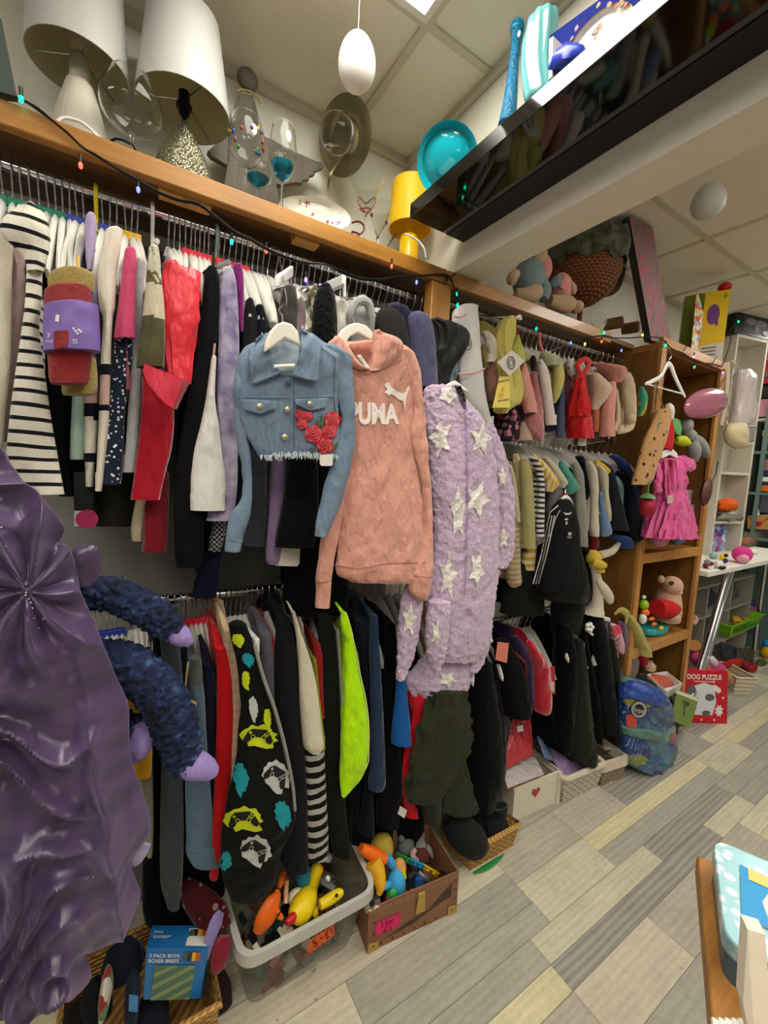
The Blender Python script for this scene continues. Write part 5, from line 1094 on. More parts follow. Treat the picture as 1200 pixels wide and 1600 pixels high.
MB().tube([W(960, 960, x=.49), W(970, 953, x=.5), W(980, 960, x=.5), W(978, 974, x=.5)], [.008, .016, .018, .008], 10, flat=.4, sub=3).build('collar', kh, o_)
pb = thing('plastic_bag', 'clear plastic wrapper bunched under the khaki jacket collar', 'bag', W(985, 1060, x=.47))
cloth([(1015, 978, 992), (1035, 974, 997), (1055, 968, 990), (1066, 972, 982)], .47, k=.6, fold=(.4, 5), hollow=False).build('wrapper', mat('clear_film', 'B0A090', rough=.2, trans=.6, alpha=.7), pb)
sc_ = thing('hair_clip', 'white flower shaped hair clip on a hanger of dark jackets', 'hair clip', W(922, 985, x=.5))
Q = MB()
for i in range(5): Q.ball(W(921 + 4 * math.cos(i * 1.257), 980 + 5 * math.sin(i * 1.257), x=.52), .011, 10, 6)
Q.build('petals', WHITEPL, sc_); MB().tube([W(920, 987, x=.515), W(926, 992, x=.515)], .006, 8).build('claw', WHITEPL, sc_)
bar_hanger((918, 962), (953, 972), .02, 'white hanger bar with torn card over the dark jackets', .42, .5)
# things on the floor
def wicker(name, c1, c2, sc=1.0):
 if name in MATS: return MATS[name]
 t = NT(name); x, y, z = t.xyz()[:3]
 a = t.math('SINE', t.math('MULTIPLY', z, 520 * sc)); hh = t.math('ADD', x, y)
 b = t.math('SINE', t.math('ADD', t.math('MULTIPLY', hh, 210 * sc), t.math('MULTIPLY', t.math('FLOOR', t.math('MULTIPLY', z, 520 * sc / 6.283)), PI)))
 h = t.math('MULTIPLY', t.math('ADD', a, b), .25); n1 = t.noise(40, 3)[0]
 t.set(Base_Color=t.ramp(t.math('ADD', t.math('ADD', .3, h), t.math('MULTIPLY', n1, .4)), [(.2, c2), (.75, c1)]), Roughness=.7, Normal=t.bump(h, .9, .006))
 MATS[name] = t.m; return t.m
WICK = wicker('wicker_honey', 'C89A50', '7E5520'); WICKW = wicker('wicker_white', 'D4CDBE', '9A917E', .7); WICKG = wicker('wicker_grey', 'A89878', '6A5A40')
def frame4(a, b, ztop, depth, zb=0.0):
 """front edge from two photo points on the floor; returns lower and upper corner lists (front l, front r, back r, back l)"""
 A, B = W(*a, z=zb), W(*b, z=zb); d = (B - A); d.z = 0; n = V((-d.y, d.x, 0)).normalized() * depth
 lo = [A, B, B + n, A + n]
 return lo, [p + V((0, 0, ztop - zb)) for p in lo]
def scale_about(ps, k):
 c = sum(ps, V()) / len(ps); return [V((c.x + (p.x - c.x) * k, c.y + (p.y - c.y) * k, p.z)) for p in ps]
def inset(ps, t):
 c = sum(ps, V()) / 4; o = []
 for i in range(4):
  p, a, b = ps[i], ps[i - 1], ps[(i + 1) % 4]
  o.append(p + (a - p).normalized() * t + (b - p).normalized() * t)
 return o
def open_box(mb, lo, hi, t=.004, fl=True):
 li, hh = inset(lo, t), inset(hi, t)
 for i in range(4):
  j = (i + 1) % 4
  mb.hexa([lo[i], lo[j], li[j], li[i]], [hi[i], hi[j], hh[j], hh[i]])
 if fl: mb.hexa(li, [p + V((0, 0, t)) for p in li])
 return mb
def rrect(ps, r, n=5):
 """rounded outline through four corners"""
 o = []
 for i in range(4):
  p, a, b = ps[i], ps[i - 1], ps[(i + 1) % 4]
  u, w_ = (a - p).normalized() * r, (b - p).normalized() * r
  for k in range(n + 1):
   t = k / n; o.append((p + u) * (1 - t) ** 2 + p * 2 * t * (1 - t) + (p + w_) * t * t)
 return o
tb_ = thing('plastic_tub', 'big clear plastic tub of small toys with orange price star', 'tub', (.47, .45, 0))
lo = [V(p) for p in ((.548, .283, .001), (.552, .61, .001), (.34, .63, .001), (.33, .27, .001))]; hi = [V(p) for p in ((.59, .262, .225), (.598, .652, .225), (.32, .67, .225), (.31, .25, .225))]
CLR = mat('clear_plastic', 'E8E6DE', rough=.18, trans=.92, ior=1.08, spec=.35, bump=.1, bs=30)
FRO = mat('frosted_plastic', 'E8E6DC', rough=.25, trans=.5, ior=1.2, alpha=.9)
q = MB(); o1, o2 = rrect(lo, .035), rrect(hi, .045)
q.loft([[a.lerp(b, k) for a, b in zip(o1, o2)] for k in (0, .3, .6, .9, 1)], (True, False)); bvT = q.bvh(); q.build('body', CLR, tb_)
q = MB(); R = [o2, rrect([p + (p - sum(hi, V()) / 4).normalized() * .022 for p in hi], .06), rrect([p + (p - sum(hi, V()) / 4).normalized() * .024 + V((0, 0, -.03)) for p in hi], .06), rrect([p + (p - sum(hi, V()) / 4).normalized() * .02 + V((0, 0, -.03)) for p in hi], .06), rrect([p + (p - sum(hi, V()) / 4).normalized() * .016 + V((0, 0, -.006)) for p in hi], .055)]
R[0] = rrect([p + V((0, 0, .004)) for p in hi], .045); R[1] = [p + V((0, 0, .004)) for p in R[1]]
q.loft(R, loop=True); q.build('rim', FRO, tb_)
OR = mat('label_orange', 'F0641A', rough=.6); INK = mat('ink_black', '1A1210', rough=.7); PKL = mat('label_pink', 'E2286A', rough=.6)
def zig(poly, n=5, k=3):
 o = []
 for (a, b), (c, d) in zip(poly, poly[1:] + poly[:1]):
  for i in range(n):
   t = i / n; o.append((a + (c - a) * t, b + (d - b) * t)); t2 = (i + .5) / n
   q = V((d - b, -(c - a))).normalized() * k; o.append((a + (c - a) * t2 + q.x, b + (d - b) * t2 + q.y))
 return o
lb = decal(zig([(478, 1495), (482, 1469), (522, 1443), (524, 1462)], 6, -2.5), bvT, .004, 7).build('price_label', OR, tb_)
Q = text_on('5', (487, 1471), (494, 1467), (490, 1481), (497, 1477), bvh=bvT, off=.007); text_on('-', (500, 1466), (504, 1464), (500, 1468), (504, 1466), bvh=bvT, off=.007, mb=Q); text_on('£1', (507, 1457), (518, 1449), (510, 1468), (520, 1460), bvh=bvT, off=.007, mb=Q)
Q.build('lettering', INK, lb, smooth=False)
decal([(489, 1515), (497, 1503), (509, 1500), (505, 1522), (487, 1533)], bvT, .003, 8).build('paper_label', mat('label_grey', 'A8A498', rough=.6), tb_)
def pball(mb, px, py, x, rx, ry=None, rd=None, n=14, m=10, fuzz=0, z=None, M=None):
 P = W(px, py, x=x); k = mpp(P); ry = ry or rx
 return mb.ball(P, ((rd or min(rx, ry)) * k, rx * k, ry * k), n, m, M=M, fuzz=fuzz)
def ptube(mb, pts, n=12, flat=None, sub=5, up=None):
 P = [W(a, b, x=x) for a, b, x, w_ in pts]
 return mb.tube(P, [w_ / 2 * mpp(p) for (a, b, x, w_), p in zip(pts, P)], n, flat=flat, sub=sub, up=up)
def plain(nm, col, **k): return mat('plain_' + nm, col, **{'rough': .4, **k})
YEL = plain('yellow', 'E8C810'); ORA = plain('orange', 'E86A14'); RED_ = plain('red', 'C01820'); TEA = plain('teal', '1A7A90'); DRK = plain('dark', '1A1A1C'); GRY = plain('grey', '7A7A7C'); BLU = plain('blue', '2A5AA0'); GRN = plain('green', '2A9A4A'); CRM = plain('cream', 'D8CCB0'); SIL = plain('silver', '9A9CA0', metal=.8, rough=.25); BRN = plain('brown', '6A4028', rough=.7); SKY_ = plain('sky', '3AA0D8', rough=.7); WHT = plain('white', 'E0DCD4')
ck = thing('rubber_chicken', 'yellow rubber chicken toy with red feet lying across the clear tub', 'toy', W(480, 1440, x=.52))
ptube(MB(), [(497, 1352, .44, 8), (495, 1358, .45, 20), (492, 1372, .46, 18), (488, 1388, .47, 17), (480, 1404, .49, 34), (470, 1420, .51, 38), (460, 1432, .525, 26), (455, 1438, .53, 10)], 16).build('body', YEL, ck)
ptube(MB(), [(462, 1428, .53, 10), (455, 1436, .535, 14), (447, 1442, .54, 8)], 10).build('feet', RED_, ck)
ptube(MB(), [(499, 1352, .44, 4), (503, 1358, .445, 8), (502, 1366, .45, 3)], 8).build('comb', RED_, ck)
ptube(MB(), [(487, 1412, .51, 6), (492, 1424, .52, 12), (494, 1434, .525, 5)], 8).build('wing', YEL, ck)
tg = thing('toy_figure', 'bright orange plastic dinosaur toy against the near side of the tub', 'toy', W(415, 1450, x=.52))
ptube(MB(), [(404, 1455, .51, 20), (414, 1436, .51, 34), (424, 1415, .5, 32), (432, 1400, .49, 18), (434, 1390, .48, 8)], 12, flat=.6).build('body', ORA, tg)
ptube(MB(), [(436, 1388, .47, 5), (440, 1376, .46, 11), (443, 1366, .45, 10), (444, 1362, .45, 4)], 10).build('neck', ORA, tg)
for a, b in ((430, 1420), (436, 1430)): ptube(MB(), [(a, b, .51, 10), (a + 6, b + 6, .52, 5)], 8).build('claw', ORA, tg)
def toy(nm, lab, parts, loc, cat='toy'):
 o = thing(nm, lab, cat, loc)
 for pn, m, f in parts: f(MB()).build(pn, m, o)
 return o
toy('toy_bird', 'round teal toy half buried behind the rubber chicken in the tub', [('shell', TEA, lambda q: pball(q, 474, 1368, .44, 13, 17)), ('eye', BLU, lambda q: pball(q, 478, 1381, .46, 3, 4))], W(474, 1385, x=.44))
toy('toy_camera', 'silver toy camera among black bits at the far side of the tub', [('body', SIL, lambda q: q.hexa([W(a, b, x=x) for a, b, x in ((500, 1380, .5), (522, 1394, .5), (528, 1378, .46), (506, 1366, .46))], [W(a, b, x=x) for a, b, x in ((502, 1371, .5), (524, 1384, .5), (529, 1371, .46), (508, 1360, .46))])), ('lens', DRK, lambda q: pball(q, 522, 1379, .49, 5, 6)), ('flash', WHT, lambda q: pball(q, 512, 1373, .49, 4, 5))], W(515, 1392, x=.48))
toy('toy_digger', 'yellow plastic toy bits by the front rim of the clear tub', [('arm', YEL, lambda q: ptube(q, [(500, 1414, .54, 14), (514, 1406, .54, 16), (530, 1396, .54, 14), (534, 1398, .54, 6)], 10)), ('eye', DRK, lambda q: pball(q, 526, 1399, .556, 2.5))], W(516, 1414, x=.54))
toy('toy_robot', 'black and white toy robot propped up at the top of the clear tub', [('body', DRK, lambda q: pball(q, 505, 1345, .42, 14, 12)), ('panel', WHT, lambda q: pball(q, 513, 1340, .44, 6, 7)), ('arm', DRK, lambda q: ptube(q, [(488, 1344, .43, 8), (478, 1350, .43, 8), (474, 1356, .43, 5)], 8))], W(505, 1356, x=.42))
toy('toy_axe', 'orange handled toy wand leaning between the black overall and the chicken', [('stick', plain('peach', 'C89870'), lambda q: ptube(q, [(446, 1412, .5, 7), (447, 1392, .48, 7), (448, 1374, .47, 7)], 8)), ('head', CRM, lambda q: pball(q, 462, 1400, .47, 14, 10))], W(447, 1412, x=.5))
Q = MB(); rr = random.Random(5); mm = [GRY, DRK, BRN, plain('dull', '5A584A'), plain('rust', '7A4028'), plain('petrol', '2A4A4A'), CRM]
for i in range(150):
 Q.cur = rr.randrange(len(mm)); x, y = rr.uniform(.36, .53), rr.uniform(.31, .6); z = rr.uniform(.015, .135)
 M = Matrix.Translation((x, y, z)) @ Matrix.Rotation(rr.uniform(0, 6), 4, V((rr.random(), rr.random(), rr.random())).normalized())
 s = [rr.uniform(.006, .022) for _ in range(3)]
 Q.box([-a for a in s], s, M)
tag(Q.build('toy_pieces', mm, smooth=False), 'jumble of small grey and brown toy bits filling the clear tub', 'toys', kind='stuff')
cx = thing('toy_chest', 'cardboard treasure chest with pink price star and open lid', 'box', W(640, 1460, z=0))
lo, hi = frame4((573, 1490), (713, 1424), .158, .2); lo = [p + V((0, 0, .001)) for p in lo]
CARD = mat('brown_card', '8A6044', rough=.7, var=.12); CARDI = mat('card_inside', '8A6A3C', rough=.8)
q = open_box(MB(), lo, hi, .004); bvC = q.bvh(); q.build('carton', CARD, cx, smooth=False)
n_ = (lo[3] - lo[0]).normalized()
lid = MB(); a, b = hi[3] + V((0, 0, .001)), hi[2] + V((0, 0, .001)); up_ = V((-.03, 0, .12)); lid.hexa([a, b, b + n_ * .004, a + n_ * .004], [a + up_, b + up_, b + up_ + n_ * .004, a + up_ + n_ * .004]); lid.build('lid', CARDI, cx, smooth=False)
e1 = (lo[1] - lo[0]); ez = V((0, 0, .157)); of = -n_ * .0012
def onf(u, v, d=0): return lo[0] + e1 * u + ez * v + of * (1 + d)
dkb = mat('chest_dark', '4A3A30', rough=.8); edg = mat('chest_edge', 'A07A5C', rough=.7); gold = mat('chest_gold', 'B09048', rough=.5)
MB().add([onf(.16, .16), onf(.46, .2), onf(.8, .42), onf(.4, .3), onf(.3, .22)], [(0, 1, 2, 3, 4)]).add([onf(.66, .4), onf(.92, .45), onf(.92, .8)], [(0, 1, 2)]).add([onf(.5, .62), onf(.6, .64), onf(.6, .78), onf(.5, .76)], [(0, 1, 2, 3)]).build('dark_panels', dkb, cx, smooth=False)
Q = MB()
for i in range(30):
 u = .02 + i * .033
 if .46 < u < .6: continue
 Q.quad(onf(u, .86, 1), onf(u + .013, .86, 1), onf(u + .016, .97, 1), onf(u + .003, .97, 1))
Q.build('rope_trim', edg, cx, smooth=False)
for u in (.0, .88): MB().add([onf(u + .005, .0, 2), onf(u + .115, .0, 2), onf(u + .11, .2, 2), onf(u + .01, .24, 2)], [(0, 1, 2, 3)]).build('corner_plate', gold, cx, smooth=False)
MB().hexa([onf(.5, .45, 1), onf(.6, .45, 1), onf(.6, .45, 6), onf(.5, .45, 6)], [onf(.52, .9, 1), onf(.59, .9, 1), onf(.59, .9, 6), onf(.52, .9, 6)]).build('clasp', gold, cx, smooth=False)
for u, v in [(.14, .1), (.26, .1), (.38, .1), (.5, .1), (.62, .1), (.74, .1), (.96, .4), (.96, .6), (.96, .8), (.06, .12), (.93, .12), (.06, .4), (.06, .65)]: MB().ball(onf(u, v, 1), (.003, .004, .004), 8, 6).build('rivet', dkb, cx)
lb = decal(zig([(582, 1466), (588, 1440), (629, 1423), (625, 1448)], 7, -3), bvC, .005, 8).build('price_label', PKL, cx)
Q = text_on('3 for', (594, 1441), (615, 1433), (595, 1450), (616, 1442), bvh=bvC, off=.008); text_on('£1', (598, 1451), (611, 1446), (599, 1458), (612, 1453), bvh=bvC, off=.008, mb=Q); Q.build('lettering', mat('ink_plum', '7A1040', rough=.7), lb, smooth=False)
decal([(567, 1411), (592, 1396), (594, 1416), (572, 1428)], bvC, .006, 9).build('paper_tag', CRM, cx)
XC_ = .53
pt = thing('popper_stick', 'rainbow coloured bubble popper stick across the treasure chest', 'toy', W(665, 1360, x=.55))
PP = [(620, 1336), (641, 1346), (661, 1354), (682, 1366), (705, 1378)]
for i, (m, (a, b)) in enumerate(zip((GRN, plain('cyan', '2A9AD0'), YEL, ORA), zip(PP, PP[1:]))):
 A, B = W(*a, x=.5 + i * .02), W(*b, x=.52 + i * .02); Q = MB(); w_ = V((.004, 0, .012)); t_ = V((.006, 0, 0))
 Q.hexa([A - w_ - t_, B - w_ - t_, B - w_ + t_, A - w_ + t_], [A + w_ - t_, B + w_ - t_, B + w_ + t_, A + w_ + t_])
 for k in (.3, .7): Q.ball(A.lerp(B, k) + t_, (.004, .006, .006), 8, 6)
 Q.build('segment', m, pt)
toy('plush_toy', 'blue plush figure with green shorts standing in the treasure chest', [('body', SKY_, lambda q: pball(q, 619, 1380, .55, 15, 20)), ('head', plain('tan', 'C89458', rough=.8), lambda q: pball(q, 624, 1356, .53, 11, 14)), ('shorts', GRN, lambda q: pball(q, 613, 1394, .565, 10, 9)), ('arm', SKY_, lambda q: ptube(q, [(608, 1382, .56, 10), (600, 1385, .57, 11), (597, 1388, .57, 5)], 8)), ('leg', BRN, lambda q: ptube(q, [(608, 1398, .565, 9), (605, 1406, .57, 9)], 8)), ('leg', BRN, lambda q: ptube(q, [(616, 1400, .565, 9), (614, 1408, .57, 9)], 8)), ('tuft', YEL, lambda q: ptube(q, [(629, 1358, .55, 8), (632, 1372, .56, 7)], 8))], W(615, 1405, x=.56))
toy('plush_hat', 'mustard yellow round plush with orange and blue band in the chest', [('crown', plain('mustard', 'B8A038', rough=.8), lambda q: pball(q, 596, 1326, .46, 19, 26)), ('band', ORA, lambda q: ptube(q, [(564, 1325, .5, 14), (580, 1333, .51, 20), (600, 1342, .52, 18)], 10)), ('patch', SKY_, lambda q: ptube(q, [(604, 1338, .525, 12), (612, 1350, .53, 13), (614, 1356, .53, 8)], 8))], W(592, 1350, x=.48))
toy('plush_banana', 'golden yellow plush flopped over the near corner of the chest', [('body', plain('gold', 'D8A01C', rough=.8), lambda q: ptube(q, [(582, 1345, .53, 26), (590, 1362, .55, 24), (594, 1382, .57, 18), (592, 1398, .58, 8)], 12))], W(590, 1398, x=.57))
toy('toy_car', 'blue and silver toy box car in the treasure chest', [('body', BLU, lambda q: q.hexa([W(a, b, x=x) for a, b, x in ((648, 1392, .57), (668, 1384, .57), (660, 1368, .53), (640, 1378, .53))], [W(a, b, x=x) for a, b, x in ((650, 1376, .57), (670, 1370, .57), (658, 1360, .53), (644, 1366, .53))])), ('roof', SIL, lambda q: ptube(q, [(654, 1362, .55, 6), (666, 1374, .57, 8), (670, 1384, .575, 5)], 8)), ('bumper', DRK, lambda q: ptube(q, [(636, 1374, .56, 12), (646, 1366, .55, 12)], 8))], W(655, 1392, x=.56))
toy('rag_doll', 'grey and maroon cloth doll at the far side of the treasure chest', [('head', plain('greyfab', '8A8884', rough=.9), lambda q: pball(q, 656, 1322, .46, 10, 12)), ('body', plain('maroonfab', '5A2A28', rough=.9), lambda q: pball(q, 657, 1337, .48, 14, 13)), ('arm', plain('pinkfab', 'B8A098', rough=.9), lambda q: ptube(q, [(648, 1328, .49, 8), (644, 1336, .5, 8), (652, 1344, .5, 6)], 8)), ('arm', plain('greyfab', '8A8884', rough=.9), lambda q: ptube(q, [(666, 1322, .48, 9), (672, 1330, .49, 9), (676, 1340, .5, 5)], 8)), ('ear', plain('greyfab', '8A8884', rough=.9), lambda q: ptube(q, [(656, 1315, .46, 7), (660, 1306, .45, 8), (661, 1300, .45, 4)], 8))], W(657, 1350, x=.48))
toy('plush_mouse', 'pale grey plush bits beside the rainbow popper stick', [('body', plain('fog', '6A6E68', rough=.9), lambda q: pball(q, 634, 1322, .45, 14, 13)), ('ear', plain('fog', '6A6E68', rough=.9), lambda q: pball(q, 627, 1311, .45, 5, 6)), ('nose', RED_, lambda q: pball(q, 620, 1339, .49, 5, 5))], W(634, 1335, x=.45))
Q = MB()
for i in range(40):
 Q.cur = rr.randrange(len(mm)); p = lo[0].lerp(lo[1], rr.uniform(.06, .94)) + n_ * rr.uniform(.02, .17) + V((0, 0, rr.uniform(.03, .1)))
 M = Matrix.Translation(p) @ Matrix.Rotation(rr.uniform(0, 6), 4, V((rr.random(), rr.random(), rr.random())).normalized()); s = [rr.uniform(.008, .02) for _ in range(3)]; Q.box([-a for a in s], s, M)
tag(Q.build('toy_pieces', mm, smooth=False), 'dark jumble of toy bits at the bottom of the treasure chest', 'toys', kind='stuff')
bk = thing('wicker_basket', 'shallow honey wicker tray holding black suede boots', 'basket', W(745, 1350, z=0))
hi = [W(a, b, z=.095) for a, b in ((735, 1333), (812, 1290), (686, 1288))]; hi = [hi[0], hi[1], hi[1] + hi[2] - hi[0], hi[2]]; lo = [V((p.x, p.y, .001)) for p in scale_about(hi, .86)]; open_box(MB(), lo, hi, .008).build('basket', WICK, bk, smooth=False)
q = MB(); h4 = [p + V((0, 0, .004)) for p in hi]; q.tube(h4 + [h4[0]], .009, 8); q.tube([p + V((0, 0, .008)) for p in h4] + [h4[0] + V((0, 0, .008))], .006, 6); q.build('rim', wicker('wicker_rim', 'D8AA5C', '9A6C2C', 1.5), bk)
SU = mat('black_suede', '0F0F10', rough=.9, sheen=.4, bump=.4, bs=200, wr=.5)
def boot(pts_leg, pts_foot, lab):
 o = thing('boot', lab, 'boot', W(*pts_foot[-1][:2], x=pts_foot[-1][2])); ptube(MB(), pts_leg, 16).build('shaft', SU, o); ptube(MB(), pts_foot, 16, flat=.8).build('foot', SU, o)
 a, b, x, w_ = pts_leg[0]; MB().tube([W(a + 14 * math.cos(t), b + 8 * math.sin(t), x=x + .02) for t in [2 * PI * i / 14 for i in range(15)]], .004, 6).build('cuff', mat('grey_lining', '3A3A3A', rough=.9), o)
boot([(778, 1258, .5, 30), (772, 1275, .49, 34), (764, 1292, .49, 38)], [(790, 1285, .53, 20), (776, 1294, .52, 38), (760, 1300, .5, 40), (750, 1300, .49, 20)], 'black suede boot with its opening towards the white crate')
boot([(706, 1270, .46, 30), (714, 1285, .48, 42), (724, 1298, .5, 48)], [(700, 1282, .48, 30), (722, 1302, .52, 50), (744, 1318, .55, 46), (758, 1322, .56, 22)], 'black suede boot lying nearer the treasure chest')
boot([(738, 1262, .44, 20), (744, 1272, .45, 30), (748, 1284, .46, 30)], [(744, 1280, .46, 26), (752, 1290, .47, 30), (764, 1296, .48, 16)], 'small black boot behind the two large ones')
tag(MB().tube([W(a, b, z=.008) for a, b in ((740, 1364), (758, 1356), (776, 1344), (788, 1334))], [.004, .011, .009, .002], 10, flat=.3, sub=4, up=(0, 0, 1)).build('green_ribbon', mat('green_foil', '1A7A3A', rough=.3)), 'green foil ribbon on the floor under the wicker tray', 'ribbon')
cr2 = thing('white_crate', 'white wooden crate with a red heart cut in its front', 'crate', W(830, 1270, z=0))
lo, hi = frame4((798, 1286), (872, 1254), .165, .26)
CRW = mat('crate_white', 'D2CAB8', rough=.6, bump=.1, bs=40, var=.06)
open_box(MB(), lo, hi, .009).build('box', CRW, cr2, smooth=False, bevel=.002)
e1 = (lo[1] - lo[0]); n_ = (lo[3] - lo[0]).normalized(); of = -n_
for u in (0, .93): MB().hexa([lo[0] + e1 * u + of * .0005, lo[0] + e1 * (u + .07) + of * .0005, lo[0] + e1 * (u + .07) + of * .007, lo[0] + e1 * u + of * .007], [p + V((0, 0, .164)) for p in (lo[0] + e1 * u + of * .0005, lo[0] + e1 * (u + .07) + of * .0005, lo[0] + e1 * (u + .07) + of * .007, lo[0] + e1 * u + of * .007)]).build('corner_batten', CRW, cr2, smooth=False)
hp = []
for i in range(28):
 a = 2 * PI * i / 28; hx, hz = 16 * math.sin(a) ** 3, 13 * math.cos(a) - 5 * math.cos(2 * a) - 2 * math.cos(3 * a) - math.cos(4 * a)
 hp.append(lo[0] + e1 * .47 + V((0, 0, .105)) + e1.normalized() * hx * .0017 + V((0, 0, hz * .0017)) + of * .0006)
MB().add(hp, [list(range(28))]).build('heart', mat('heart_red', 'A8383C', rough=.5), cr2, smooth=False)
FILM = mat('film_bag', 'D8D0CC', rough=.15, trans=.35, ior=1.1, spec=.8, wr=1.0)
def pack(nm, lab, pts, x0, x1, m, cat='packet', film=True):
 o = thing(nm, lab, cat, W(*pts[0], x=x0))
 P0 = [W(a, b, x=x0 if i < 2 else x1) for i, (a, b) in enumerate(pts)]
 q = MB(); nrm = (P0[1] - P0[0]).cross(P0[3] - P0[0]).normalized() * .012
 g = lambda u, v: P0[0].lerp(P0[1], u).lerp(P0[3].lerp(P0[2], u), v)
 N = 10
 for sgn in (1, -1): q.grid(lambda u, v: g(u, v) + nrm * sgn * (.15 + (16 * u * (1 - u) * v * (1 - v)) ** .5 * .7 + .25 * noise.noise(V((u * 5, v * 5, sgn)))), N, N)
 q.build('bag', m, o); return o
pk1 = pack('clothes_packet', 'red clothes in clear bag standing in the white crate', [(785, 1205), (832, 1180), (830, 1122), (800, 1124)], .44, .36, mat('red_film', 'B03038', rough=.25, wr=1, spec=.7))
MB().prism([W(a, b, x=.42) for a, b in ((808, 1135), (817, 1133), (818, 1142), (809, 1144))], (-.002, 0, 0)).build('sticker', mat('tag_white', 'C8C2B8'), pk1, smooth=False)
pack('white_packet', 'white clothes in glossy clear bag on top of the crate', [(793, 1232), (850, 1210), (836, 1182), (783, 1195)], .5, .4, FILM)
pack('red_packet', 'folded red packet along the front edge inside the crate', [(793, 1234), (845, 1216), (842, 1205), (795, 1220)], .47, .45, mat('red_film', 'B03038', rough=.25, wr=1, spec=.7))
wb = thing('wicker_basket', 'white wicker basket with cloth liner and lilac bag', 'basket', W(905, 1240, z=0))
lo, hi = frame4((878, 1254), (932, 1230), .135, .25); hi = scale_about(hi, 1.16); open_box(MB(), lo, hi, .008).build('basket', WICKW, wb, smooth=False)
q = MB(); h4 = [p + V((0, 0, .003)) for p in rrect(hi, .03)]; q.tube(h4 + [h4[0]], .014, 8); q.build('liner', F_('liner', 'C8BCA8'), wb)
pack('lilac_packet', 'shiny lilac packet flopped in the white wicker basket', [(878, 1215), (932, 1192), (895, 1142), (845, 1150)], .5, .38, mat('lilac_film', 'A488B8', rough=.2, wr=1, spec=.8))
pack('blue_packet', 'blue packet tucked beside the lilac one in the wicker basket', [(850, 1185), (866, 1190), (852, 1150), (838, 1150)], .46, .38, mat('blue_film', '6A7AA0', rough=.25, wr=1, spec=.7))
sb2 = thing('wicker_basket', 'small natural wicker basket with cream liner and ribbon bow', 'basket', W(955, 1225, z=0))
lo, hi = frame4((938, 1228), (972, 1216), .13, .2); hi = scale_about(hi, 1.12); open_box(MB(), lo, hi, .008).build('basket', WICKG, sb2, smooth=False)
LN = F_('liner', 'C8BCA8')
q = MB(); h5 = scale_about([p + V((0, 0, -.045)) for p in hi], 1.06); h6 = scale_about([p + V((0, 0, .004)) for p in hi], 1.04); q.loft([rrect(h5, .02), rrect(h6, .02), rrect([p + V((0, 0, .004)) for p in scale_about(hi, .9)], .02), rrect(scale_about([p + V((0, 0, -.05)) for p in hi], .85), .02)], (False, False)); q.build('liner', LN, sb2)
q = MB()
for pts in ([(962, 1205), (954, 1200), (952, 1208), (960, 1207)], [(962, 1205), (970, 1200), (971, 1208), (963, 1207)], [(961, 1206), (957, 1218), (952, 1222)], [(963, 1206), (967, 1220), (970, 1230)]): q.tube([W(a, b, x=.555) for a, b in pts], .004, 6, sub=3)
q.build('bow', F_('liner', 'C8BCA8'), sb2)
pack('cloth_bundle', 'white cloth bundle inside the small bow basket', [(944, 1172), (962, 1172), (958, 1160), (942, 1163)], .5, .42, F_('bone', 'BDB49C'), 'cloth')
t = NT('patterned_nylon'); v1 = t.n('ShaderNodeTexVoronoi', {'Vector': t.scaled((8, 9, 13)), 'Scale': 1.0}); n1 = t.noise(14, 3)[0]
cc = t.ramp(t.n('ShaderNodeSeparateColor', {0: v1.outputs['Color']}).outputs[0], [(0, '1C2E62'), (.2, '2A4A8C'), (.36, '3A6A70'), (.5, '1E2C5A'), (.62, '2C6A8E'), (.72, '8A9030'), (.79, 'C04A34'), (.86, '24407A'), (.93, '5A8A80')], 'LINEAR')
st = t.math('GREATER_THAN', t.math('FRACT', t.math('MULTIPLY', t.xyz()[1], 70)), .8)
t.set(Base_Color=t.mix(t.math('MULTIPLY', st, t.math('GREATER_THAN', n1, .52)), cc, lin('8AA0B8')), Roughness=.3, Normal=t.bump(t.noise(9, 3)[0], .5, .02)); NYL = t.m
bp = thing('backpack', 'shiny blue patterned backpack with round badge on the floor', 'backpack', W(1005, 1195, z=0))
Bk = cloth([(1064, 975, 1015), (1070, 966, 1030), (1080, 963, 1040), (1095, 962, 1047), (1120, 962, 1051), (1150, 963, 1054), (1175, 964, 1052), (1192, 966, 1044), (1198, 972, 1036)], .56, k=.55, n=36, fold=(.1, 3), kmax=.09, kmin=.06, hollow=False); bvb = Bk.bvh(); Bk.build('body', NYL, bp)
decal([(964, 1070), (985, 1063), (1012, 1070), (1034, 1080), (1046, 1100), (1040, 1107), (1015, 1101), (990, 1092), (964, 1091)], bvb, .006, 6).build('flap', mat('flap_blue', '3250A0', rough=.28, wr=.8), bp, solid=.006)
decal([(968, 1132), (985, 1138), (1010, 1139), (1034, 1145), (1038, 1150), (1034, 1158), (1000, 1154), (972, 1146)], bvb, .008, 6).build('front_pocket', mat('pocket_teal', '5A807C', rough=.3, wr=.8), bp, solid=.008)
decal([(978, 1118), (984, 1116), (994, 1120), (995, 1136), (990, 1142), (980, 1140)], bvb, .005, 6).build('orange_print', mat('print_coral', 'D8503C', rough=.35), bp)
E2 = lambda cx, cy, r, n=28: [(cx + r * math.cos(2 * PI * i / n), cy + r * 1.05 * math.sin(2 * PI * i / n)) for i in range(n)]
bd = decal(E2(998.5, 1109, 13.4), bvb, .009, 6).build('badge', plain('badge_black', '15151A'), bp)
decal(E2(998.5, 1109, 12), bvb, .0105, 6).build('ring', plain('badge_silver', 'A8A8A4'), bd); decal(E2(998.5, 1109, 8.4), bvb, .012, 6).build('centre', plain('badge_black', '15151A'), bd)
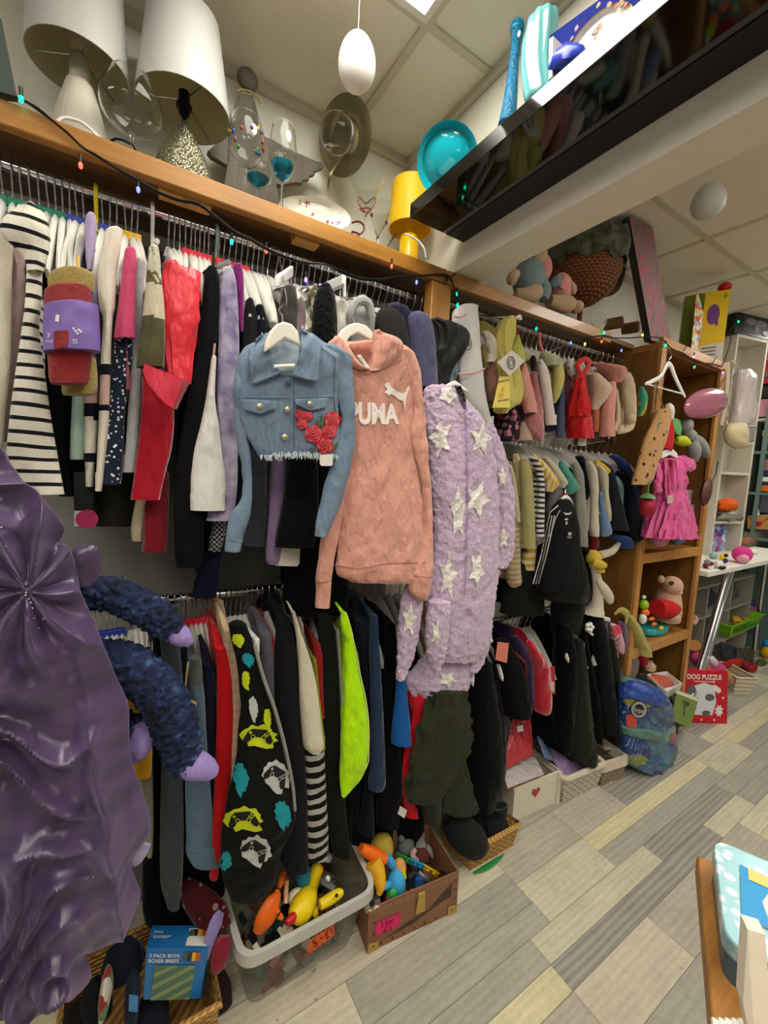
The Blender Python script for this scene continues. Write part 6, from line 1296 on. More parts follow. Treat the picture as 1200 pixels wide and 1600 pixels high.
text_on('hype', (991, 1104), (1006, 1107), (991, 1115), (1006, 1118), bvh=bvb, off=.0135, bold=.02, shear=.2).build('lettering', plain('badge_silver', 'A8A8A4'), bd, smooth=False)
ptube(MB(), [(1048, 1095, .54, 5), (1056, 1120, .53, 6), (1056, 1150, .52, 5)], 8).build('strap', DRK, bp)
gb = thing('fabric_bag', 'dark grey fabric bag with orange trim slumped behind the backpack', 'bag', W(1030, 1130, x=.5))
ptube(MB(), [(985, 1068, .4, 20), (1005, 1075, .42, 46), (1030, 1100, .46, 56), (1048, 1128, .5, 44), (1054, 1140, .52, 14)], 16, flat=.6).build('body', F_('bag_grey', '3C403C'), gb)
ptube(MB(), [(1014, 1060, .46, 12), (1022, 1066, .48, 15), (1032, 1073, .5, 8)], 8, flat=.5).build('orange_trim', ORA, gb)
ptube(MB(), [(990, 1052, .44, 7), (1020, 1070, .5, 7), (1042, 1095, .53, 8), (1060, 1126, .55, 6)], 8, flat=.6).build('strap', DRK, gb)
wt = thing('storage_box', 'white tray of red cloth at the foot of the cabinet', 'box', W(1040, 1090, x=.5))
wt_lo = [W(a, b, x=x) for a, b, x in ((1040, 1092, .56), (1062, 1080, .56), (1040, 1062, .46), (1012, 1066, .46))]; open_box(MB(), wt_lo, [p + V((0, 0, .05)) for p in scale_about(wt_lo, 1.1)], .005).build('tray', WHT, wt, smooth=False)
pack('red_cloth', 'folded salmon red cloth in the white tray by the cabinet', [(1036, 1076), (1056, 1070), (1040, 1056), (1018, 1052)], .52, .46, plain('salmoncloth', 'B05448', rough=.8), 'cloth')
bo = thing('book', 'green card book with dark figure leaning against the puzzle box', 'book', W(1070, 1136, z=0))
MB().hexa([W(a, b, x=x) for a, b, x in ((1048, 1125, .60), (1078, 1138, .60), (1079, 1136, .585), (1049, 1123, .585))], [W(a, b, x=x) for a, b, x in ((1058, 1078, .60), (1091, 1091, .60), (1092, 1090, .585), (1059, 1077, .585))]).build('cover', plain('book_green', '6E8A34'), bo, smooth=False)
PG = [W(a, b, x=.601) for a, b in ((1057, 1078), (1091, 1091), (1090, 1096), (1056, 1083))]; MB().add(PG, [(0, 1, 2, 3)]).build('white_band', plain('white', 'E0DCD4'), bo, smooth=False)
MB().add([W(a, b, x=.6012) for a, b in ((1067, 1094), (1078, 1098), (1076, 1103), (1071, 1104), (1070, 1120), (1068, 1120), (1069, 1103))], [tuple(range(7))]).build('picture', plain('deep_green', '2A3A1C'), bo, smooth=False)
dp = thing('puzzle_box', 'red boxed dog puzzle with white dog shape in its window', 'puzzle box', W(1095, 1130, z=0))
A, B = W(1062, 1129, z=0), W(1136, 1131, z=0); hgt = W(1057, 1057, x=A.x).z; lean = V((-.03, -.005, 0))
dn = V((0, 0, 1)).cross(B - A).normalized() * .03
if dn.x > 0: dn = -dn
up = V((0, 0, hgt)) + lean
MB().hexa([A, B, B + dn, A + dn], [A + up, B + up, B + dn + up, A + dn + up]).build('carton', plain('puzzle_red', 'C0182A'), dp, smooth=False)
ux, uz = (B - A), up; o_f = -dn.normalized() * .001
FP = lambda u, v, d=1: A + ux * u + uz * v + o_f * d
def fp(nm, m, pts, d=1, par=None): return MB().add([FP(u, v, d) for u, v in pts], [tuple(range(len(pts)))]).build(nm, m, par or dp, smooth=False)
win = fp('window', plain('pale', 'D0D4DC'), [(.24, .16), (.68, .16), (.76, .4), (.72, .72), (.5, .78), (.24, .7), (.18, .4)])
for cx_, cy_, rx, ry in ((.24, .62, .09, .11), (.62, .5, .1, .07), (.28, .3, .06, .07), (.55, .2, .09, .05)): fp('spot', plain('spot', '5A5E60'), [(cx_ + rx * math.cos(t), cy_ + ry * math.sin(t)) for t in [2 * PI * i / 16 for i in range(16)]], 2, win)
fp('snowflake', WHT, [(.82 + (.1 if i % 2 else .06) * math.cos(2 * PI * i / 16), .25 + (.13 if i % 2 else .08) * math.sin(2 * PI * i / 16)) for i in range(16)], 2)
fp('bone', WHT, [(.68, .66), (.8, .58), (.86, .62), (.84, .68), (.74, .74), (.68, .74)], 2)
for u, v in ((.2, .07), (.45, .07), (.72, .07), (.9, .5), (.7, .8), (.12, .1)): fp('dot', WHT, [(u + .02 * math.cos(t), v + .025 * math.sin(t)) for t in [2 * PI * i / 10 for i in range(10)]], 2)
flat_text('DOG PUZZLE', FP(.14, .84, 3), ux.normalized(), uz.normalized(), ux.length * .72, uz.length * .1, bold=.03).build('lettering', WHT, dp, smooth=False)
fp('subtitle', plain('pinkish', 'D8A0A8'), [(.28, .79), (.68, .79), (.68, .815), (.28, .815)], 3)
bb = thing('wicker_basket', 'honey wicker basket of packaged underwear at the bottom corner', 'basket', (.43, .05, 0))
lo = [V(p) for p in ((.57, -.14, .001), (.575, .18, .001), (.3, .19, .001), (.3, -.14, .001))]; hi = [V((p.x + (.02 if p.x > .5 else -.01), p.y + (.015 if p.y > 0 else -.015), .13)) for p in lo]
open_box(MB(), lo, hi, .008).build('basket', WICK, bb, smooth=False)
q = MB(); h4 = [p + V((0, 0, .004)) for p in hi]; q.tube(h4 + [h4[0]], .01, 8); q.build('rim', wicker('wicker_rim', 'D8AA5C', '9A6C2C', 1.5), bb)
bx2 = thing('underwear_box', 'blue carton of boys boxer briefs with striped picture', 'box', W(270, 1560, x=.55))
b4 = [W(224, 1562, x=.56), W(312, 1560, x=.56), W(320, 1556, x=.49), W(234, 1560, x=.49)]; t4 = [W(229, 1481, x=.56), W(326, 1483, x=.56), W(331, 1446, x=.47), W(238, 1446, x=.47)]
MB().hexa(b4, t4).build('carton', plain('box_blue', '1A6AA8', rough=.3), bx2, smooth=False)
ff = lambda u, v, d=.002: b4[0].lerp(b4[1], u).lerp(t4[0].lerp(t4[1], u), v) + V((d, 0, 0)); tf = lambda u, v: t4[0].lerp(t4[1], u).lerp(t4[3].lerp(t4[2], u), v) + V((0, 0, .0015))
MB().add([ff(*p) for p in ((.12, 0), (.8, 0), (.82, .68), (.14, .68))], [(0, 1, 2, 3)]).build('picture', mat('box_picture', '4A6A58', rough=.4, pat=('stripe', 'z', .03, .6, '7A8A5A')), bx2, smooth=False)
MB().add([tf(*p) for p in ((.6, .1), (.96, .1), (.94, .85), (.62, .85))], [(0, 1, 2, 3)]).build('paper_label', WHT, bx2, smooth=False)
for i, c in enumerate(('3A5A4A', '2A2A2A', 'D8B020', 'C8501C')):
 u0 = .64 + i * .07
 MB().add([tf(*p) + V((0, 0, .001)) for p in ((u0, .5), (u0 + .065, .5), (u0 + .065, .8), (u0, .8))], [(0, 1, 2, 3)]).build('swatch', plain('swatch%d' % i, c), bx2, smooth=False)
 MB().add([ff(u, v, .003) for u, v in ((u0 - .05, .78), (u0 + .015, .78), (u0 + .015, .95), (u0 - .05, .95))], [(0, 1, 2, 3)]).build('swatch', plain('swatch%d' % i, c), bx2, smooth=False)
def quadtext(txt, f, u0, v0, u1, v1, m, par, nm='lettering'):
 vs, fs = text_poly(txt, .01); MB().add([f(u0 + (u1 - u0) * u, v0 + (v1 - v0) * v) for u, v in vs], fs).build(nm, m, par, smooth=False)
quadtext('5 PACK BOYS', lambda u, v: ff(u, v, .003), .05, .84, .52, .91, WHT, bx2); quadtext('BOXER BRIEFS', lambda u, v: ff(u, v, .003), .04, .74, .52, .81, WHT, bx2); quadtext('5 PACK', tf, .06, .62, .2, .74, WHT, bx2); quadtext('BOYS BOXER BRIEFS', tf, .06, .4, .5, .52, WHT, bx2)
def small(nm, lab, cat, pts, m, flat=.5, part='body'):
 o = thing(nm, lab, cat, W(pts[-1][0], pts[-1][1], x=pts[-1][2])); ptube(MB(), pts, 14, flat=flat).build(part, m, o); return o
small('clothes_packet', 'floral printed underwear in a bag at the gown hem', 'packet', [(170, 1515, .5, 18), (168, 1535, .54, 40), (164, 1560, .56, 40), (160, 1590, .57, 24)], fab('floral_pack', 'B8B0A0', pat=('multi', 45, ['B8B0A0', '8A3028', 'B89A50', '5A7A48', 'C4BEB4'])), .4)
small('clothes_packet', 'dark packet with blue label beside the blue boxer carton', 'packet', [(205, 1515, .5, 30), (208, 1540, .54, 54), (206, 1570, .56, 54), (204, 1600, .57, 40)], F_('pack_dark', '1C2430'), .4)
o_ = [o for o in bpy.data.objects if o.name == 'clothes_packet.002'][0]; MB().prism([W(a, b, x=.6) for a, b in ((202, 1555), (216, 1557), (215, 1582), (201, 1580))], (-.002, 0, 0)).build('label', plain('label_blue', '3A7AA8'), o_, smooth=False)
small('clothes_packet', 'navy checked packet standing between gown hem and blue carton', 'packet', [(212, 1470, .46, 30), (206, 1490, .48, 50), (202, 1515, .5, 44)], fab('navy_check', '1E2440', pat=('check', 60, '4A5070')), .4)
small('christmas_jumper', 'dark red knitted packet with white lettering under the jeans', 'packet', [(286, 1380, .42, 20), (305, 1402, .45, 40), (330, 1430, .48, 48), (345, 1455, .5, 36)], fab('maroon_knit', '4A1418', pat=('dots', 38, .3, '9A8078')), .4)
small('lilac_pouch', 'lilac fabric strap lying on the basket of underwear', 'packet', [(346, 1424, .52, 14), (338, 1440, .53, 24), (328, 1470, .54, 20), (322, 1500, .55, 10)], F_('lilac_strap', '8A7CAC'), .3)
small('red_packet', 'dark crimson packet in the basket corner next to the clear tub', 'packet', [(350, 1462, .54, 18), (346, 1480, .55, 28), (342, 1510, .56, 24), (340, 1520, .56, 10)], F_('crimson_pack', '7A1A2C', rough=.4), .4)
for i, (a, b, w_, c_) in enumerate(((150, 1560, 60, '16181C'), (236, 1580, 50, '20242C'), (190, 1500, 56, '141620'), (345, 1545, 30, '2A1A20'), (120, 1600, 60, '1A1614'))):
 small('cloth_bundle', ('black folded clothes tucked under the gown hem in the basket', 'charcoal folded clothes below the blue carton in the basket', 'very dark clothes at the back of the basket beside the gown', 'dark plum cloth at the basket end near the clear tub', 'brown black clothes in the bottom corner of the basket')[i], 'cloth', [(a - 4, b - 26, .47, w_ * .6), (a, b, .5, w_), (a + 4, b + 30, .52, w_ * .9)], F_('bundle%d' % i, c_), .7)
# things on the top shelf
GLASS = mat('glass', 'F4F6F4', rough=.02, trans=1, ior=1.2, spec=.9); GLASSB = mat('glass_teal', '2AA0C0', rough=.03, trans=.85, ior=1.2, spec=.8)
SHADE = mat('lamp_shade_silver', 'B8B8B4', rough=.42, spec=.6, var=.03); SHIN = mat('shade_lining', 'C8C49C', rough=.6)
def lamp(nm, lab, x, y, base, zb, r0, zt, r1, tilt=0):
 o = thing(nm, lab, 'lamp', (x, y, ZS)); c = V((x, y, 0))
 q = MB(); N = 48
 q.loft([[V((x + r * math.cos(2 * PI * j / N), y + r * math.sin(2 * PI * j / N), z)) for j in range(N)] for r, z in ((r0, zb), (r1, zt), (r1 - .002, zt), (r0 - .002, zb))], loop=True)
 q.build('lamp_shade', [SHADE], o)
 q = MB(); q.loft([[V((x + r * math.cos(2 * PI * j / N), y + r * math.sin(2 * PI * j / N), z)) for j in range(N)] for r, z in ((r0 - .0025, zb + .001), (r1 - .0025, zt - .001))], (False, False)); q.build('shade_lining', SHIN, o)
 q = MB()
 for a in (.3, 2.4, 4.5): q.tube([(x, y, zb + .03), (x + (r0 - .004) * math.cos(a), y + (r0 - .004) * math.sin(a), zb + .008)], .0018, 5)
 q.build('shade_ring', STEEL, o)
 return o
la = lamp('table_lamp', 'white ribbed ceramic lamp with silver shade nearest the shelf corner', .2, -.083, None, 2.51, .107, 2.73, .095)
q = MB(); N = 56; prof = [(.06, 2.256), (.066, 2.27), (.064, 2.31), (.056, 2.36), (.045, 2.41), (.034, 2.45), (.027, 2.475)]
q.loft([[V((.2 + r * (1 + .045 * math.cos(28 * 2 * PI * j / N)) * math.cos(2 * PI * j / N), -.083 + r * (1 + .045 * math.cos(28 * 2 * PI * j / N)) * math.sin(2 * PI * j / N), z)) for j in range(N)] for r, z in smooth_rows(prof, 3)]); q.build('base', mat('white_ceramic', 'CCC6B8', rough=.4), la, auto=0)
MB().lathe([(.02, 2.475), (.022, 2.49), (.021, 2.53), (.013, 2.545), (.024, 2.56), (.03, 2.585), (.022, 2.61), (.004, 2.62)], (.2, -.083, 0), 20).build('socket', mat('socket_white', 'B0A898', rough=.5), la)
MB().tube([W(88, 192, x=.34), W(100, 184, x=.34), W(125, 190, x=.34), W(145, 205, x=.35), W(158, 220, x=.36)], .0035, 8, sub=4).build('cable', WHITEPL, la)
lb2 = lamp('table_lamp', 'silver shaded lamp on a glittering teardrop glass base', .24, .15, None, 2.492, .118, 2.715, .088)
t = NT('mercury_glass'); v = t.n('ShaderNodeTexVoronoi', {'Vector': t.co(), 'Scale': 190})
t.set(Base_Color=t.ramp(v.outputs['Distance'], [(.1, 'C8C4A0'), (.6, '7A7660')]), Metallic=.75, Roughness=.28, Normal=t.bump(v.outputs['Distance'], .8, .004)); MERC = t.m
MB().lathe([(r, z) for r, z in smooth_rows([(.055, 2.256), (.07, 2.275), (.077, 2.305), (.07, 2.345), (.05, 2.39), (.03, 2.425), (.016, 2.452), (.01, 2.465)], 3)], (.24, .15, 0), 32).build('base', MERC, lb2)
MB().lathe([(.006, 2.465), (.006, 2.482), (.013, 2.484), (.015, 2.50), (.02, 2.502), (.02, 2.508), (.014, 2.51), (.014, 2.54), (.004, 2.545)], (.24, .15, 0), 20).build('socket', BLACK, lb2)
MB().tube([W(170, 222, x=.3), W(184, 217, x=.3), W(205, 226, x=.32), W(214, 240, x=.34)], .003, 8, sub=4).build('cable', BLACK, lb2)
def wineglass(lab, stem_px, bot_px, top_px, r_px, x, tint=None, shape='wine', dots=False, nm='wine_glass'):
 b = W(*bot_px, x=x); tpt = W(*top_px, x=x); k = mpp(b); r = r_px * k; y = b.y
 zb, zt = b.z, tpt.z; h = zt - zb
 o = thing(nm, lab, 'glass', (x, y, ZS))
 pr = {'wine': [(.05, 0), (.55, .1), (.9, .3), (1, .5), (.93, .75), (.78, 1)], 'balloon': [(.05, 0), (.5, .06), (.88, .24), (1, .45), (.92, .7), (.66, 1)], 'cone': [(.06, 0), (.3, .25), (.65, .65), (1, 1)]}[shape]
 out = smooth_rows([(a * r, zb + c * h) for a, c in pr], 4); inn = [(max(a - .0014, .0008), c + .0012) for a, c in out][::-1]
 MB().lathe(out + inn, (x, y, 0), 32).build('bowl', GLASS, o)
 MB().lathe([(.034, ZS + .0005), (.034, ZS + .003), (.006, ZS + .008), (.0035, ZS + .02), (.0032, zb - .012), (.006, zb), (.003, zb + .004)], (x, y, 0), 20).build('stem', GLASS, o)
 if tint:
  cut = [(a * .96, c) for a, c in out if c < zb + h * .33]; MB().lathe([(max(a - .002, .001), c + .001) for a, c in cut] + [(.001, cut[-1][1])], (x, y, 0), 24).build('tinted_base', tint, o)
 if dots:
  rr = random.Random(3)
  for i in range(16):
   a = rr.uniform(-1.9, 1.9); u = rr.uniform(.2, .75); rad = [p for p in out if p[1] >= zb + u * h][0][0]
   p = V((x + rad * math.cos(a), y + rad * math.sin(a), zb + u * h))
   MB().ball(p, (.0045, .0045, .0055), 10, 6).build('dot', plain('dot%d' % (i % 5), ('2A4A9A', '9A2A2A', '3A7A3A', 'C0A030', '6A2A6A')[i % 5]), o)
 return o, y, zb, zt, r
wineglass('huge clear balloon wine glass between the two lamps', None, (206, 208), (206, 122), 43, .33, shape='balloon')
o_, y, zb, zt, r = wineglass('wine glass painted with coloured dots and white price sticker', None, (384, 262), (388, 186), 26, .33, dots=True)
ST = plain('sticker', 'D8D4C8')
MB().ball((.33 + r * .93, y + .01, zb + .6 * (zt - zb)), (.003, .009, .014), 10, 6).build('sticker', ST, o_)
o_, y, zb, zt, r = wineglass('tall wine glass with blue base in front of the plate', None, (441, 284), (445, 198), 21, .345, tint=GLASSB)
MB().ball((.345 + r * .95, y + .004, zb + .68 * (zt - zb)), (.003, .008, .016), 10, 6).build('sticker', ST, o_)
wineglass('small dark blue goblet behind the two painted wine glasses', None, (403, 292), (404, 252), 21, .27, tint=GLASSB)
o_, y, zb, zt, r = wineglass('martini glass with twisted red wire heart round its stem', None, (571, 338), (574, 280), 27, .3, shape='cone', nm='martini_glass')
Q = MB(); RW = mat('red_wire', '7A1A1C', rough=.4)
Q.tube([W(a, b, x=.31) for a, b in ((571, 332), (560, 318), (562, 308), (572, 318), (585, 308), (586, 318), (575, 332), (562, 326), (580, 326), (571, 336))], .0018, 6, sub=4); Q.build('wire_heart', RW, o_); MB().ball(W(581, 336, x=.31), (.004, .004, .007), 10, 6).build('bead', RW, o_)
o_, y, zb, zt, r = wineglass('small cone glass with red berry sprig near the yellow lamp', None, (590, 372), (592, 322), 22, .31, shape='cone', nm='martini_glass')
Q = MB(); Q.tube([W(590, 372, x=.31), W(598, 358, x=.31), W(605, 346, x=.31)], .0012, 5); Q.tube([W(590, 372, x=.31), W(586, 358, x=.31)], .0012, 5); Q.build('sprig', mat('twig', '5A4A38', rough=.8), o_); MB().ball(W(604, 348, x=.31), (.004, .004, .007), 8, 6).build('berry', RW, o_)
tag(MB().tube([W(a, b, x=.3) for a, b in ((550, 348), (560, 346), (568, 352), (567, 362), (555, 370), (550, 362), (562, 366))], .003, 6, sub=4).build('red_cable', plain('cable_maroon', '5A1A1C')), 'coiled dark red cable lying beside the floral plate', 'cable')
tag(MB().tube([W(604, 388, x=.3), W(612, 375, x=.3), (W(619, 366, x=.28))], .003, 6, sub=3).build('lamp_cable', BLACK), 'short dark cable running to the yellow lamp', 'cable')
GW = wood('grey_driftwood', '6E665A', '4A443A', 'z', 1, .8, 0); an = thing('wooden_angel', 'grey driftwood angel ornament with round head and feathered wings', 'ornament', W(390, 300, x=.13))
MB().prism([W(a, b, x=.15) for a, b in ((375, 146), (396, 148), (404, 180), (415, 215), (428, 262), (440, 330), (344, 330), (356, 250), (361, 190), (367, 165))], (-.03, 0, 0)).build('body', GW, an, bevel=.003)
MB().ball(W(387, 125, x=.135), (.022, .032, .032), 18, 12).build('head', wood('dark_driftwood', '6A6054', '4A4238', 'z', 1, .8, 0), an)
MB().tube([W(a, b, x=.155) for a, b in ((370, 144), (376, 140), (388, 142), (398, 148), (408, 162))], .003, 6, sub=3).build('twine', mat('twine', 'A08860'), an)
MB().prism([W(a, b, x=.145) for a, b in ((413, 212), (440, 226), (470, 241), (504, 255), (506, 262), (490, 268), (493, 272), (482, 275), (484, 280), (472, 281), (474, 286), (462, 285), (440, 289), (424, 285))], (-.02, 0, 0)).build('wing', GW, an, bevel=.002)
MB().prism([W(a, b, x=.145) for a, b in ((362, 205), (340, 222), (324, 236), (330, 244), (345, 252), (362, 262))], (-.02, 0, 0)).build('wing', GW, an, bevel=.002)
BRS = mat('antique_brass', '8A8060', rough=.28, metal=.85)
dl = thing('dish_lamp', 'antique brass dish lamp head with glass globe on thin stem', 'lamp', (.16, .52, ZS))
ctr = W(543, 216, x=.2); ax = (CAM - ctr).normalized(); ax = (ax * .55 + V((.1, -.9, -.1))).normalized(); Mq = ax.to_track_quat('Z', 'Y').to_matrix(); k = mpp(ctr)
MB().lathe([(.0, -.03), (.018, -.028), (.022, -.012), (.05 * 1.6, -.004), (.107, .012), (.11, .018), (.104, .016), (.08, .004), (.055, .008), (.05, .004), (.03, .01), (.001, .01)], ctr, 40, Mq).build('dish', BRS, dl)
MB().lathe([(.001, .012), (.03, .014), (.052, .03), (.06, .055), (.05, .085), (.03, .1), (.001, .104)], ctr, 28, Mq).build('glass_globe', GLASS, dl)
MB().lathe([(.016, -.065), (.018, -.045), (.016, -.026)], ctr, 16, Mq).build('back_cup', BRS, dl)
MB().tube([ctr - ax * .03, W(519, 268, x=.19), W(513, 290, x=.17), W(511, 320, x=.16), V((.16, W(511, 320, x=.16).y, ZS + .002))], .0035, 8, sub=4).build('stem', BRS, dl)
PL = mat('porcelain', 'DCDACC', rough=.2, spec=.6)
FLW = [plain('petal_red', 'A84A3A'), plain('petal_purple', '6A4A6A'), plain('petal_green', '5A6A3A'), plain('petal_orange', 'C07A3A')]
def plate(nm, lab, cx, cy, rx, ry, rot, x, lean, flowers):
 o = thing(nm, lab, 'plate', W(cx, cy + ry, x=x)); c, s = math.cos(rot), math.sin(rot); rr = random.Random(9)
 P = lambda u, v, d=0: W(cx + (u * c - v * s), cy + (u * s + v * c), x=x + d)
 N = 48; ring = lambda k, d: [P(rx * k * math.cos(2 * PI * i / N), ry * k * math.sin(2 * PI * i / N), d) for i in range(N)]
 MB().loft([ring(.3, -.012), ring(.6, -.012), ring(1, .004), ring(1, .008), ring(.62, -.006), ring(.3, -.007)]).build('dish', PL, o)
 for u, v, n in flowers:
  Q = MB()
  for i in range(n):
   Q.cur = rr.randrange(4); a, b = u + rr.uniform(-.16, .16) * 1.2, v + rr.uniform(-.16, .16)
   p = P(a * rx, b * ry, -.0055 + max(0, math.hypot(a, b) - .6) * .032); Q.ball(p, (.001, .0026, .0026), 8, 5)
  Q.build('painted_flowers', FLW, o)
 return o
plate('oval_plate', 'white oval serving plate with little painted flowers leaning at the wall', 491, 333, 58, 25, .22, .27, 0, ((-.35, -.45, 12), (.55, .35, 14), (0, .1, 3)))
yw = mat('lamp_yellow', 'F0C420', rough=.45); ylp = thing('table_lamp', 'small bright yellow lamp squeezed against the ceiling beam', 'lamp', (.24, .905, ZS))
q = MB(); N = 40; xx, yy = .24, .905
q.loft([[V((xx + r * math.cos(2 * PI * j / N), yy + r * math.sin(2 * PI * j / N), z)) for j in range(N)] for r, z in ((.078, 2.435), (.072, 2.59), (.07, 2.59), (.076, 2.435))], loop=True); q.build('lamp_shade', yw, ylp)
MB().lathe([(.034, ZS + .0005), (.036, ZS + .01), (.036, 2.40), (.03, 2.412), (.012, 2.415), (.012, 2.45), (.004, 2.455)], (xx, yy, 0), 28).build('base', mat('lamp_yellow_gloss', 'F0C010', rough=.2), ylp)
MB().tube([W(633, 366, x=.3), W(640, 368, x=.32), W(655, 378, x=.33), W(663, 390, x=.34), (W(665, 402, x=.34))], .0035, 8, sub=4).build('cable', WHITEPL, ylp)
pf = thing('leaning_picture', 'dark glossy panel propped on the shelf corner beside the ribbed lamp', 'picture', (.2, -.24, ZS))
MB().prism([W(a, b, x=.34) for a, b in ((-40, -30), (2, 30), (26, 152), (-40, 145))], (-.015, 0, 0)).build('panel', plain('panel_grey', '4A5450', rough=.2), pf, smooth=False)
# string lights
sl2 = thing('string_lights', 'black string of coloured fairy lights tacked along the shelf edge', 'fairy lights', W(480, 440, x=.405)); XW = .406
wire = [(-30, 132), (0, 146), (35, 156), (60, 172), (85, 191), (110, 212), (130, 231), (150, 243), (180, 262), (215, 283), (245, 300), (280, 314), (310, 320), (340, 342), (368, 362), (390, 374), (420, 392), (450, 404), (480, 412), (505, 412), (530, 424), (560, 436), (590, 438), (620, 433), (660, 431), (690, 430), (704, 436), (710, 452), (714, 470)]
Q = MB(); Q.tube([W(a, b, x=XW) for a, b in wire], .0026, 6, sub=3); Q.tube([W(a, b + 1.5 * math.sin(a * .4) - 1, x=XW + .003) for a, b in wire], .002, 6, sub=3)
w2 = [(696, 436), (704, 434), (712, 428)]; Q.tube([W(a, b, x=XW) for a, b in w2], .0026, 6)
w3 = [(714, 470, .39), (730, 486, .37), (790, 500, .36), (840, 516, .37), (880, 522, .4), (915, 527, .405), (942, 524, .406), (960, 528, .41), (985, 528, .45), (1010, 526, .49), (1034, 528, .503)]; Q.tube([W(a, b, x=x) for a, b, x in w3], .0026, 6, sub=3)
w4 = [(1034, 528), (1050, 545), (1068, 552), (1090, 566), (1112, 568), (1128, 573)]; Q.tube([W(a, b, x=.505) for a, b in w4], .0026, 6, sub=3)
w5 = [(1128, 573, .505), (1136, 552, .49), (1142, 530, .46), (1140, 520, .42), (1148, 506, .4)]; Q.tube([W(a, b, x=x) for a, b, x in w5], .0026, 6, sub=3)
Q.build('wire', BLACK, sl2)
BC = {'g': ('green', (0, .9, .3)), 'r': ('red', (1, .06, .03)), 'b': ('blue', (.08, .1, 1)), 'y': ('yellow', (1, .75, .1)), 'p': ('purple', (.35, .15, 1))}
BM = {}
for k, (n_, c) in BC.items(): BM[k] = mat('bulb_' + n_, c, emit=3.5 if k in 'gb' else 3, rough=.3)
for px, py, k, x in ((33, 153, 'g', XW + .008), (126, 257, 'r', XW), (216, 295, 'b', XW), (362, 377, 'g', XW), (416, 391, 'r', XW - .02), (478, 436, 'p', XW), (500, 446, 'p', XW), (568, 468, 'g', XW - .03), (612, 415, 'r', XW), (651, 440, 'b', XW), (713, 459, 'g', XW), (715, 476, 'g', XW), (838, 513, 'g', .38), (892, 535, 'b', .4), (914, 537, 'y', .4), (940, 533, 'r', .41), (944, 519, 'g', .41), (971, 547, 'b', .43), (1004, 523, 'y', .47), (1040, 539, 'g', .51), (1084, 557, 'p', .51), (1085, 573, 'g', .51), (1130, 582, 'p', .51), (1154, 502, 'g', .41)):
 p = W(px, py, x=x); b = MB().ball(p + V((0, 0, -.002)), (.0042, .0042, .007), 10, 8).build('bulb', BM[k], sl2)
 MB().tube([p + V((0, 0, .005)), p + V((0, 0, .02))], .0036, 8).build('bulb_holder', BLACK, b)
tg_ = MB()
for a, b, c, d in ((1068, 548, 1074, 540), (1112, 570, 1120, 557), (694, 440, 712, 427)): tg_.tube([W(a, b, x=.508), W(c, d, x=.508)], .0025, 6)
tg_.build('cable_ties', BLACK, sl2)
# hanging eggs
def egg(lab, px, py, x=None, z=None, y=None, r_px=(29, 42), m=None, string=True):
 c = W(px, py, x=x, z=z, y=y); k = mpp(c); rx, rz = r_px[0] * k, r_px[1] * k * .95
 o = thing('egg_ornament', lab, 'ornament', c - V((0, 0, rz)))
 MB().lathe([(rx * math.sin(t) * (1 + .12 * math.cos(t)), rz * -math.cos(t)) for t in [PI * i / 20 for i in range(21)]], c, 32).build('egg', m, o)
 if string: MB().tube([c + V((0, 0, rz)), V((c.x, c.y, 2.793))], .0009, 5).build('string', mat('thread', 'D8D4C8'), o)
 return o
egg('white egg ornament hanging on a thread over the clothes rail', 558, 97, z=2.6, m=mat('egg_white', 'E4E2DC', rough=.45))
egg('grey egg ornament hanging on a thread beyond the ceiling beam', 1107, 314, z=2.62, r_px=(23, 27), m=mat('egg_grey', 'B8B8B2', rough=.4))
# black floating shelf on the beam
bs_ = thing('floating_shelf', 'glossy black floating shelf fixed to the ceiling beam', 'shelf', (1.6, .88, 2.34))
GB_ = mat('black_gloss', '08080A', rough=.06, spec=.6, coat=.5)
MB().box((.436, .772, 2.342), (2.9, .92, 2.384)).build('board', GB_, bs_, smooth=False, bevel=.0015)
MB().box((.437, .921, 2.34), (2.9, .999, 2.384)).build('rear_rail', mat('black_matt', '161618', rough=.5), bs_, smooth=False)
tq = mat('turquoise_glaze', '0AA8B8', rough=.08, coat=.5)
tbw = thing('glass_bowl', 'round turquoise bowl tipped towards the room on the black shelf', 'bowl', W(700, 290, y=.88)); cB = W(699, 251, y=.87); kk = mpp(cB)
axb = ((CAM - cB).normalized() + V((0, 0, -.1))).normalized(); Mb = axb.to_track_quat('Z', 'Y').to_matrix()
MB().lathe([(.001, -.03), (.05, -.03), (.08, -.018), (46 * kk, .008), (47 * kk, .014), (44 * kk, .012), (.074, -.006), (.05, .006), (.03, .012), (.001, .012)], cB, 40, Mb).build('bowl', tq, tbw)
vt = thing('glass_votive', 'pale faceted glass votive beside the turquoise bowl', 'candle holder', W(760, 215, y=.88)); c = W(760, 214, y=.88)
MB().lathe([(.022, 2.385 - c.z), (.034, 2.41 - c.z), (.03, 2.45 - c.z), (.027, 2.45 - c.z), (.03, 2.41 - c.z), (.018, 2.39 - c.z)], c, 8).build('cup', mat('glass_pale_teal', 'A8CCC8', rough=.1, trans=.5), vt, auto=20)
def vase(nm, lab, pts, y, m, ribs=0, twist=0):
 """pts: (px, py, half width px)"""
 o = thing(nm, lab, 'vase', W(pts[0][0], pts[0][1], y=y)); R = []; N = 40
 rows = smooth_rows(pts, 5)
 for i, (a, b, h) in enumerate(rows):
  c = W(a, b, y=y); r = h * mpp(c)
  R.append([c + V((math.cos(t), math.sin(t), 0)) * r * (1 + ribs * math.cos(9 * t + twist * i)) for t in [2 * PI * j / N for j in range(N)]])
 MB().loft(R).build('body', m, o, auto=0); return o
bt_ = mat('beaded_blue', '0878A8', rough=.2, trans=.25, bump=1, bs=170, bd=.006)
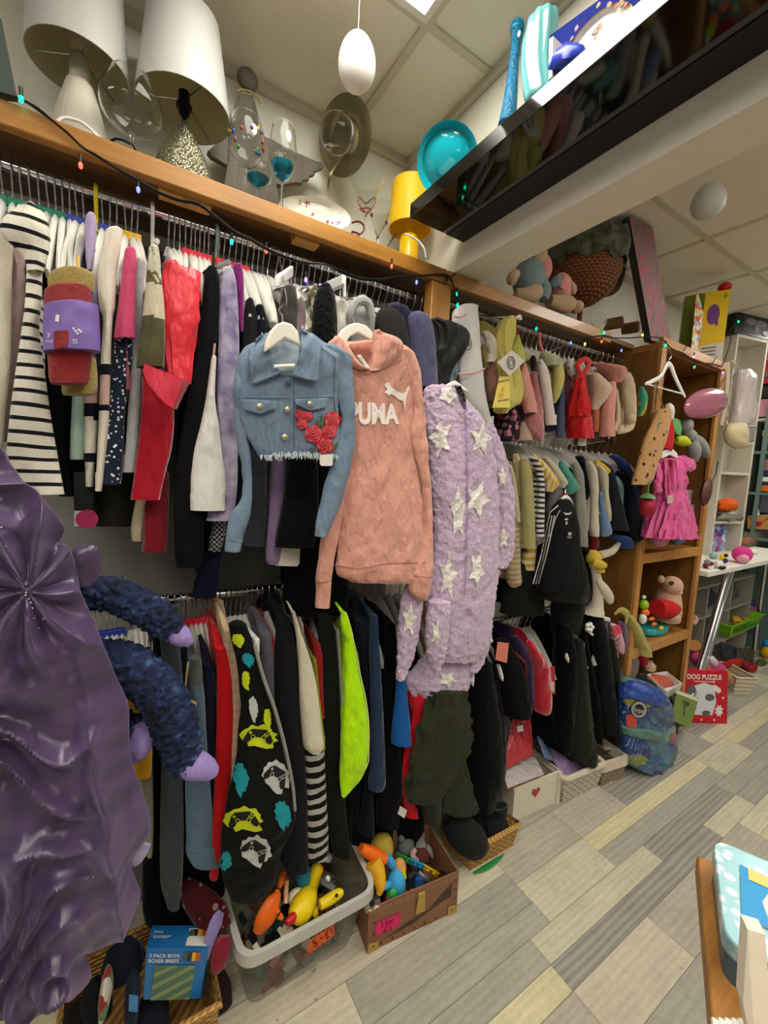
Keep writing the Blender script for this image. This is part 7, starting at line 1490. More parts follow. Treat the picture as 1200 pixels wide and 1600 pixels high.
o_ = vase('glass_vase', 'slim tall bright blue beaded glass vase', [(792, 196, 14), (797, 160, 11), (801, 120, 8.5), (804, 85, 7.5), (807, 60, 8), (808, 50, 10)], .9, bt_)
MB().ball(W(808, 43, y=.9), 11 * mpp(W(808, 43, y=.9)), 16, 12).build('lip', mat('blue_lip', '0A90C0', rough=.1, trans=.3), o_); MB().ball(W(811, 53, y=.87), (.005, .003, .008), 8, 6).build('sticker', ST, o_)
vase('glass_vase', 'wide pale aqua vase with swirled ribs', [(842, 160, 20), (838, 110, 22), (843, 60, 24), (848, 36, 23), (850, 26, 18), (851, 20, 4)], .88, mat('aqua_swirl', '7AC4C4', rough=.1, trans=.3, spec=.8), .07, .3)
pbx = thing('boxed_plate', 'floral plate standing in a blue satin lined box', 'plate', W(900, 110, y=.86))
MB().prism([W(a, b, y=.88) for a, b in ((860, 55), (990, -40), (1010, 60), (858, 125))], (0, .015, 0)).build('box_back', plain('satin_blue', '16226A', rough=.8, spec=.1), pbx, smooth=False)
Q = MB(); Q.prism([W(a, b, y=.83) for a, b in ((858, 62), (864, 56), (863, 120), (857, 124))], (0, .05, 0)).build('box_side', plain('box_white', 'C8C4BC'), pbx, smooth=False)
N = 40; ring = lambda k, yy: [W(936 + 54 * k * math.cos(2 * PI * i / N) - 12 * k * math.sin(2 * PI * i / N), 62 - 30 * k * math.cos(2 * PI * i / N) + 52 * k * math.sin(2 * PI * i / N), y=yy) for i in range(N)]
MB().loft([ring(.2, .872), ring(.7, .87), ring(1, .858), ring(1, .854), ring(.7, .865), ring(.2, .866)]).build('plate', PL, pbx)
GR = MB(); GR.loft([ring(1.0, .8535), ring(.95, .855)], (False, False)).build('gold_rim', mat('gold_rim', 'B8963C', metal=.6, rough=.3), pbx)
rr = random.Random(4)
for i in range(26):
 Q = MB(); t = rr.uniform(0, 6.28); k = rr.uniform(.7, .9) if i > 8 else rr.uniform(0, .2)
 p = W(930 + 54 * k * math.cos(t) - 12 * k * math.sin(t), 50 - 30 * k * math.cos(t) + 52 * k * math.sin(t), y=.852); Q.ball(p, (.005, .0012, .005), 8, 5).build('painted_flower', FLW[i % 4], pbx)
Q = ptube(MB(), [], 8) if 0 else MB(); Q.tube([W(862, 108, y=.84), W(878, 92, y=.835), W(900, 86, y=.83), W(915, 92, y=.835)], [.012, .022, .018, .006], 12, sub=4, fuzz=.3); Q.build('satin_lining', plain('satin_blue2', '2438A8', rough=.3), pbx)
# on the toy shelf beyond the beam
BLP = plain('bunny_blue', '7A8C94', rough=.95, sheen=.4); BEI = plain('plush_beige', 'B89C80', rough=.95, sheen=.4); PKP = plain('plush_pink', 'D0908A', rough=.95, sheen=.4)
bn = thing('plush_rabbit', 'seated plush rabbit in a pale blue jacket with pink ear', 'soft toy', W(825, 470, x=.3))
pball(MB(), 826, 437, .3, 25, 32).build('body', BLP, bn); pball(MB(), 838, 402, .3, 17, 20).build('head', BEI, bn)
ptube(MB(), [(842, 395, .31, 14), (852, 405, .33, 18), (855, 420, .34, 18), (853, 436, .34, 8)], 12, flat=.5).build('ear', PKP, bn)
ptube(MB(), [(805, 460, .32, 18), (822, 462, .34, 24), (836, 457, .35, 26), (842, 452, .35, 14)], 12).build('leg', BEI, bn)
ptube(MB(), [(806, 428, .33, 14), (800, 436, .35, 18), (803, 443, .36, 10)], 12).build('arm', BEI, bn)
ptube(MB(), [(846, 440, .33, 18), (850, 455, .35, 22), (848, 468, .36, 14)], 12).build('arm', BLP, bn)
for a, b in ((848, 421), (833, 400)): pball(MB(), a, b, .352, 2.2).build('eye', DRK, bn)
pg = thing('plush_rabbit', 'smaller plush rabbit in a pink dress leaning on the blue one', 'soft toy', W(880, 485, x=.32))
pball(MB(), 876, 452, .32, 17, 24).build('body', PKP, pg)
ptube(MB(), [(858, 470, .35, 18), (874, 475, .36, 26), (888, 474, .37, 26), (892, 468, .37, 12)], 12).build('leg', BEI, pg)
ptube(MB(), [(894, 486, .36, 14), (900, 478, .37, 24), (901, 472, .37, 12)], 12).build('foot', BEI, pg)
ptube(MB(), [(862, 445, .34, 12), (870, 438, .36, 15), (872, 432, .36, 8)], 12).build('arm', BLP, pg)
ptube(MB(), [(886, 440, .34, 12), (894, 452, .36, 14), (895, 460, .36, 8)], 12).build('arm', BEI, pg)
ptube(MB(), [(878, 452, .35, 16), (884, 440, .36, 18), (889, 436, .36, 6)], 10, flat=.4).build('bow', PKP, pg)
hb = thing('wicker_hamper', 'round brown wicker hamper lined with dark green pleated cloth', 'basket', W(905, 470, x=.24))
WB = wicker('wicker_brown', '8A5228', '4A2410', .9); c = W(912, 425, x=.22); kk = mpp(c); zz = lambda py: W(912, py, x=.22).z
MB().lathe([(.05, ZS), (.05, ZS + .02), (.012, ZS + .03), (.012, zz(478)), (.07, zz(476)), (44 * kk, zz(458)), (54 * kk, zz(430)), (56 * kk, zz(400)), (54 * kk, zz(400)), (.05, zz(470))], (c.x, c.y, 0), 40).build('basket', WB, hb)
q = MB(); N = 72; q.loft([[V((c.x + r * (1 + .05 * math.sin(9 * t) + .02 * math.sin(23 * t)) * math.cos(t), c.y + r * (1 + .05 * math.sin(9 * t)) * math.sin(t), z + .012 * math.sin(9 * t))) for t in [2 * PI * i / N for i in range(N)]] for r, z in ((58 * kk, zz(424)), (61 * kk, zz(395)), (56 * kk, zz(375)), (40 * kk, zz(372)))], (False, True)); q.build('cloth_liner', fab('leaf_liner', '3A4234', pat=('blotch', 25, .5, .12, (.12, .13, .09, 1))), hb, auto=0)
q = MB(); q.tube([W(948, 400, x=.3), W(964, 400, x=.3), W(966, 425, x=.28), W(958, 450, x=.26), W(940, 462, x=.24)], [.012, .03, .034, .03, .012], 14, sub=4, fuzz=.25); q.build('liner_drape', fab('leaf_liner', '3A4234'), hb)
wd = thing('wooden_duck', 'carved brown wooden duck figure with straw in the hamper', 'ornament', W(950, 380, x=.2))
ptube(MB(), [(930, 360, .22, 26), (948, 358, .24, 34), (964, 362, .25, 34), (978, 376, .25, 20)], 16).build('body', mat('carved_wood', '7A4A26', rough=.4, var=.2), wd); pball(MB(), 976, 352, .22, 12, 14).build('head', plain('duck_dark', '2A2A28', rough=.4), wd)
ptube(MB(), [(918, 372, .25, 10), (935, 368, .27, 16), (952, 374, .27, 12)], 10, flat=.5).build('straw', mat('straw', 'A07840', rough=.8), wd); ptube(MB(), [(968, 395, .26, 14), (978, 392, .27, 10), (990, 390, .27, 5)], 10).build('bill', mat('carved_wood', '7A4A26'), wd)
cv = thing('canvas', 'tall canvas with pink abstract painting seen edge on above the cabinet', 'painting', W(1040, 530, x=.3))
t = NT('abstract_paint'); n1 = t.noise(5, 5, t.scaled((6, 6, 1.5)))[0]
t.set(Base_Color=t.ramp(n1, [(.35, '6A5C5A'), (.5, '8A7070'), (.58, 'B04A5C'), (.66, '7A6468')]), Roughness=.6)
P4 = [V((.425, 2.30, 2.276)), V((.445, 2.47, 2.276))]; nn = V((-.035, .004, 0))
up = W(983, 338, z=2.78) - P4[0]
MB().hexa([P4[0], P4[1], P4[1] + nn, P4[0] + nn], [p + up for p in (P4[0], P4[1], P4[1] + nn, P4[0] + nn)]).build('stretcher', plain('canvas_edge', '3A3634', rough=.7), cv, smooth=False)
of = -nn.normalized() * .0015; MB().add([P4[0] + of, P4[1] + of, P4[1] + of + up, P4[0] + of + up], [(0, 1, 2, 3)]).build('painted_face', t.m, cv, smooth=False)
for i, (a, b) in enumerate(((962, 505), (988, 512))):
 o_ = thing('candle_jar', 'little gold rimmed jar lying %s on the toy shelf' % ('beside the white ring' if i == 0 else 'at the foot of the canvas'), 'jar', W(a, b + 10, x=.24)); c = W(a, b, x=.24)
 Mx = V((1, .3, 0)).normalized().to_track_quat('Z', 'Y').to_matrix(); MB().lathe([(.0, -.05), (.03, -.05), (.031, .03), (.0, .03)], c, 24, Mx).build('jar', plain('jar_gold', '8A6A3A', rough=.4), o_); MB().lathe([(.0, .031), (.027, .031), (.027, .034), (.0, .034)], c, 24, Mx).build('lid', plain('jar_pink', '7A4A58'), o_)
rg = MB(); rg.tube([W(936 + 11 * math.cos(t), 499 + 15 * math.sin(t), x=.3) for t in [2 * PI * i / 24 for i in range(25)]], .003, 8); tag(rg.build('white_ring', WHITEPL), 'white hoop standing on the toy shelf below the hamper', 'ring')
tag(MB().box((.12, 1.93, ZS + .0005), (.2, 2.02, ZS + .1)).build('black_speaker', BLACK, bevel=.006), 'small black block at the foot of the brown hamper', 'speaker')
# on and in the cabinet
def carton(nm, lab, cat, base, h, faces, par=None):
 o = thing(nm, lab, cat, base[0]); up = V((0, 0, h)); MB().hexa(base, [p + up for p in base]).build('carton', faces, o, smooth=False); return o
zc = 2.2735
q0, q1 = V((W(1092, 545, y=2.93).x, 2.93, zc)), V((W(1128, 562, y=2.985).x, 2.985, zc))
yb_ = thing('toy_carton', 'tall yellow and white toy carton on the cabinet with open flap', 'box', q0)
H = W(1094, 452, x=q0.x).z - zc; upv = V((0, 0, H)); b_ = (q0 - q1); bq = V((-b_.y, b_.x, 0)).normalized() * .12
if bq.y < 0: bq = -bq
MB().hexa([q0, q1, q1 + bq, q0 + bq], [p + upv for p in (q0, q1, q1 + bq, q0 + bq)]).build('carton', plain('carton_yellow', 'D8B414'), yb_, smooth=False)
of = -bq.normalized() * .0015; F3 = lambda u, v, d=1: q0 + (q1 - q0) * u + upv * v + of * d
def poly(nm, m, pts, par, f, d=1): return MB().add([f(u, v, d) for u, v in pts], [tuple(range(len(pts)))]).build(nm, m, par, smooth=False)
poly('white_panel', plain('carton_white', 'C8C0B4'), [(0, 0), (1, 0), (1, .28), (0, .25)], yb_, F3)
cp = poly('purple_bubble', plain('bubble_purple', '6A3A7A'), [(.42 + .26 * math.cos(2 * PI * i / 24), .68 + .14 * math.sin(2 * PI * i / 24)) for i in range(24)], yb_, F3)
poly('bubble_tail', plain('bubble_purple', '6A3A7A'), [(.5, .56), (.66, .6), (.64, .5)], yb_, F3)
poly('green_star', plain('star_green', '5A8A2A'), [(.84 + (.09 if i % 2 == 0 else .04) * math.cos(2 * PI * i / 10), .92 + (.05 if i % 2 == 0 else .02) * math.sin(2 * PI * i / 10)) for i in range(10)], yb_, F3)
for v in (.2, .15, .1): poly('text_line', plain('text_grey', '6A6468'), [(.1, v), (.7, v + .01), (.7, v + .03), (.1, v + .02)], yb_, F3, 2)
sd_ = (bq / .12); F4 = lambda u, v, d=1: q1 + bq * u + upv * v + (q1 - q0).normalized() * .0015 * d
poly('side_print', fab('carton_multi', 'D8D0C4', pat=('multi', 40, ['D8D0C8', 'C04A5A', 'E0D8D0', '5A6AA0', 'D8C8A0']), bump=0, wr=0), [(.05, .2), (.95, .2), (.95, .95), (.05, .95)], yb_, F4)
g0 = V((W(1062, 536, y=2.9).x, 2.9, zc)); g1 = q0 + (q0 - q1) * .03; gq = bq * .8
gb2 = thing('toy_carton', 'olive green toy carton standing behind the yellow one', 'box', g0); Hg = W(1064, 460, x=g0.x).z - zc; ug = V((0, 0, Hg))
MB().hexa([g0, g1, g1 + gq, g0 + gq], [p + ug for p in (g0, g1, g1 + gq, g0 + gq)]).build('carton', plain('carton_green', '6A7A24'), gb2, smooth=False)
f0, f1 = V((W(1080, 545, y=2.86).x, 2.86, zc)), q0 + of * 3; MB().hexa([f0, f1, f1 + of * 2, f0 + of * 2], [W(1089, 452, x=f0.x), f1 + upv * .72, f1 + upv * .72 + of * 2, W(1089, 452, x=f0.x) + of * 2]).build('open_flap', fab('flap_print', 'DAD4C8', pat=('multi', 45, ['DAD4C8', 'D8D0C8', 'C88A7A', 'D85A30', '8AA8C0', 'D8C878', 'E0DCD4']), bump=0, wr=0), yb_, smooth=False)
c = q0.lerp(q1, .78) + upv + bq * .25; rz = .024
re_ = thing('egg_ornament', 'shiny red egg ornament resting on top of the yellow carton', 'ornament', c)
MB().ball(c + V((0, 0, .026)), (.034, .034, .027), 24, 16).build('egg', mat('egg_red', 'B8121C', rough=.25, bump=.3, bs=90), re_)
XP = .56
arch = thing('clothes_hanger', 'white wooden hanger on the cabinet edge holding the bee print bag', 'clothes hanger', W(1040, 600, x=XP))
MB().tube([W(a, b, x=XP) for a, b in ((1008, 600), (1018, 596), (1032, 588), (1042, 570), (1048, 572), (1054, 588), (1062, 605), (1070, 620))], [.007, .01, .011, .013, .013, .011, .01, .007], 10, sub=4, flat=.6, up=(1, 0, 0)).build('arms', WHITEPL, arch)
MB().tube([W(1010, 600, x=XP), W(1068, 616, x=XP)], .004, 8).build('trouser_bar', WHITEPL, arch)
MB().tube([W(a, b, x=xx) for a, b, xx in ((1045, 570, XP), (1045, 563, XP), (1049, 556, XP), (1048, 549, .54), (1044, 546, .52), (1041, 552, .51))], .002, 6, sub=3).build('hook', STEEL, arch)
be = thing('tote_bag', 'tan bag printed with black bees hanging on the cabinet', 'bag', W(1000, 755, x=XP))
BEE = fab('bee_print', 'B88C5C', pat=('dots', 26, .24, '2A241E'))
cloth([(640, 1026, 1052), (660, 1018, 1048), (690, 1004, 1040), (720, 996, 1030), (745, 989, 1022), (757, 986, 1014)], XP, k=.25, n=30, fold=(.15, 3), kmax=.03).build('bag', BEE, be)
MB().tube([W(a, b, x=XP + .01) for a, b in ((1020, 645), (1022, 620), (1025, 600), (1032, 625), (1040, 648))], .003, 6, sub=3).build('cord', mat('twine', 'A08860'), be)
pd = thing('pink_dress', 'bright pink frilled toddler dress hanging in front of the cabinet', 'dress', W(1045, 852, x=XP))
PDM = fab('hot_pink', 'D85A96', rough=.8, wr=.9)
S = cloth([(718, 1026, 1062), (735, 1022, 1066), (755, 1022, 1068), (768, 1024, 1068), (800, 1016, 1076), (830, 1008, 1082), (840, 1006, 1085)], XP, k=.4, n=60, sub=6, fold=(.3, 7), kmax=.06); fuzz(S, .004, 25); bvp = S.bvh(); S.build('dress', PDM, pd)
cloth([(835, 1012, 1050), (848, 1018, 1042), (854, 1024, 1034)], XP - .01, k=.4, n=24, fold=(.2, 4)).build('underskirt', fab('soft_pink', 'C07090'), pd)
def frill(pts, nm): Q = MB(); P = [W(a, b, x=x) for a, b, x, r in pts]; Q.tube(P, [r for *_, r in pts], 24, sub=6, flat=.4, up=(1, 0, 0), fuzz=.7); Q.build(nm, PDM, pd)
frill([(1058, 716, XP, .012), (1068, 722, XP + .01, .03), (1080, 727, XP + .01, .03), (1087, 729, XP, .008)], 'sleeve')
frill([(1064, 735, XP + .01, .01), (1070, 750, XP + .02, .024), (1068, 764, XP + .02, .016)], 'frill')
frill([(1026, 720, XP + .01, .012), (1030, 742, XP + .02, .024), (1028, 762, XP + .02, .02), (1034, 768, XP + .02, .008)], 'frill')
decal([(1043, 718), (1054, 717), (1056, 726), (1050, 732), (1045, 728)], bvp, .003).build('neck_opening', fab('neck_pink', '9A2A50'), pd)
MB().prism([W(a, b, x=XP + .045) for a, b in ((1043, 774), (1053, 773), (1053, 786), (1043, 787))], (-.002, 0, 0)).build('swing_tag', plain('tag_paper2', 'C0A8A0'), pd, smooth=False)
ph = thing('clothes_hanger', 'small grey white hanger at the neck of the pink dress', 'clothes hanger', W(1047, 715, x=XP)); MB().prism([W(a, b, x=XP + .012) for a, b in ((1034, 716), (1036, 706), (1043, 701), (1052, 702), (1058, 708), (1060, 716), (1054, 714), (1047, 710), (1040, 714))], (-.012, 0, 0)).build('arms', WHITEPL, ph); MB().tube([W(1048, 702, x=XP + .005), W(1050, 694, x=XP), W(1052, 686, x=XP - .01)], .002, 6).build('hook', STEEL, ph)
ss = thing('strawberry_purse', 'red strawberry purse on a long green strap', 'purse', W(1008, 805, x=.59)); GS = plain('strap_green', '5A8A58', rough=.6)
pball(MB(), 1010, 793, .59, 11, 15).build('berry', plain('berry_red', '9A1420', rough=.5), ss); MB().lathe([(.001, .02), (.022, .012), (.036, -.004), (.03, 0), (.001, .012)], W(1012, 777, x=.59), 14).build('leaf', GS, ss)
MB().tube([W(a, b, x=.58) for a, b in ((1012, 776), (1016, 740), (1022, 700), (1028, 668), (1032, 660), (1036, 668), (1030, 690))], .005, 8, sub=3, flat=.5).build('strap', GS, ss)
fe = thing('felt_elf_hat', 'red and green felt elf toy with leaf collar above the pink dress', 'soft toy', W(1040, 700, x=.55)); FG = plain('felt_green', '5AA05A', rough=.9); FR = plain('felt_red', 'B01A24', rough=.9)
ptube(MB(), [(1045, 640, .55, 10), (1044, 655, .55, 22), (1040, 680, .55, 34), (1036, 702, .55, 36)], 14, flat=.6).build('body', FR, fe)
for pts in ([(1040, 650), (1030, 654), (1036, 664), (1048, 668), (1052, 682), (1040, 678), (1034, 668)], [(1052, 652), (1062, 656), (1066, 668), (1064, 682), (1056, 676), (1052, 664)]): MB().prism([W(a, b, x=.575) for a, b in pts], (-.01, 0, 0)).build('leaf', FG, fe, bevel=.002)
ptube(MB(), [(1044, 632, .56, 8), (1046, 640, .57, 14), (1047, 655, .57, 10)], 10).build('tip', WHT, fe)
bu = thing('grey_bunny', 'floppy grey plush bunny with lime carrot on the cabinet shelf', 'soft toy', W(1085, 715, x=.52)); GP = plain('bunny_grey', '8A8A88', rough=.95, sheen=.4)
pball(MB(), 1072, 665, .5, 10, 12).build('head', GP, bu); ptube(MB(), [(1080, 684, .52, 14), (1092, 692, .53, 18), (1102, 708, .53, 14), (1105, 714, .53, 6)], 12).build('ear', GP, bu); ptube(MB(), [(1082, 690, .52, 16), (1084, 705, .53, 20), (1085, 718, .53, 12), (1086, 722, .53, 4)], 12).build('ear', GP, bu); ptube(MB(), [(1056, 688, .54, 10), (1066, 689, .55, 17), (1076, 693, .55, 8)], 12).build('carrot', plain('lime_felt', 'B4C020', rough=.8), bu); ptube(MB(), [(1072, 672, .5, 14), (1078, 682, .51, 20), (1080, 690, .52, 14)], 12).build('body', GP, bu)
pp = thing('pink_pouch', 'shiny pink transparent pouch hung on the cabinet front post', 'pouch', W(1105, 655, x=.53))
q = MB(); N = 40; rg_ = lambda k, x: [W(1103 + 36 * k * math.cos(t) + 4 * k * math.sin(t), 632 - 9 * k * math.cos(t) + 22 * k * math.sin(t) * (1.1 if math.sin(t) < 0 else .95), x=x) for t in [2 * PI * i / N for i in range(N)]]
q.loft([rg_(.2, .555), rg_(.7, .552), rg_(.94, .54), rg_(1, .53), rg_(.94, .52), rg_(.3, .515)]); q.build('pouch', mat('pink_vinyl', 'C07088', rough=.15, trans=.3, coat=.5, var=.15), pp); MB().tube([W(1118, 612, x=.53), W(1126, 603, x=.52), W(1133, 590, x=.51)], .003, 6).build('loop', plain('cable_maroon', '5A1A1C'), pp)
pu_ = thing('leather_purse', 'small dark brown zipped purse dangling on the cabinet edge', 'purse', W(1100, 785, x=.53)); ptube(MB(), [(1108, 752, .53, 18), (1104, 765, .535, 26), (1100, 780, .535, 24), (1097, 788, .535, 10)], 12, flat=.5).build('body', plain('brown_leather', '5A342E', rough=.45), pu_); MB().tube([W(1112, 752, x=.53), W(1118, 742, x=.53), W(1122, 720, x=.53)], .003, 6).build('strap', BLACK, pu_)
def cabx(nm, lab, cat, pts, x0, x1, m, h=None):
 """flat box: four outline photo points on x0, thick to x1"""
 o = thing(nm, lab, cat, W(*pts[0], x=x0)); MB().prism([W(a, b, x=x0) for a, b in pts], (x1 - x0, 0, 0)).build('box', m, o, smooth=False); return o
pic = cabx('picture_box', 'pink picture card with dark bird drawing behind the pink dress', 'picture', ((1068, 835), (1093, 838), (1099, 790), (1068, 787)), .44, .42, plain('card_pink', 'D0A0B4'))
MB().add([W(a, b, x=.4412) for a, b in ((1070, 796), (1082, 800), (1089, 812), (1083, 822), (1074, 826), (1072, 812))], [tuple(range(6))]).build('bird_drawing', plain('bird_grey', '5A504E'), pic, smooth=False)
cabx('picture_box', 'small pink and grey box on top of the pink picture card', 'box', ((1066, 785), (1083, 786), (1085, 766), (1066, 765)), .42, .38, plain('card_pink2', 'B89098'))
cabx('cloth_tag', 'slate blue cloth corner hanging over the cabinet shelf edge', 'cloth', ((1051, 840), (1052, 846), (1060, 853), (1070, 846), (1071, 840)), .505, .502, plain('slateblue', '4A6080', rough=.8))
tt = thing('plush_toy', 'cream plush toy with red jumper sitting in the cabinet', 'soft toy', W(1045, 968, x=.42)); CP = plain('plush_cream', 'C8A088', rough=.95, sheen=.4)
ptube(MB(), [(1040, 968, .42, 38), (1042, 950, .42, 40), (1044, 930, .42, 34), (1045, 918, .42, 20)], 16).build('body', CP, tt); pball(MB(), 1050, 915, .44, 15, 15).build('head', CP, tt); pball(MB(), 1058, 925, .46, 8, 7).build('muzzle', plain('muzzle', 'D8B0A0', rough=.95), tt)
ptube(MB(), [(1026, 950, .45, 26), (1040, 952, .46, 30), (1056, 950, .46, 18)], 14).build('jumper', plain('jumper_red', 'B8141C', rough=.9), tt); ptube(MB(), [(1044, 962, .46, 14), (1053, 965, .47, 18), (1058, 964, .47, 10)], 12).build('foot', CP, tt)
for a, b in ((1049, 911), (1060, 913)): pball(MB(), a, b, .468, 6, 3).build('eyebrow', DRK, tt)
pball(MB(), 1033, 905, .43, 5, 6).build('ear', CP, tt)
bt2 = thing('bath_toy', 'flat turquoise toy boat with orange fish print on the cabinet shelf', 'toy', W(1020, 990, x=.46))
q = MB(); N = 32; e_ = lambda k, dz: [W(1020, 985, z=.66) + V((.05 * k * math.cos(t), .11 * k * math.sin(t), dz)) for t in [2 * PI * i / N for i in range(N)]]
cE = W(1021, 984, z=.665); e_ = lambda k, dz: [cE + V((.06 * k * math.cos(t), .13 * k * math.sin(t), dz)) for t in [2 * PI * i / N for i in range(N)]]
q.loft([e_(.9, -.012), e_(1, -.004), e_(1, .02), e_(.9, .03), e_(.3, .034)]); q.build('base', plain('toy_turquoise', '2AA0A0', coat=.4), bt2)
for a, b, rx, ry in ((1018, 967, 8, 3), (1022, 975, 7, 3), (1033, 981, 6, 3)): pball(MB(), a, b, .47, rx, ry).build('print', ORA if a != 1033 else YEL, bt2)
pball(MB(), 1004, 967, .48, 6, 8).build('fish_head', WHT, bt2)
fg = thing('toy_frog', 'lime and orange toy frog behind the turquoise toy boat', 'toy', W(1008, 955, x=.42)); pball(MB(), 1006, 945, .42, 7, 8).build('head', plain('toy_lime', '9AC820'), fg); pball(MB(), 1008, 957, .43, 8, 6).build('body', ORA, fg); pball(MB(), 1006, 933, .42, 4, 3).build('cap', WHT, fg)
for i, (a, b, w_, h_, c_) in enumerate(((1016, 905, 14, 24, '3A4048'), (1032, 893, 12, 18, '2A3A50'), (1018, 935, 18, 22, '4A5048'))):
 o_ = thing('toy_truck', ('dark grey toy in the shadow at the back of the cabinet bay', 'dark blue toy block behind the cream plush head', 'grey green toy behind the toy frog')[i], 'toy', W(a, b + h_ / 2, x=.2)); pball(MB(), a, b, .2, w_ / 2 + 3, h_ / 2).build('body', plain('cabtoy%d' % i, c_), o_)
rdoll = thing('plush_gnome', 'dark red and cream plush lying in the bottom cabinet bay', 'soft toy', W(1005, 1055, x=.4)); pball(MB(), 1003, 1030, .4, 9, 12).build('hat', FR, rdoll); pball(MB(), 1014, 1042, .42, 9, 10, fuzz=.3).build('beard', CP, rdoll)
# white table, display unit and the end of the shop
tbw2 = thing('white_table', 'white topped table with chrome leg past the wooden cabinet', 'table', (.25, 4.0, 0)); ZT = 1.02
MB().box((.07, 3.06, ZT - .035), (.53, 4.85, ZT)).build('table_top', WHITEP, tbw2, bevel=.004)
a, b = W(1138, 894, x=.46), W(1106, 1003, x=.48); dirv = (b - a).normalized(); foot = a + dirv * ((a.z) / -dirv.z)
for dy in (0, .06): MB().tube([a + V((0, dy, .02)), foot + V((0, dy, 0))], .022, 14).build('leg', CHROME, tbw2)
MB().tube([(.3, 4.9, 0), (.3, 4.9, ZT - .035)], .022, 14).build('leg', CHROME, tbw2)
wu = thing('display_unit', 'narrow white open display unit standing on the white table', 'shelf unit', W(1120, 866, z=ZT))
L0 = W(1108, 868, z=ZT); R0 = L0 + V((.08, .34, 0)); L0.z = R0.z = ZT + .0005; dr = (R0 - L0); dpt = V((-dr.y, dr.x, 0)).normalized() * .17; HT = W(1150, 520, x=L0.x).z - ZT
if dpt.x > 0: dpt = -dpt
un = dr.normalized() * .02; U = lambda h: V((0, 0, h)); WU = plain('unit_white', 'D4CEC0', rough=.5)
for p in (L0, R0 - un): MB().hexa([p, p + un, p + un + dpt, p + dpt], [q + U(HT) for q in (p, p + un, p + un + dpt, p + dpt)]).build('side', WU, wu, smooth=False, bevel=.002)
MB().hexa([q + dpt * .95 for q in (L0 + un, R0 - un)] + [q + dpt for q in (R0 - un, L0 + un)], [q + dpt * .95 + U(HT - .001) for q in (L0 + un, R0 - un)] + [q + dpt + U(HT - .001) for q in (R0 - un, L0 + un)]).build('back', WU, wu, smooth=False)
for hh in (.0, .245, .62, HT - .02):
 A_, B_2 = L0 + un * 1.02, R0 - un * 1.02
 MB().hexa([q + U(hh) for q in (A_, B_2, B_2 + dpt * .94, A_ + dpt * .94)], [q + U(hh + .02) for q in (A_, B_2, B_2 + dpt * .94, A_ + dpt * .94)]).build('shelf', WU, wu, smooth=False)
mid = (L0 + R0) / 2
def onu(u, h, d=.3): return L0 + dr * u + dpt * d + U(h)
of_ = thing('clownfish_toy', 'orange plush fish lying over a grey toy in the display unit', 'soft toy', onu(.5, .36)); MB().ball(onu(.45, .385, .12), (.06, .12, .055), 16, 10, fuzz=.25).build('body', plain('fish_orange', 'D85A18', rough=.9), of_); MB().ball(onu(.66, .41, .05), (.012, .05, .012), 10, 6).build('fin', DRK, of_)
oc = thing('octopus_toy', 'grey green rubber sea creature toy piled in the display unit', 'toy', onu(.5, .27)); GO = plain('creature_grey', '8A8A78', rough=.5); MB().ball(onu(.5, .31, .12), (.07, .12, .045), 16, 10, fuzz=.5).build('body', GO, oc)
for i in range(6): MB().tube([onu(.5, .3, .1), onu(.15 + .14 * i, .29 + .01 * (i % 2), -.05), onu(.1 + .16 * i, .275, .0)], [.016, .012, .006], 8, sub=3).build('tentacle', GO, oc)
bk2 = thing('toy_package', 'blue boxed doll set standing in the lower display unit bay', 'toy box', onu(.35, .03)); A_, B_2 = onu(.2, .021, .25), onu(.7, .021, .3); dq = dpt.normalized() * .03
MB().hexa([A_, B_2, B_2 + dq, A_ + dq], [q + U(.2) for q in (A_, B_2, B_2 + dq, A_ + dq)]).build('carton', fab('doll_box', '5A78B0', pat=('multi', 28, ['5A78B0', '8AA0C8', '3A4A88', 'C8D0DC', 'B05A88']), bump=0, wr=0), bk2, smooth=False); MB().ball(onu(.4, .05, .18), (.012, .025, .02), 12, 8).build('pink_figure', plain('pinkfig', 'C83A80'), bk2)
wbk = thing('doll_dress', 'shiny white doll sized garment bag hung on the display unit', 'bag', W(1160, 650, x=.42)); cloth([(578, 1150, 1172), (590, 1146, 1180), (620, 1143, 1182), (650, 1138, 1180), (662, 1138, 1172)], .44, k=.4, n=26, fold=(.2, 3)).build('bag', mat('pearl_vinyl', 'C8BCB8', rough=.2, coat=.5, wr=.6), wbk); MB().tube([W(a, b, x=.43) for a, b in ((1150, 582), (1146, 566), (1142, 564), (1152, 572), (1164, 584))], .004, 6, sub=3).build('strap', plain('strap_cream', 'C8BC9C'), wbk)
st2 = tag(ptube(MB(), [(1137, 566, .46, 12), (1136, 600, .46, 13), (1132, 640, .46, 13), (1127, 665, .46, 12)], 10, flat=.3).build('bag_strap', plain('strap_beige', 'C0A890', rough=.6)), 'long beige bag strap hanging over the edge of the display unit', 'strap')
cbg = thing('handbag', 'cream quilted handbag hung below the pearly garment bag', 'bag', W(1150, 700, x=.45)); cloth([(662, 1134, 1165), (672, 1128, 1168), (685, 1128, 1168), (696, 1134, 1168), (701, 1142, 1162)], .45, k=.5, n=26, fold=(.1, 3), hollow=False).build('body', plain('cream_leather', 'D8C8A0', rough=.35), cbg); MB().tube([W(a, b, x=.48) for a, b in ((1136, 664), (1131, 680), (1138, 694), (1150, 701))], .003, 6, sub=3).build('trim', plain('trim_brown', '5A4A40'), cbg)
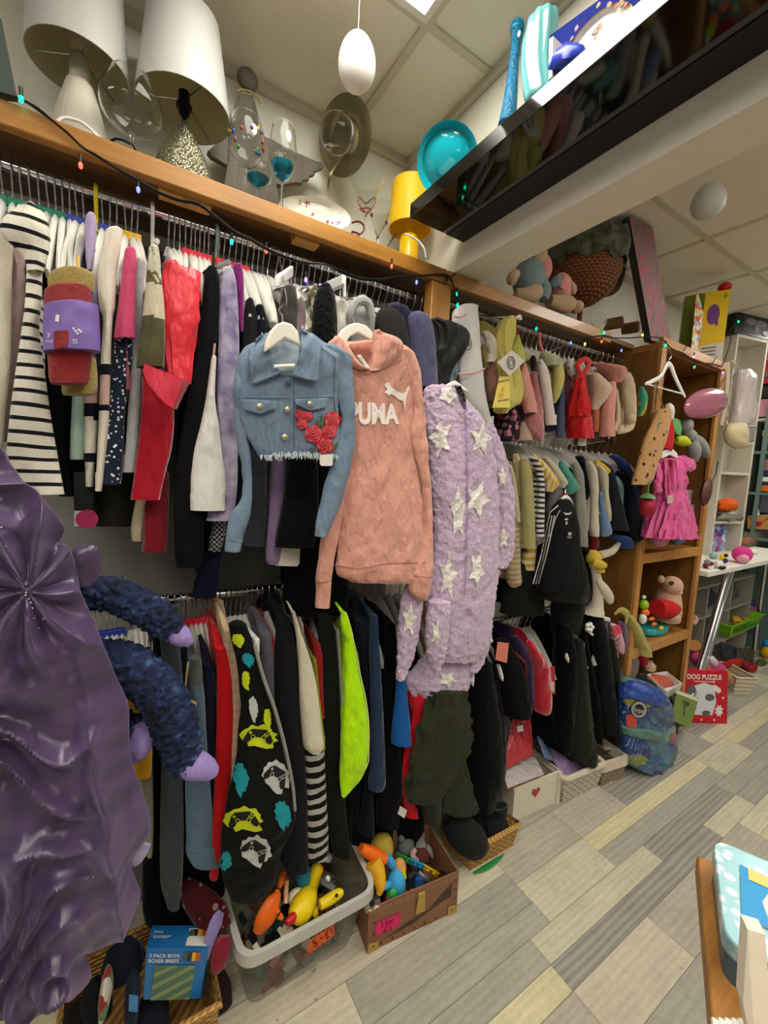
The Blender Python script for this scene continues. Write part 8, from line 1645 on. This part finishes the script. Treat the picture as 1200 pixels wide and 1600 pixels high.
ct = thing('clear_case', 'clear plastic case with white corners beside the cream handbag', 'box', W(1172, 695, x=.4)); MB().hexa([W(a, b, x=x) for a, b, x in ((1164, 698, .44), (1176, 694, .44), (1178, 690, .38), (1166, 694, .38))], [W(a, b, x=x) for a, b, x in ((1168, 664, .44), (1181, 664, .44), (1183, 662, .38), (1170, 662, .38))]).build('case', mat('case_clear', 'D0D0CC', rough=.1, trans=.85, ior=1.1), ct, smooth=False); MB().tube([W(1170, 665, x=.445), W(1182, 665, x=.445)], .004, 6).build('corner', WHITEPL, ct); MB().tube([W(1166, 695, x=.445), W(1178, 692, x=.445)], .004, 6).build('corner', WHITEPL, ct)
bkb = thing('toy_package', 'black boxed toy with silver figures on top of the display unit', 'toy box', L0 + U(HT)); A_, B_2 = L0 - dr * .12 + U(HT + .0015), R0 + dr * .1 + U(HT + .0015)
hb_ = W(1152, 462, x=A_.x).z - A_.z; MB().hexa([A_, B_2, B_2 + dpt * .5, A_ + dpt * .5], [q + U(hb_) for q in (A_, B_2, B_2 + dpt * .5, A_ + dpt * .5)]).build('carton', plain('toybox_black', '1A1A1C', rough=.3), bkb, smooth=False, bevel=.004)
fq = -dpt.normalized() * .002; FB = lambda u, v, d=1: A_ + (B_2 - A_) * u + U(hb_ * v) + fq * d
poly('window', plain('toybox_grey', '3A3C44'), [(.2, .1), (.9, .1), (.9, .85), (.2, .85)], bkb, FB)
for u, v, a, b in ((.4, .68, .1, .12), (.7, .7, .08, .1), (.4, .4, .14, .1), (.65, .4, .16, .09), (.55, .25, .06, .1)): poly('figure', plain('fig_silver', '8A8C98'), [(u + a * math.cos(2 * PI * i / 14), v + b * math.sin(2 * PI * i / 14)) for i in range(14)], bkb, FB, 2)
poly('badge', plain('badge_white', 'C8B8B8'), [(.8 + .1 * math.cos(2 * PI * i / 14), .16 + .07 * math.sin(2 * PI * i / 14)) for i in range(14)], bkb, FB, 3)
def tt_(nm, lab, cat, px, py, rx, ry, m, extra=(), x=None):
 P = W(px, py + ry, z=ZT); o = thing(nm, lab, cat, P); k = mpp(P); MB().ball(P + V((0, 0, ry * k)), (rx * k * .8, rx * k, ry * k), 16, 10).build('body', m, o)
 for pn, dx, dz, r, mm_ in extra: MB().ball(P + V((.02, dx * k, dz * k)), r * k, 10, 8).build(pn, mm_, o)
 return o
tt_('toy_car', 'tiny grey toy car among the pile at the table corner', 'toy', 1105, 878, 6, 4, GRY, (('wheel', 3, 2, 3, DRK),)); tt_('toy_tractor', 'tiny red toy tractor at the near table corner', 'toy', 1104, 884, 7, 4, plain('dkred', '6A1418'), (('wheel', -3, 2, 3, WHT), ('wheel', 5, 2, 3, WHT)))
tt_('toy_car', 'white toy car with black wheels in front of the display unit', 'toy', 1122, 882, 8, 6, WHT, (('wheel', -4, 2, 3.4, DRK), ('wheel', 5, 2, 3.4, DRK))); tt_('toy_figure', 'yellow toy figure standing in the pile of tiny toys', 'toy', 1128, 870, 5, 5, YEL, (('hat', 0, 8, 3, DRK),)); tt_('toy_figure', 'teal and white toy lump beside the display unit foot', 'toy', 1114, 868, 7, 5, plain('tealwhite', '8AB0A4')); tt_('toy_figure', 'dark blue little toy next to the pink purse', 'toy', 1133, 876, 4, 4, plain('dkblue', '1E2A6A'))
pk3 = tt_('pink_purse', 'hot pink plush handbag with puppy on the white table', 'bag', 1158, 866, 16, 13, plain('hotpink_plush', 'D8388A', rough=.8, sheen=.5), (('puppy', -10, 8, 8, plain('puppy_pink', 'E0A0B4', rough=.9)), ('paw', -4, 4, 5, plain('puppy_pink', 'E0A0B4', rough=.9))))
tt_('toy_figure', 'white little toy to the far side of the pink handbag', 'toy', 1176, 862, 8, 4, WHT)
cb3 = thing('clear_tub', 'clear plastic tub of coloured toys at the far end of the table', 'tub', W(1185, 850, z=ZT)); P = W(1172, 856, z=ZT); P.z += .001; bx_ = [P, P + V((-.02, .42, 0)), P + V((-.2, .42, 0)), P + V((-.2, 0, 0))]; open_box(MB(), bx_, [q + U(.14) for q in scale_about(bx_, 1.08)], .004).build('tub', CLR, cb3, smooth=False)
for i, (u, c_) in enumerate(((.1, 'B04A30'), (.2, '8A3A30'), (.3, '4A80B0'), (.36, 'A05030'))):
 o_ = thing('toy_brick', ('rust coloured toy in the clear tub, nearest its green side', 'brown red toy in the middle of the clear tub', 'blue toy car inside the clear tub', 'orange brown toy deepest in the clear tub')[i], 'toy', P + V((-.07, u, .005))); MB().ball(P + V((-.06, u, .04)), (.05, .055, .035), 12, 8, fuzz=.3).build('body', plain('tubtoy%d' % i, c_), o_)
gc = thing('green_card', 'bright green pack between display unit and clear tub', 'packet', W(1160, 850, z=ZT)); P = W(1155, 850, z=ZT); MB().hexa([P + U(.002), P + V((0, .16, .002)), P + V((-.03, .16, .002)), P + V((-.03, 0, .002))], [P + U(.15), P + V((0, .16, .15)), P + V((-.03, .16, .15)), P + V((-.03, 0, .15))]).build('pack', plain('pack_green', '4A9A30'), gc, smooth=False)
ev = thing('envelope_box', 'tan envelope shaped box with red wax seal at the end wall', 'box', W(1186, 830, y=4.82)); YE = 4.92
MB().prism([W(a, b, y=YE) for a, b in ((1168, 826), (1212, 828), (1212, 803), (1168, 806))], (0, .05, 0)).build('box', plain('kraft', 'B8824C', rough=.7), ev, smooth=False); MB().tube([W(1168, 806, y=YE - .004), W(1184, 819, y=YE - .004), W(1212, 803, y=YE - .004)], .003, 5).build('flap_edge', plain('kraft_dark', '5A3A20'), ev); MB().ball(W(1186, 818, y=YE - .005), (.022, .006, .024), 14, 8).build('wax_seal', plain('wax', '9A1C1C'), ev); MB().tube([W(1183, 805, y=YE + .02), W(1183, 796, y=YE + .02)], .018, 12).build('bottle', WHT, ev)
su2 = thing('teal_shelf_unit', 'grey green painted shelf unit against the end wall', 'shelf unit', W(1170, 850, y=5.0)); TG = plain('teal_paint', '5A706A', rough=.6); YT = 4.9
xl, xr_ = W(1140, 760, y=YT).x, 2.2; ztop = W(1180, 585, y=YT).z
MB().box((xl, YT + .28, 0), (xr_, YT + .3, ztop)).build('back', TG, su2, smooth=False)
for x in (xl, W(1183, 750, y=YT).x, 1.2, xr_ - .03): MB().box((x, YT, 0), (x + .03, YT + .279, ztop)).build('upright', TG, su2, smooth=False)
for py in (655, 705, 768, 838): z = W(1165, py, y=YT).z; MB().box((xl + .001, YT + .002, z - .025), (xr_ - .001, YT + .278, z)).build('shelf', TG if py != 655 else plain('shelf_grey', '9A968C'), su2, smooth=False)
MB().box((xl + .001, YT + .002, ztop - .03), (xr_, YT + .278, ztop + .001)).build('top', TG, su2, smooth=False)
def bk_(nm, lab, cat, px0, py0, px1, py1, col, y=None):
 y = y or YT + .03; o = thing(nm, lab, cat, W(px0, py1, y=y)); a_, b_ = W(px0, py1, y=y), W(px1, py0, y=y); MB().box((a_.x, y, a_.z), (b_.x, y + .08, b_.z)).build('box', col if not isinstance(col, str) else plain('end_' + nm + col, col), o, smooth=False); return o
o_ = bk_('game_box', 'dark purple game box with yellow header on the end shelves', 'box', 1190, 672, 1215, 710, '2A244A'); a_, b_ = W(1191, 682, y=YT + .028), W(1215, 672, y=YT + .028); MB().box((a_.x, YT + .026, a_.z), (b_.x, YT + .029, b_.z)).build('header', YEL, o_, smooth=False)
bk_('toy_package', 'pink clothing bundle on the grey upper end shelf', 'clothes', 1178, 622, 1215, 652, 'C08098'); bk_('game_box', 'red and orange game box glowing on the topmost end shelf', 'box', 1188, 560, 1215, 600, 'B82A3A'); bk_('black_toy', 'black toy with wheels on the grey upper end shelf', 'toy', 1186, 602, 1215, 622, '1A1A1E')
o_ = bk_('folded_shirt', 'navy and white packed shirt on the end shelves', 'shirt', 1186, 735, 1215, 758, '20284A'); a_, b_ = W(1188, 752, y=YT + .028), W(1215, 746, y=YT + .028); MB().box((a_.x, YT + .026, a_.z), (b_.x, YT + .029, b_.z)).build('white_mark', WHT, o_, smooth=False)
bk_('orange_box', 'orange and yellow flat box under the packed shirt', 'box', 1185, 758, 1215, 767, 'D86A1C'); bk_('pink_box', 'dusty pink box above the packed shirt', 'box', 1192, 718, 1215, 735, 'B06A78'); bk_('dark_book', 'thin black book leaning in the lower end shelf', 'book', 1152, 795, 1160, 836, '1A1A1C'); bk_('grey_box', 'dull violet box on the lower end shelf', 'box', 1186, 775, 1215, 800, '4A4A5A')
fr = thing('gold_figurine', 'tiny dark golden figurine on the end shelf beside the display unit', 'ornament', W(1165, 768, y=YT + .05)); MB().ball(W(1164, 760, y=YT + .05), (.03, .02, .035), 10, 8, fuzz=.5).build('body', plain('oldgold', '6A5A30', metal=.5), fr)
def fl_(nm, lab, cat, parts, base): return toy(nm, lab, parts, W(*base, z=0), cat)
XQ = .42
fl_('rag_doll', 'pink and orange rag doll slumped against the cabinet side', 'doll', [('head', plain('doll_orange', 'C08448', rough=.9), lambda q: ptube(q, [(1085, 1008, XQ, 18), (1092, 1018, XQ, 26), (1100, 1028, XQ, 18)], 12)), ('dress', plain('doll_pink', 'C84A88', rough=.9), lambda q: ptube(q, [(1086, 1020, XQ, 20), (1094, 1030, XQ + .03, 26), (1112, 1042, XQ + .04, 28), (1126, 1044, XQ + .04, 14)], 14)), ('apron', plain('doll_white', 'C8C8CC', rough=.9), lambda q: ptube(q, [(1100, 1024, XQ + .06, 8), (1110, 1032, XQ + .07, 16), (1116, 1038, XQ + .07, 10)], 10)), ('leg', plain('doll_orange', 'C08448', rough=.9), lambda q: ptube(q, [(1118, 1044, XQ + .05, 16), (1130, 1055, XQ + .06, 20), (1138, 1064, XQ + .06, 12)], 12)), ('arm', plain('doll_orange', 'C08448', rough=.9), lambda q: ptube(q, [(1098, 1036, XQ + .06, 10), (1106, 1048, XQ + .07, 12), (1114, 1056, XQ + .07, 8)], 10)), ('hand', CP, lambda q: ptube(q, [(1083, 975, .4, 8), (1086, 967, .4, 9), (1085, 962, .4, 4)], 8))], (1110, 1070))
wq = thing('white_basket', 'white slatted plastic basket of red toys on the floor', 'basket', W(1160, 1085, z=0)); lo, hi = frame4((1146, 1084), (1172, 1085), .14, .22); hi = scale_about(hi, 1.25); open_box(MB(), lo, hi, .006).build('basket', mat('basket_white', 'D8CCB4', rough=.5, pat=('stripe', 'z', .035, .82, '8A7C68')), wq, smooth=False); MB().tube(hi + [hi[0]], .006, 8).build('rim', plain('rim_white', 'E0D8C8'), wq)
fl_('toy_figure', 'dark crimson plush toy in the white slatted basket', 'toy', [('body', plain('crimson', '8A1420', rough=.6), lambda q: pball(q, 1172, 1043, .4, 12, 8, fuzz=.4)), ('head', plain('crimson', '8A1420', rough=.6), lambda q: pball(q, 1164, 1038, .4, 6, 6))], (1170, 1080))
fl_('toy_star', 'pale yellow star toy at the rim of the white slatted basket', 'toy', [('body', plain('star_cream', 'D8CC88'), lambda q: pball(q, 1152, 1048, .42, 6, 6))], (1152, 1080))
tag(ptube(MB(), [(1128, 1040, .38, 8), (1145, 1036, .38, 14), (1160, 1036, .37, 12), (1170, 1040, .37, 5)], 12, flat=.5).build('red_cloth', plain('flame_red', 'B8281C', rough=.6)), 'bright red cloth between rag doll and white slatted basket', 'cloth')
gbk = thing('green_basket', 'lime green plastic basket holding yellow toys beneath the table', 'basket', W(1160, 1006, x=.3)); gl = [W(1140, 996, x=.33), W(1178, 1006, x=.33)]; d_ = gl[1] - gl[0]; d_.z = 0; n_ = V((-d_.y, d_.x, 0)).normalized() * .2; gl[1].z = gl[0].z; lo = [gl[0], gl[1], gl[1] + n_, gl[0] + n_]; hi = [p + U(.11) for p in scale_about(lo, 1.25)]
open_box(MB(), lo, hi, .006).build('basket', plain('basket_lime', '7ABC1C', rough=.35), gbk, smooth=False); MB().tube(hi + [hi[0]], .008, 8).build('rim', plain('basket_lime', '7ABC1C'), gbk); MB().add([lo[0].lerp(lo[1], u).lerp(hi[0].lerp(hi[1], u), v) - n_.normalized() * .003 for u, v in ((.6, .2), (.9, .2), (.9, .5), (.6, .5))], [(0, 1, 2, 3)]).build('price_label', plain('label_green', '1AA048'), gbk, smooth=False)
for i in range(7): MB().add([lo[0].lerp(lo[1], u).lerp(hi[0].lerp(hi[1], u), v) - n_.normalized() * .003 for u, v in ((.08 + i * .07, .2), (.11 + i * .07, .2), (.11 + i * .07, .75), (.08 + i * .07, .75))], [(0, 1, 2, 3)]).build('slot', plain('slot_green', '1E3A08'), gbk, smooth=False)
for i, (a, b) in enumerate(((1150, 970), (1160, 976), (1167, 972))):
 fl_('toy_giraffe', ('yellow spotted toy at the near end of the green basket', 'yellow spotted toy in the middle of the green basket', 'orange spotted toy at the far side of the green basket')[i], 'toy', [('body', plain('giraffe', 'D8A41C', rough=.6), lambda q: pball(q, a, b, .3, 7, 7, fuzz=.4)), ('snout', BRN, lambda q: pball(q, a + 3, b + 3, .32, 2.5, 2.5))], (1160, 1000))
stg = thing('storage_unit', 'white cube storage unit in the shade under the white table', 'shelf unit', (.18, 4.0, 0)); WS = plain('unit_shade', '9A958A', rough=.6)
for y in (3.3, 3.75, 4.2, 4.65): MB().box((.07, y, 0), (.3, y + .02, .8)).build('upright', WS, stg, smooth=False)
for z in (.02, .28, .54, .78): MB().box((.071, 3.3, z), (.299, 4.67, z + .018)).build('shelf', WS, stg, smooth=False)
for i, (y, z, c_) in enumerate(((3.5, .8, '6A2A28'), (3.95, .56, '2A3040'), (3.5, .3, '4A4438'), (3.95, .3, '3A3C3A'), (4.4, .56, '54504A'))):
 o_ = thing('stored_toy', ('dark red sack on top of the shaded storage unit', 'navy bundle in a middle cube of the storage unit', 'brown bundle in a low cube nearest the cabinet', 'dark bundle in the low cube behind the chrome leg', 'grey bundle in the last middle cube')[i], 'toy', (.2, y, z)); MB().ball((.2, y, z + .09), (.08, .14, .085), 14, 10, fuzz=.3).build('body', plain('store%d' % i, c_, rough=.8), o_)
pack('silver_packet', 'shiny blue and silver packet beneath the green basket', [(1128, 1022), (1150, 1036), (1152, 1012), (1126, 1002)], .36, .3, mat('foil_blue', '2A3450', rough=.2, wr=1, metal=.3)); pack('black_packet', 'glossy black packet next to the blue silver one', [(1150, 1034), (1178, 1038), (1178, 1014), (1150, 1012)], .36, .32, mat('foil_black', '3A3A3A', rough=.15, wr=1, spec=.9))
pv = thing('purple_bag', 'purple and pink printed carrier bag under the table', 'bag', W(1185, 985, x=.2)); q = MB(); q.prism([W(a, b, x=.2) for a, b in ((1160, 985), (1215, 1000), (1215, 950), (1176, 938))], (-.06, 0, 0)); q.build('bag', plain('bag_purple', '5A3A7A', rough=.3), pv, smooth=False); MB().prism([W(a, b, x=.203) for a, b in ((1168, 958), (1215, 972), (1215, 960), (1172, 946))], (-.002, 0, 0)).build('pink_band', plain('band_pink', 'D06A94'), pv, smooth=False)
fl_('toy_truck', 'dark toy truck with orange light at the frame edge', 'toy', [('body', DRK, lambda q: pball(q, 1196, 1060, .42, 12, 16)), ('light', ORA, lambda q: pball(q, 1196, 1068, .46, 4, 4)), ('cab', plain('olive_toy', '4A5424'), lambda q: pball(q, 1190, 1036, .4, 16, 6))], (1190, 1075))
fl_('toy_digger', 'yellow and blue toy digger behind the dark toy truck', 'toy', [('body', plain('digger_yellow', 'D8A010'), lambda q: pball(q, 1200, 1020, .38, 9, 9)), ('cab', plain('digger_blue', '1A80C0'), lambda q: pball(q, 1200, 1006, .36, 8, 7))], (1195, 1040))
# table in the near corner
ZN = .8; OAK = wood('rustic_oak', 'B8803C', '7A4E22', 'y', .9, .5, 0)
ta = thing('wooden_table', 'rustic wooden table with black legs in the near corner', 'table', (1.55, .75, 0)); P1, P2 = W(1089, 1335, z=ZN), W(1113, 1600, z=ZN); d_ = (P2 - P1).normalized(); n_ = V((-d_.y, d_.x, 0)); n_ = n_ if n_.x > 0 else -n_
L_ = .85; c4 = [P1, P1 + d_ * L_, P1 + d_ * L_ + n_ * .8, P1 + n_ * .8]; MB().hexa([p - U(.04) for p in c4], c4).build('table_top', OAK, ta, bevel=.004)
for u, v in ((.27, .06), (.8, .06), (.06, .74), (.8, .74)): p = P1 + d_ * u + n_ * v; MB().tube([p - U(.041), V((p.x, p.y, 0)) + (V((-.11, .33, 0)) if u == .27 else V((0, 0, 0)))], .022, 12).build('leg', plain('leg_black', '2A2A2C', rough=.35), ta)
tn = thing('biscuit_tin', 'pale blue snowflake tin with printed lid on the wooden table', 'tin', W(1160, 1420, z=ZN)); zt_ = ZN + .07
K = [W(a, b, z=zt_) for a, b in ((1113, 1308), (1133, 1470))]; dd_ = (K[1] - K[0]); nn_ = V((-dd_.y, dd_.x, 0)).normalized() * .26; nn_ = nn_ if nn_.x > 0 else -nn_
c4 = [K[0], K[1], K[1] + nn_, K[0] + nn_]
t = NT('snow_tin'); v = t.n('ShaderNodeTexVoronoi', {'Vector': t.co(), 'Scale': 48}); t.set(Base_Color=t.ramp(v.outputs['Distance'], [(.2, 'D8E4E4'), (.5, '8AB4BC')]), Roughness=.25, Metallic=.2); SNOW = t.m
r4 = rrect(c4, .03); low = lambda h, k=1.0: [V((p.x, p.y, h)) for p in scale_about(r4, k)]
MB().loft([low(ZN + .0005, .97), low(zt_ - .026, .97)]).build('tin_body', plain('tin_side', '5A7A8A', metal=.5, rough=.3), tn)
MB().loft([low(zt_ - .026), low(zt_ - .002), low(zt_, .985), low(zt_ - .001, .95)]).build('lid', SNOW, tn)
TF = lambda u, v, d=1: c4[0].lerp(c4[1], u).lerp(c4[3].lerp(c4[2], u), v) + U(.0012 * d)
pn = poly('printed_panel', plain('panel_pale', 'E0CCC8'), [(.2, .14), (.72, .1), (.74, .8), (.2, .8)], tn, TF); poly('blue_print', plain('panel_blue', '2A90C8'), [(.2, .14), (.72, .1), (.72, .24), (.5, .22), (.24, .32)], pn, TF, 2); poly('red_print', plain('panel_red', 'C04A60'), [(.2, .5), (.27, .42), (.27, .8), (.2, .8)], pn, TF, 2); poly('yellow_print', plain('panel_yellow', 'D8C070'), [(.21, .18), (.34, .17), (.34, .28), (.22, .3)], pn, TF, 3)
ws = thing('wooden_letter', 'white painted wooden cut-out standing on the table by the tin', 'ornament', W(1165, 1590, z=ZN));
MB().prism([W(a, b, z=zz) for a, b, zz in ((1157, 1428, .95), (1184, 1436, .95), (1188, 1505, .9), (1215, 1530, .89), (1215, 1600, .84), (1170, 1640, .801), (1150, 1540, .86))], V((.012, -.012, -.004))).build('cut_out', mat('chippy_white', 'DCD4C0', rough=.7, var=.1), ws, smooth=False)
lc = thing('lace_doily', 'white lace edged cloth at the bottom of the wooden table', 'cloth', W(1130, 1595, z=ZN)); Q = MB()
for i in range(9): Q.tube([W(1116 + i * 5, 1592 + (i % 2) * 3, z=ZN + .012), W(1119 + i * 6, 1620, z=ZN + .006)], .004, 6)
Q.build('lace', plain('lace_white', 'E0DCD0'), lc)
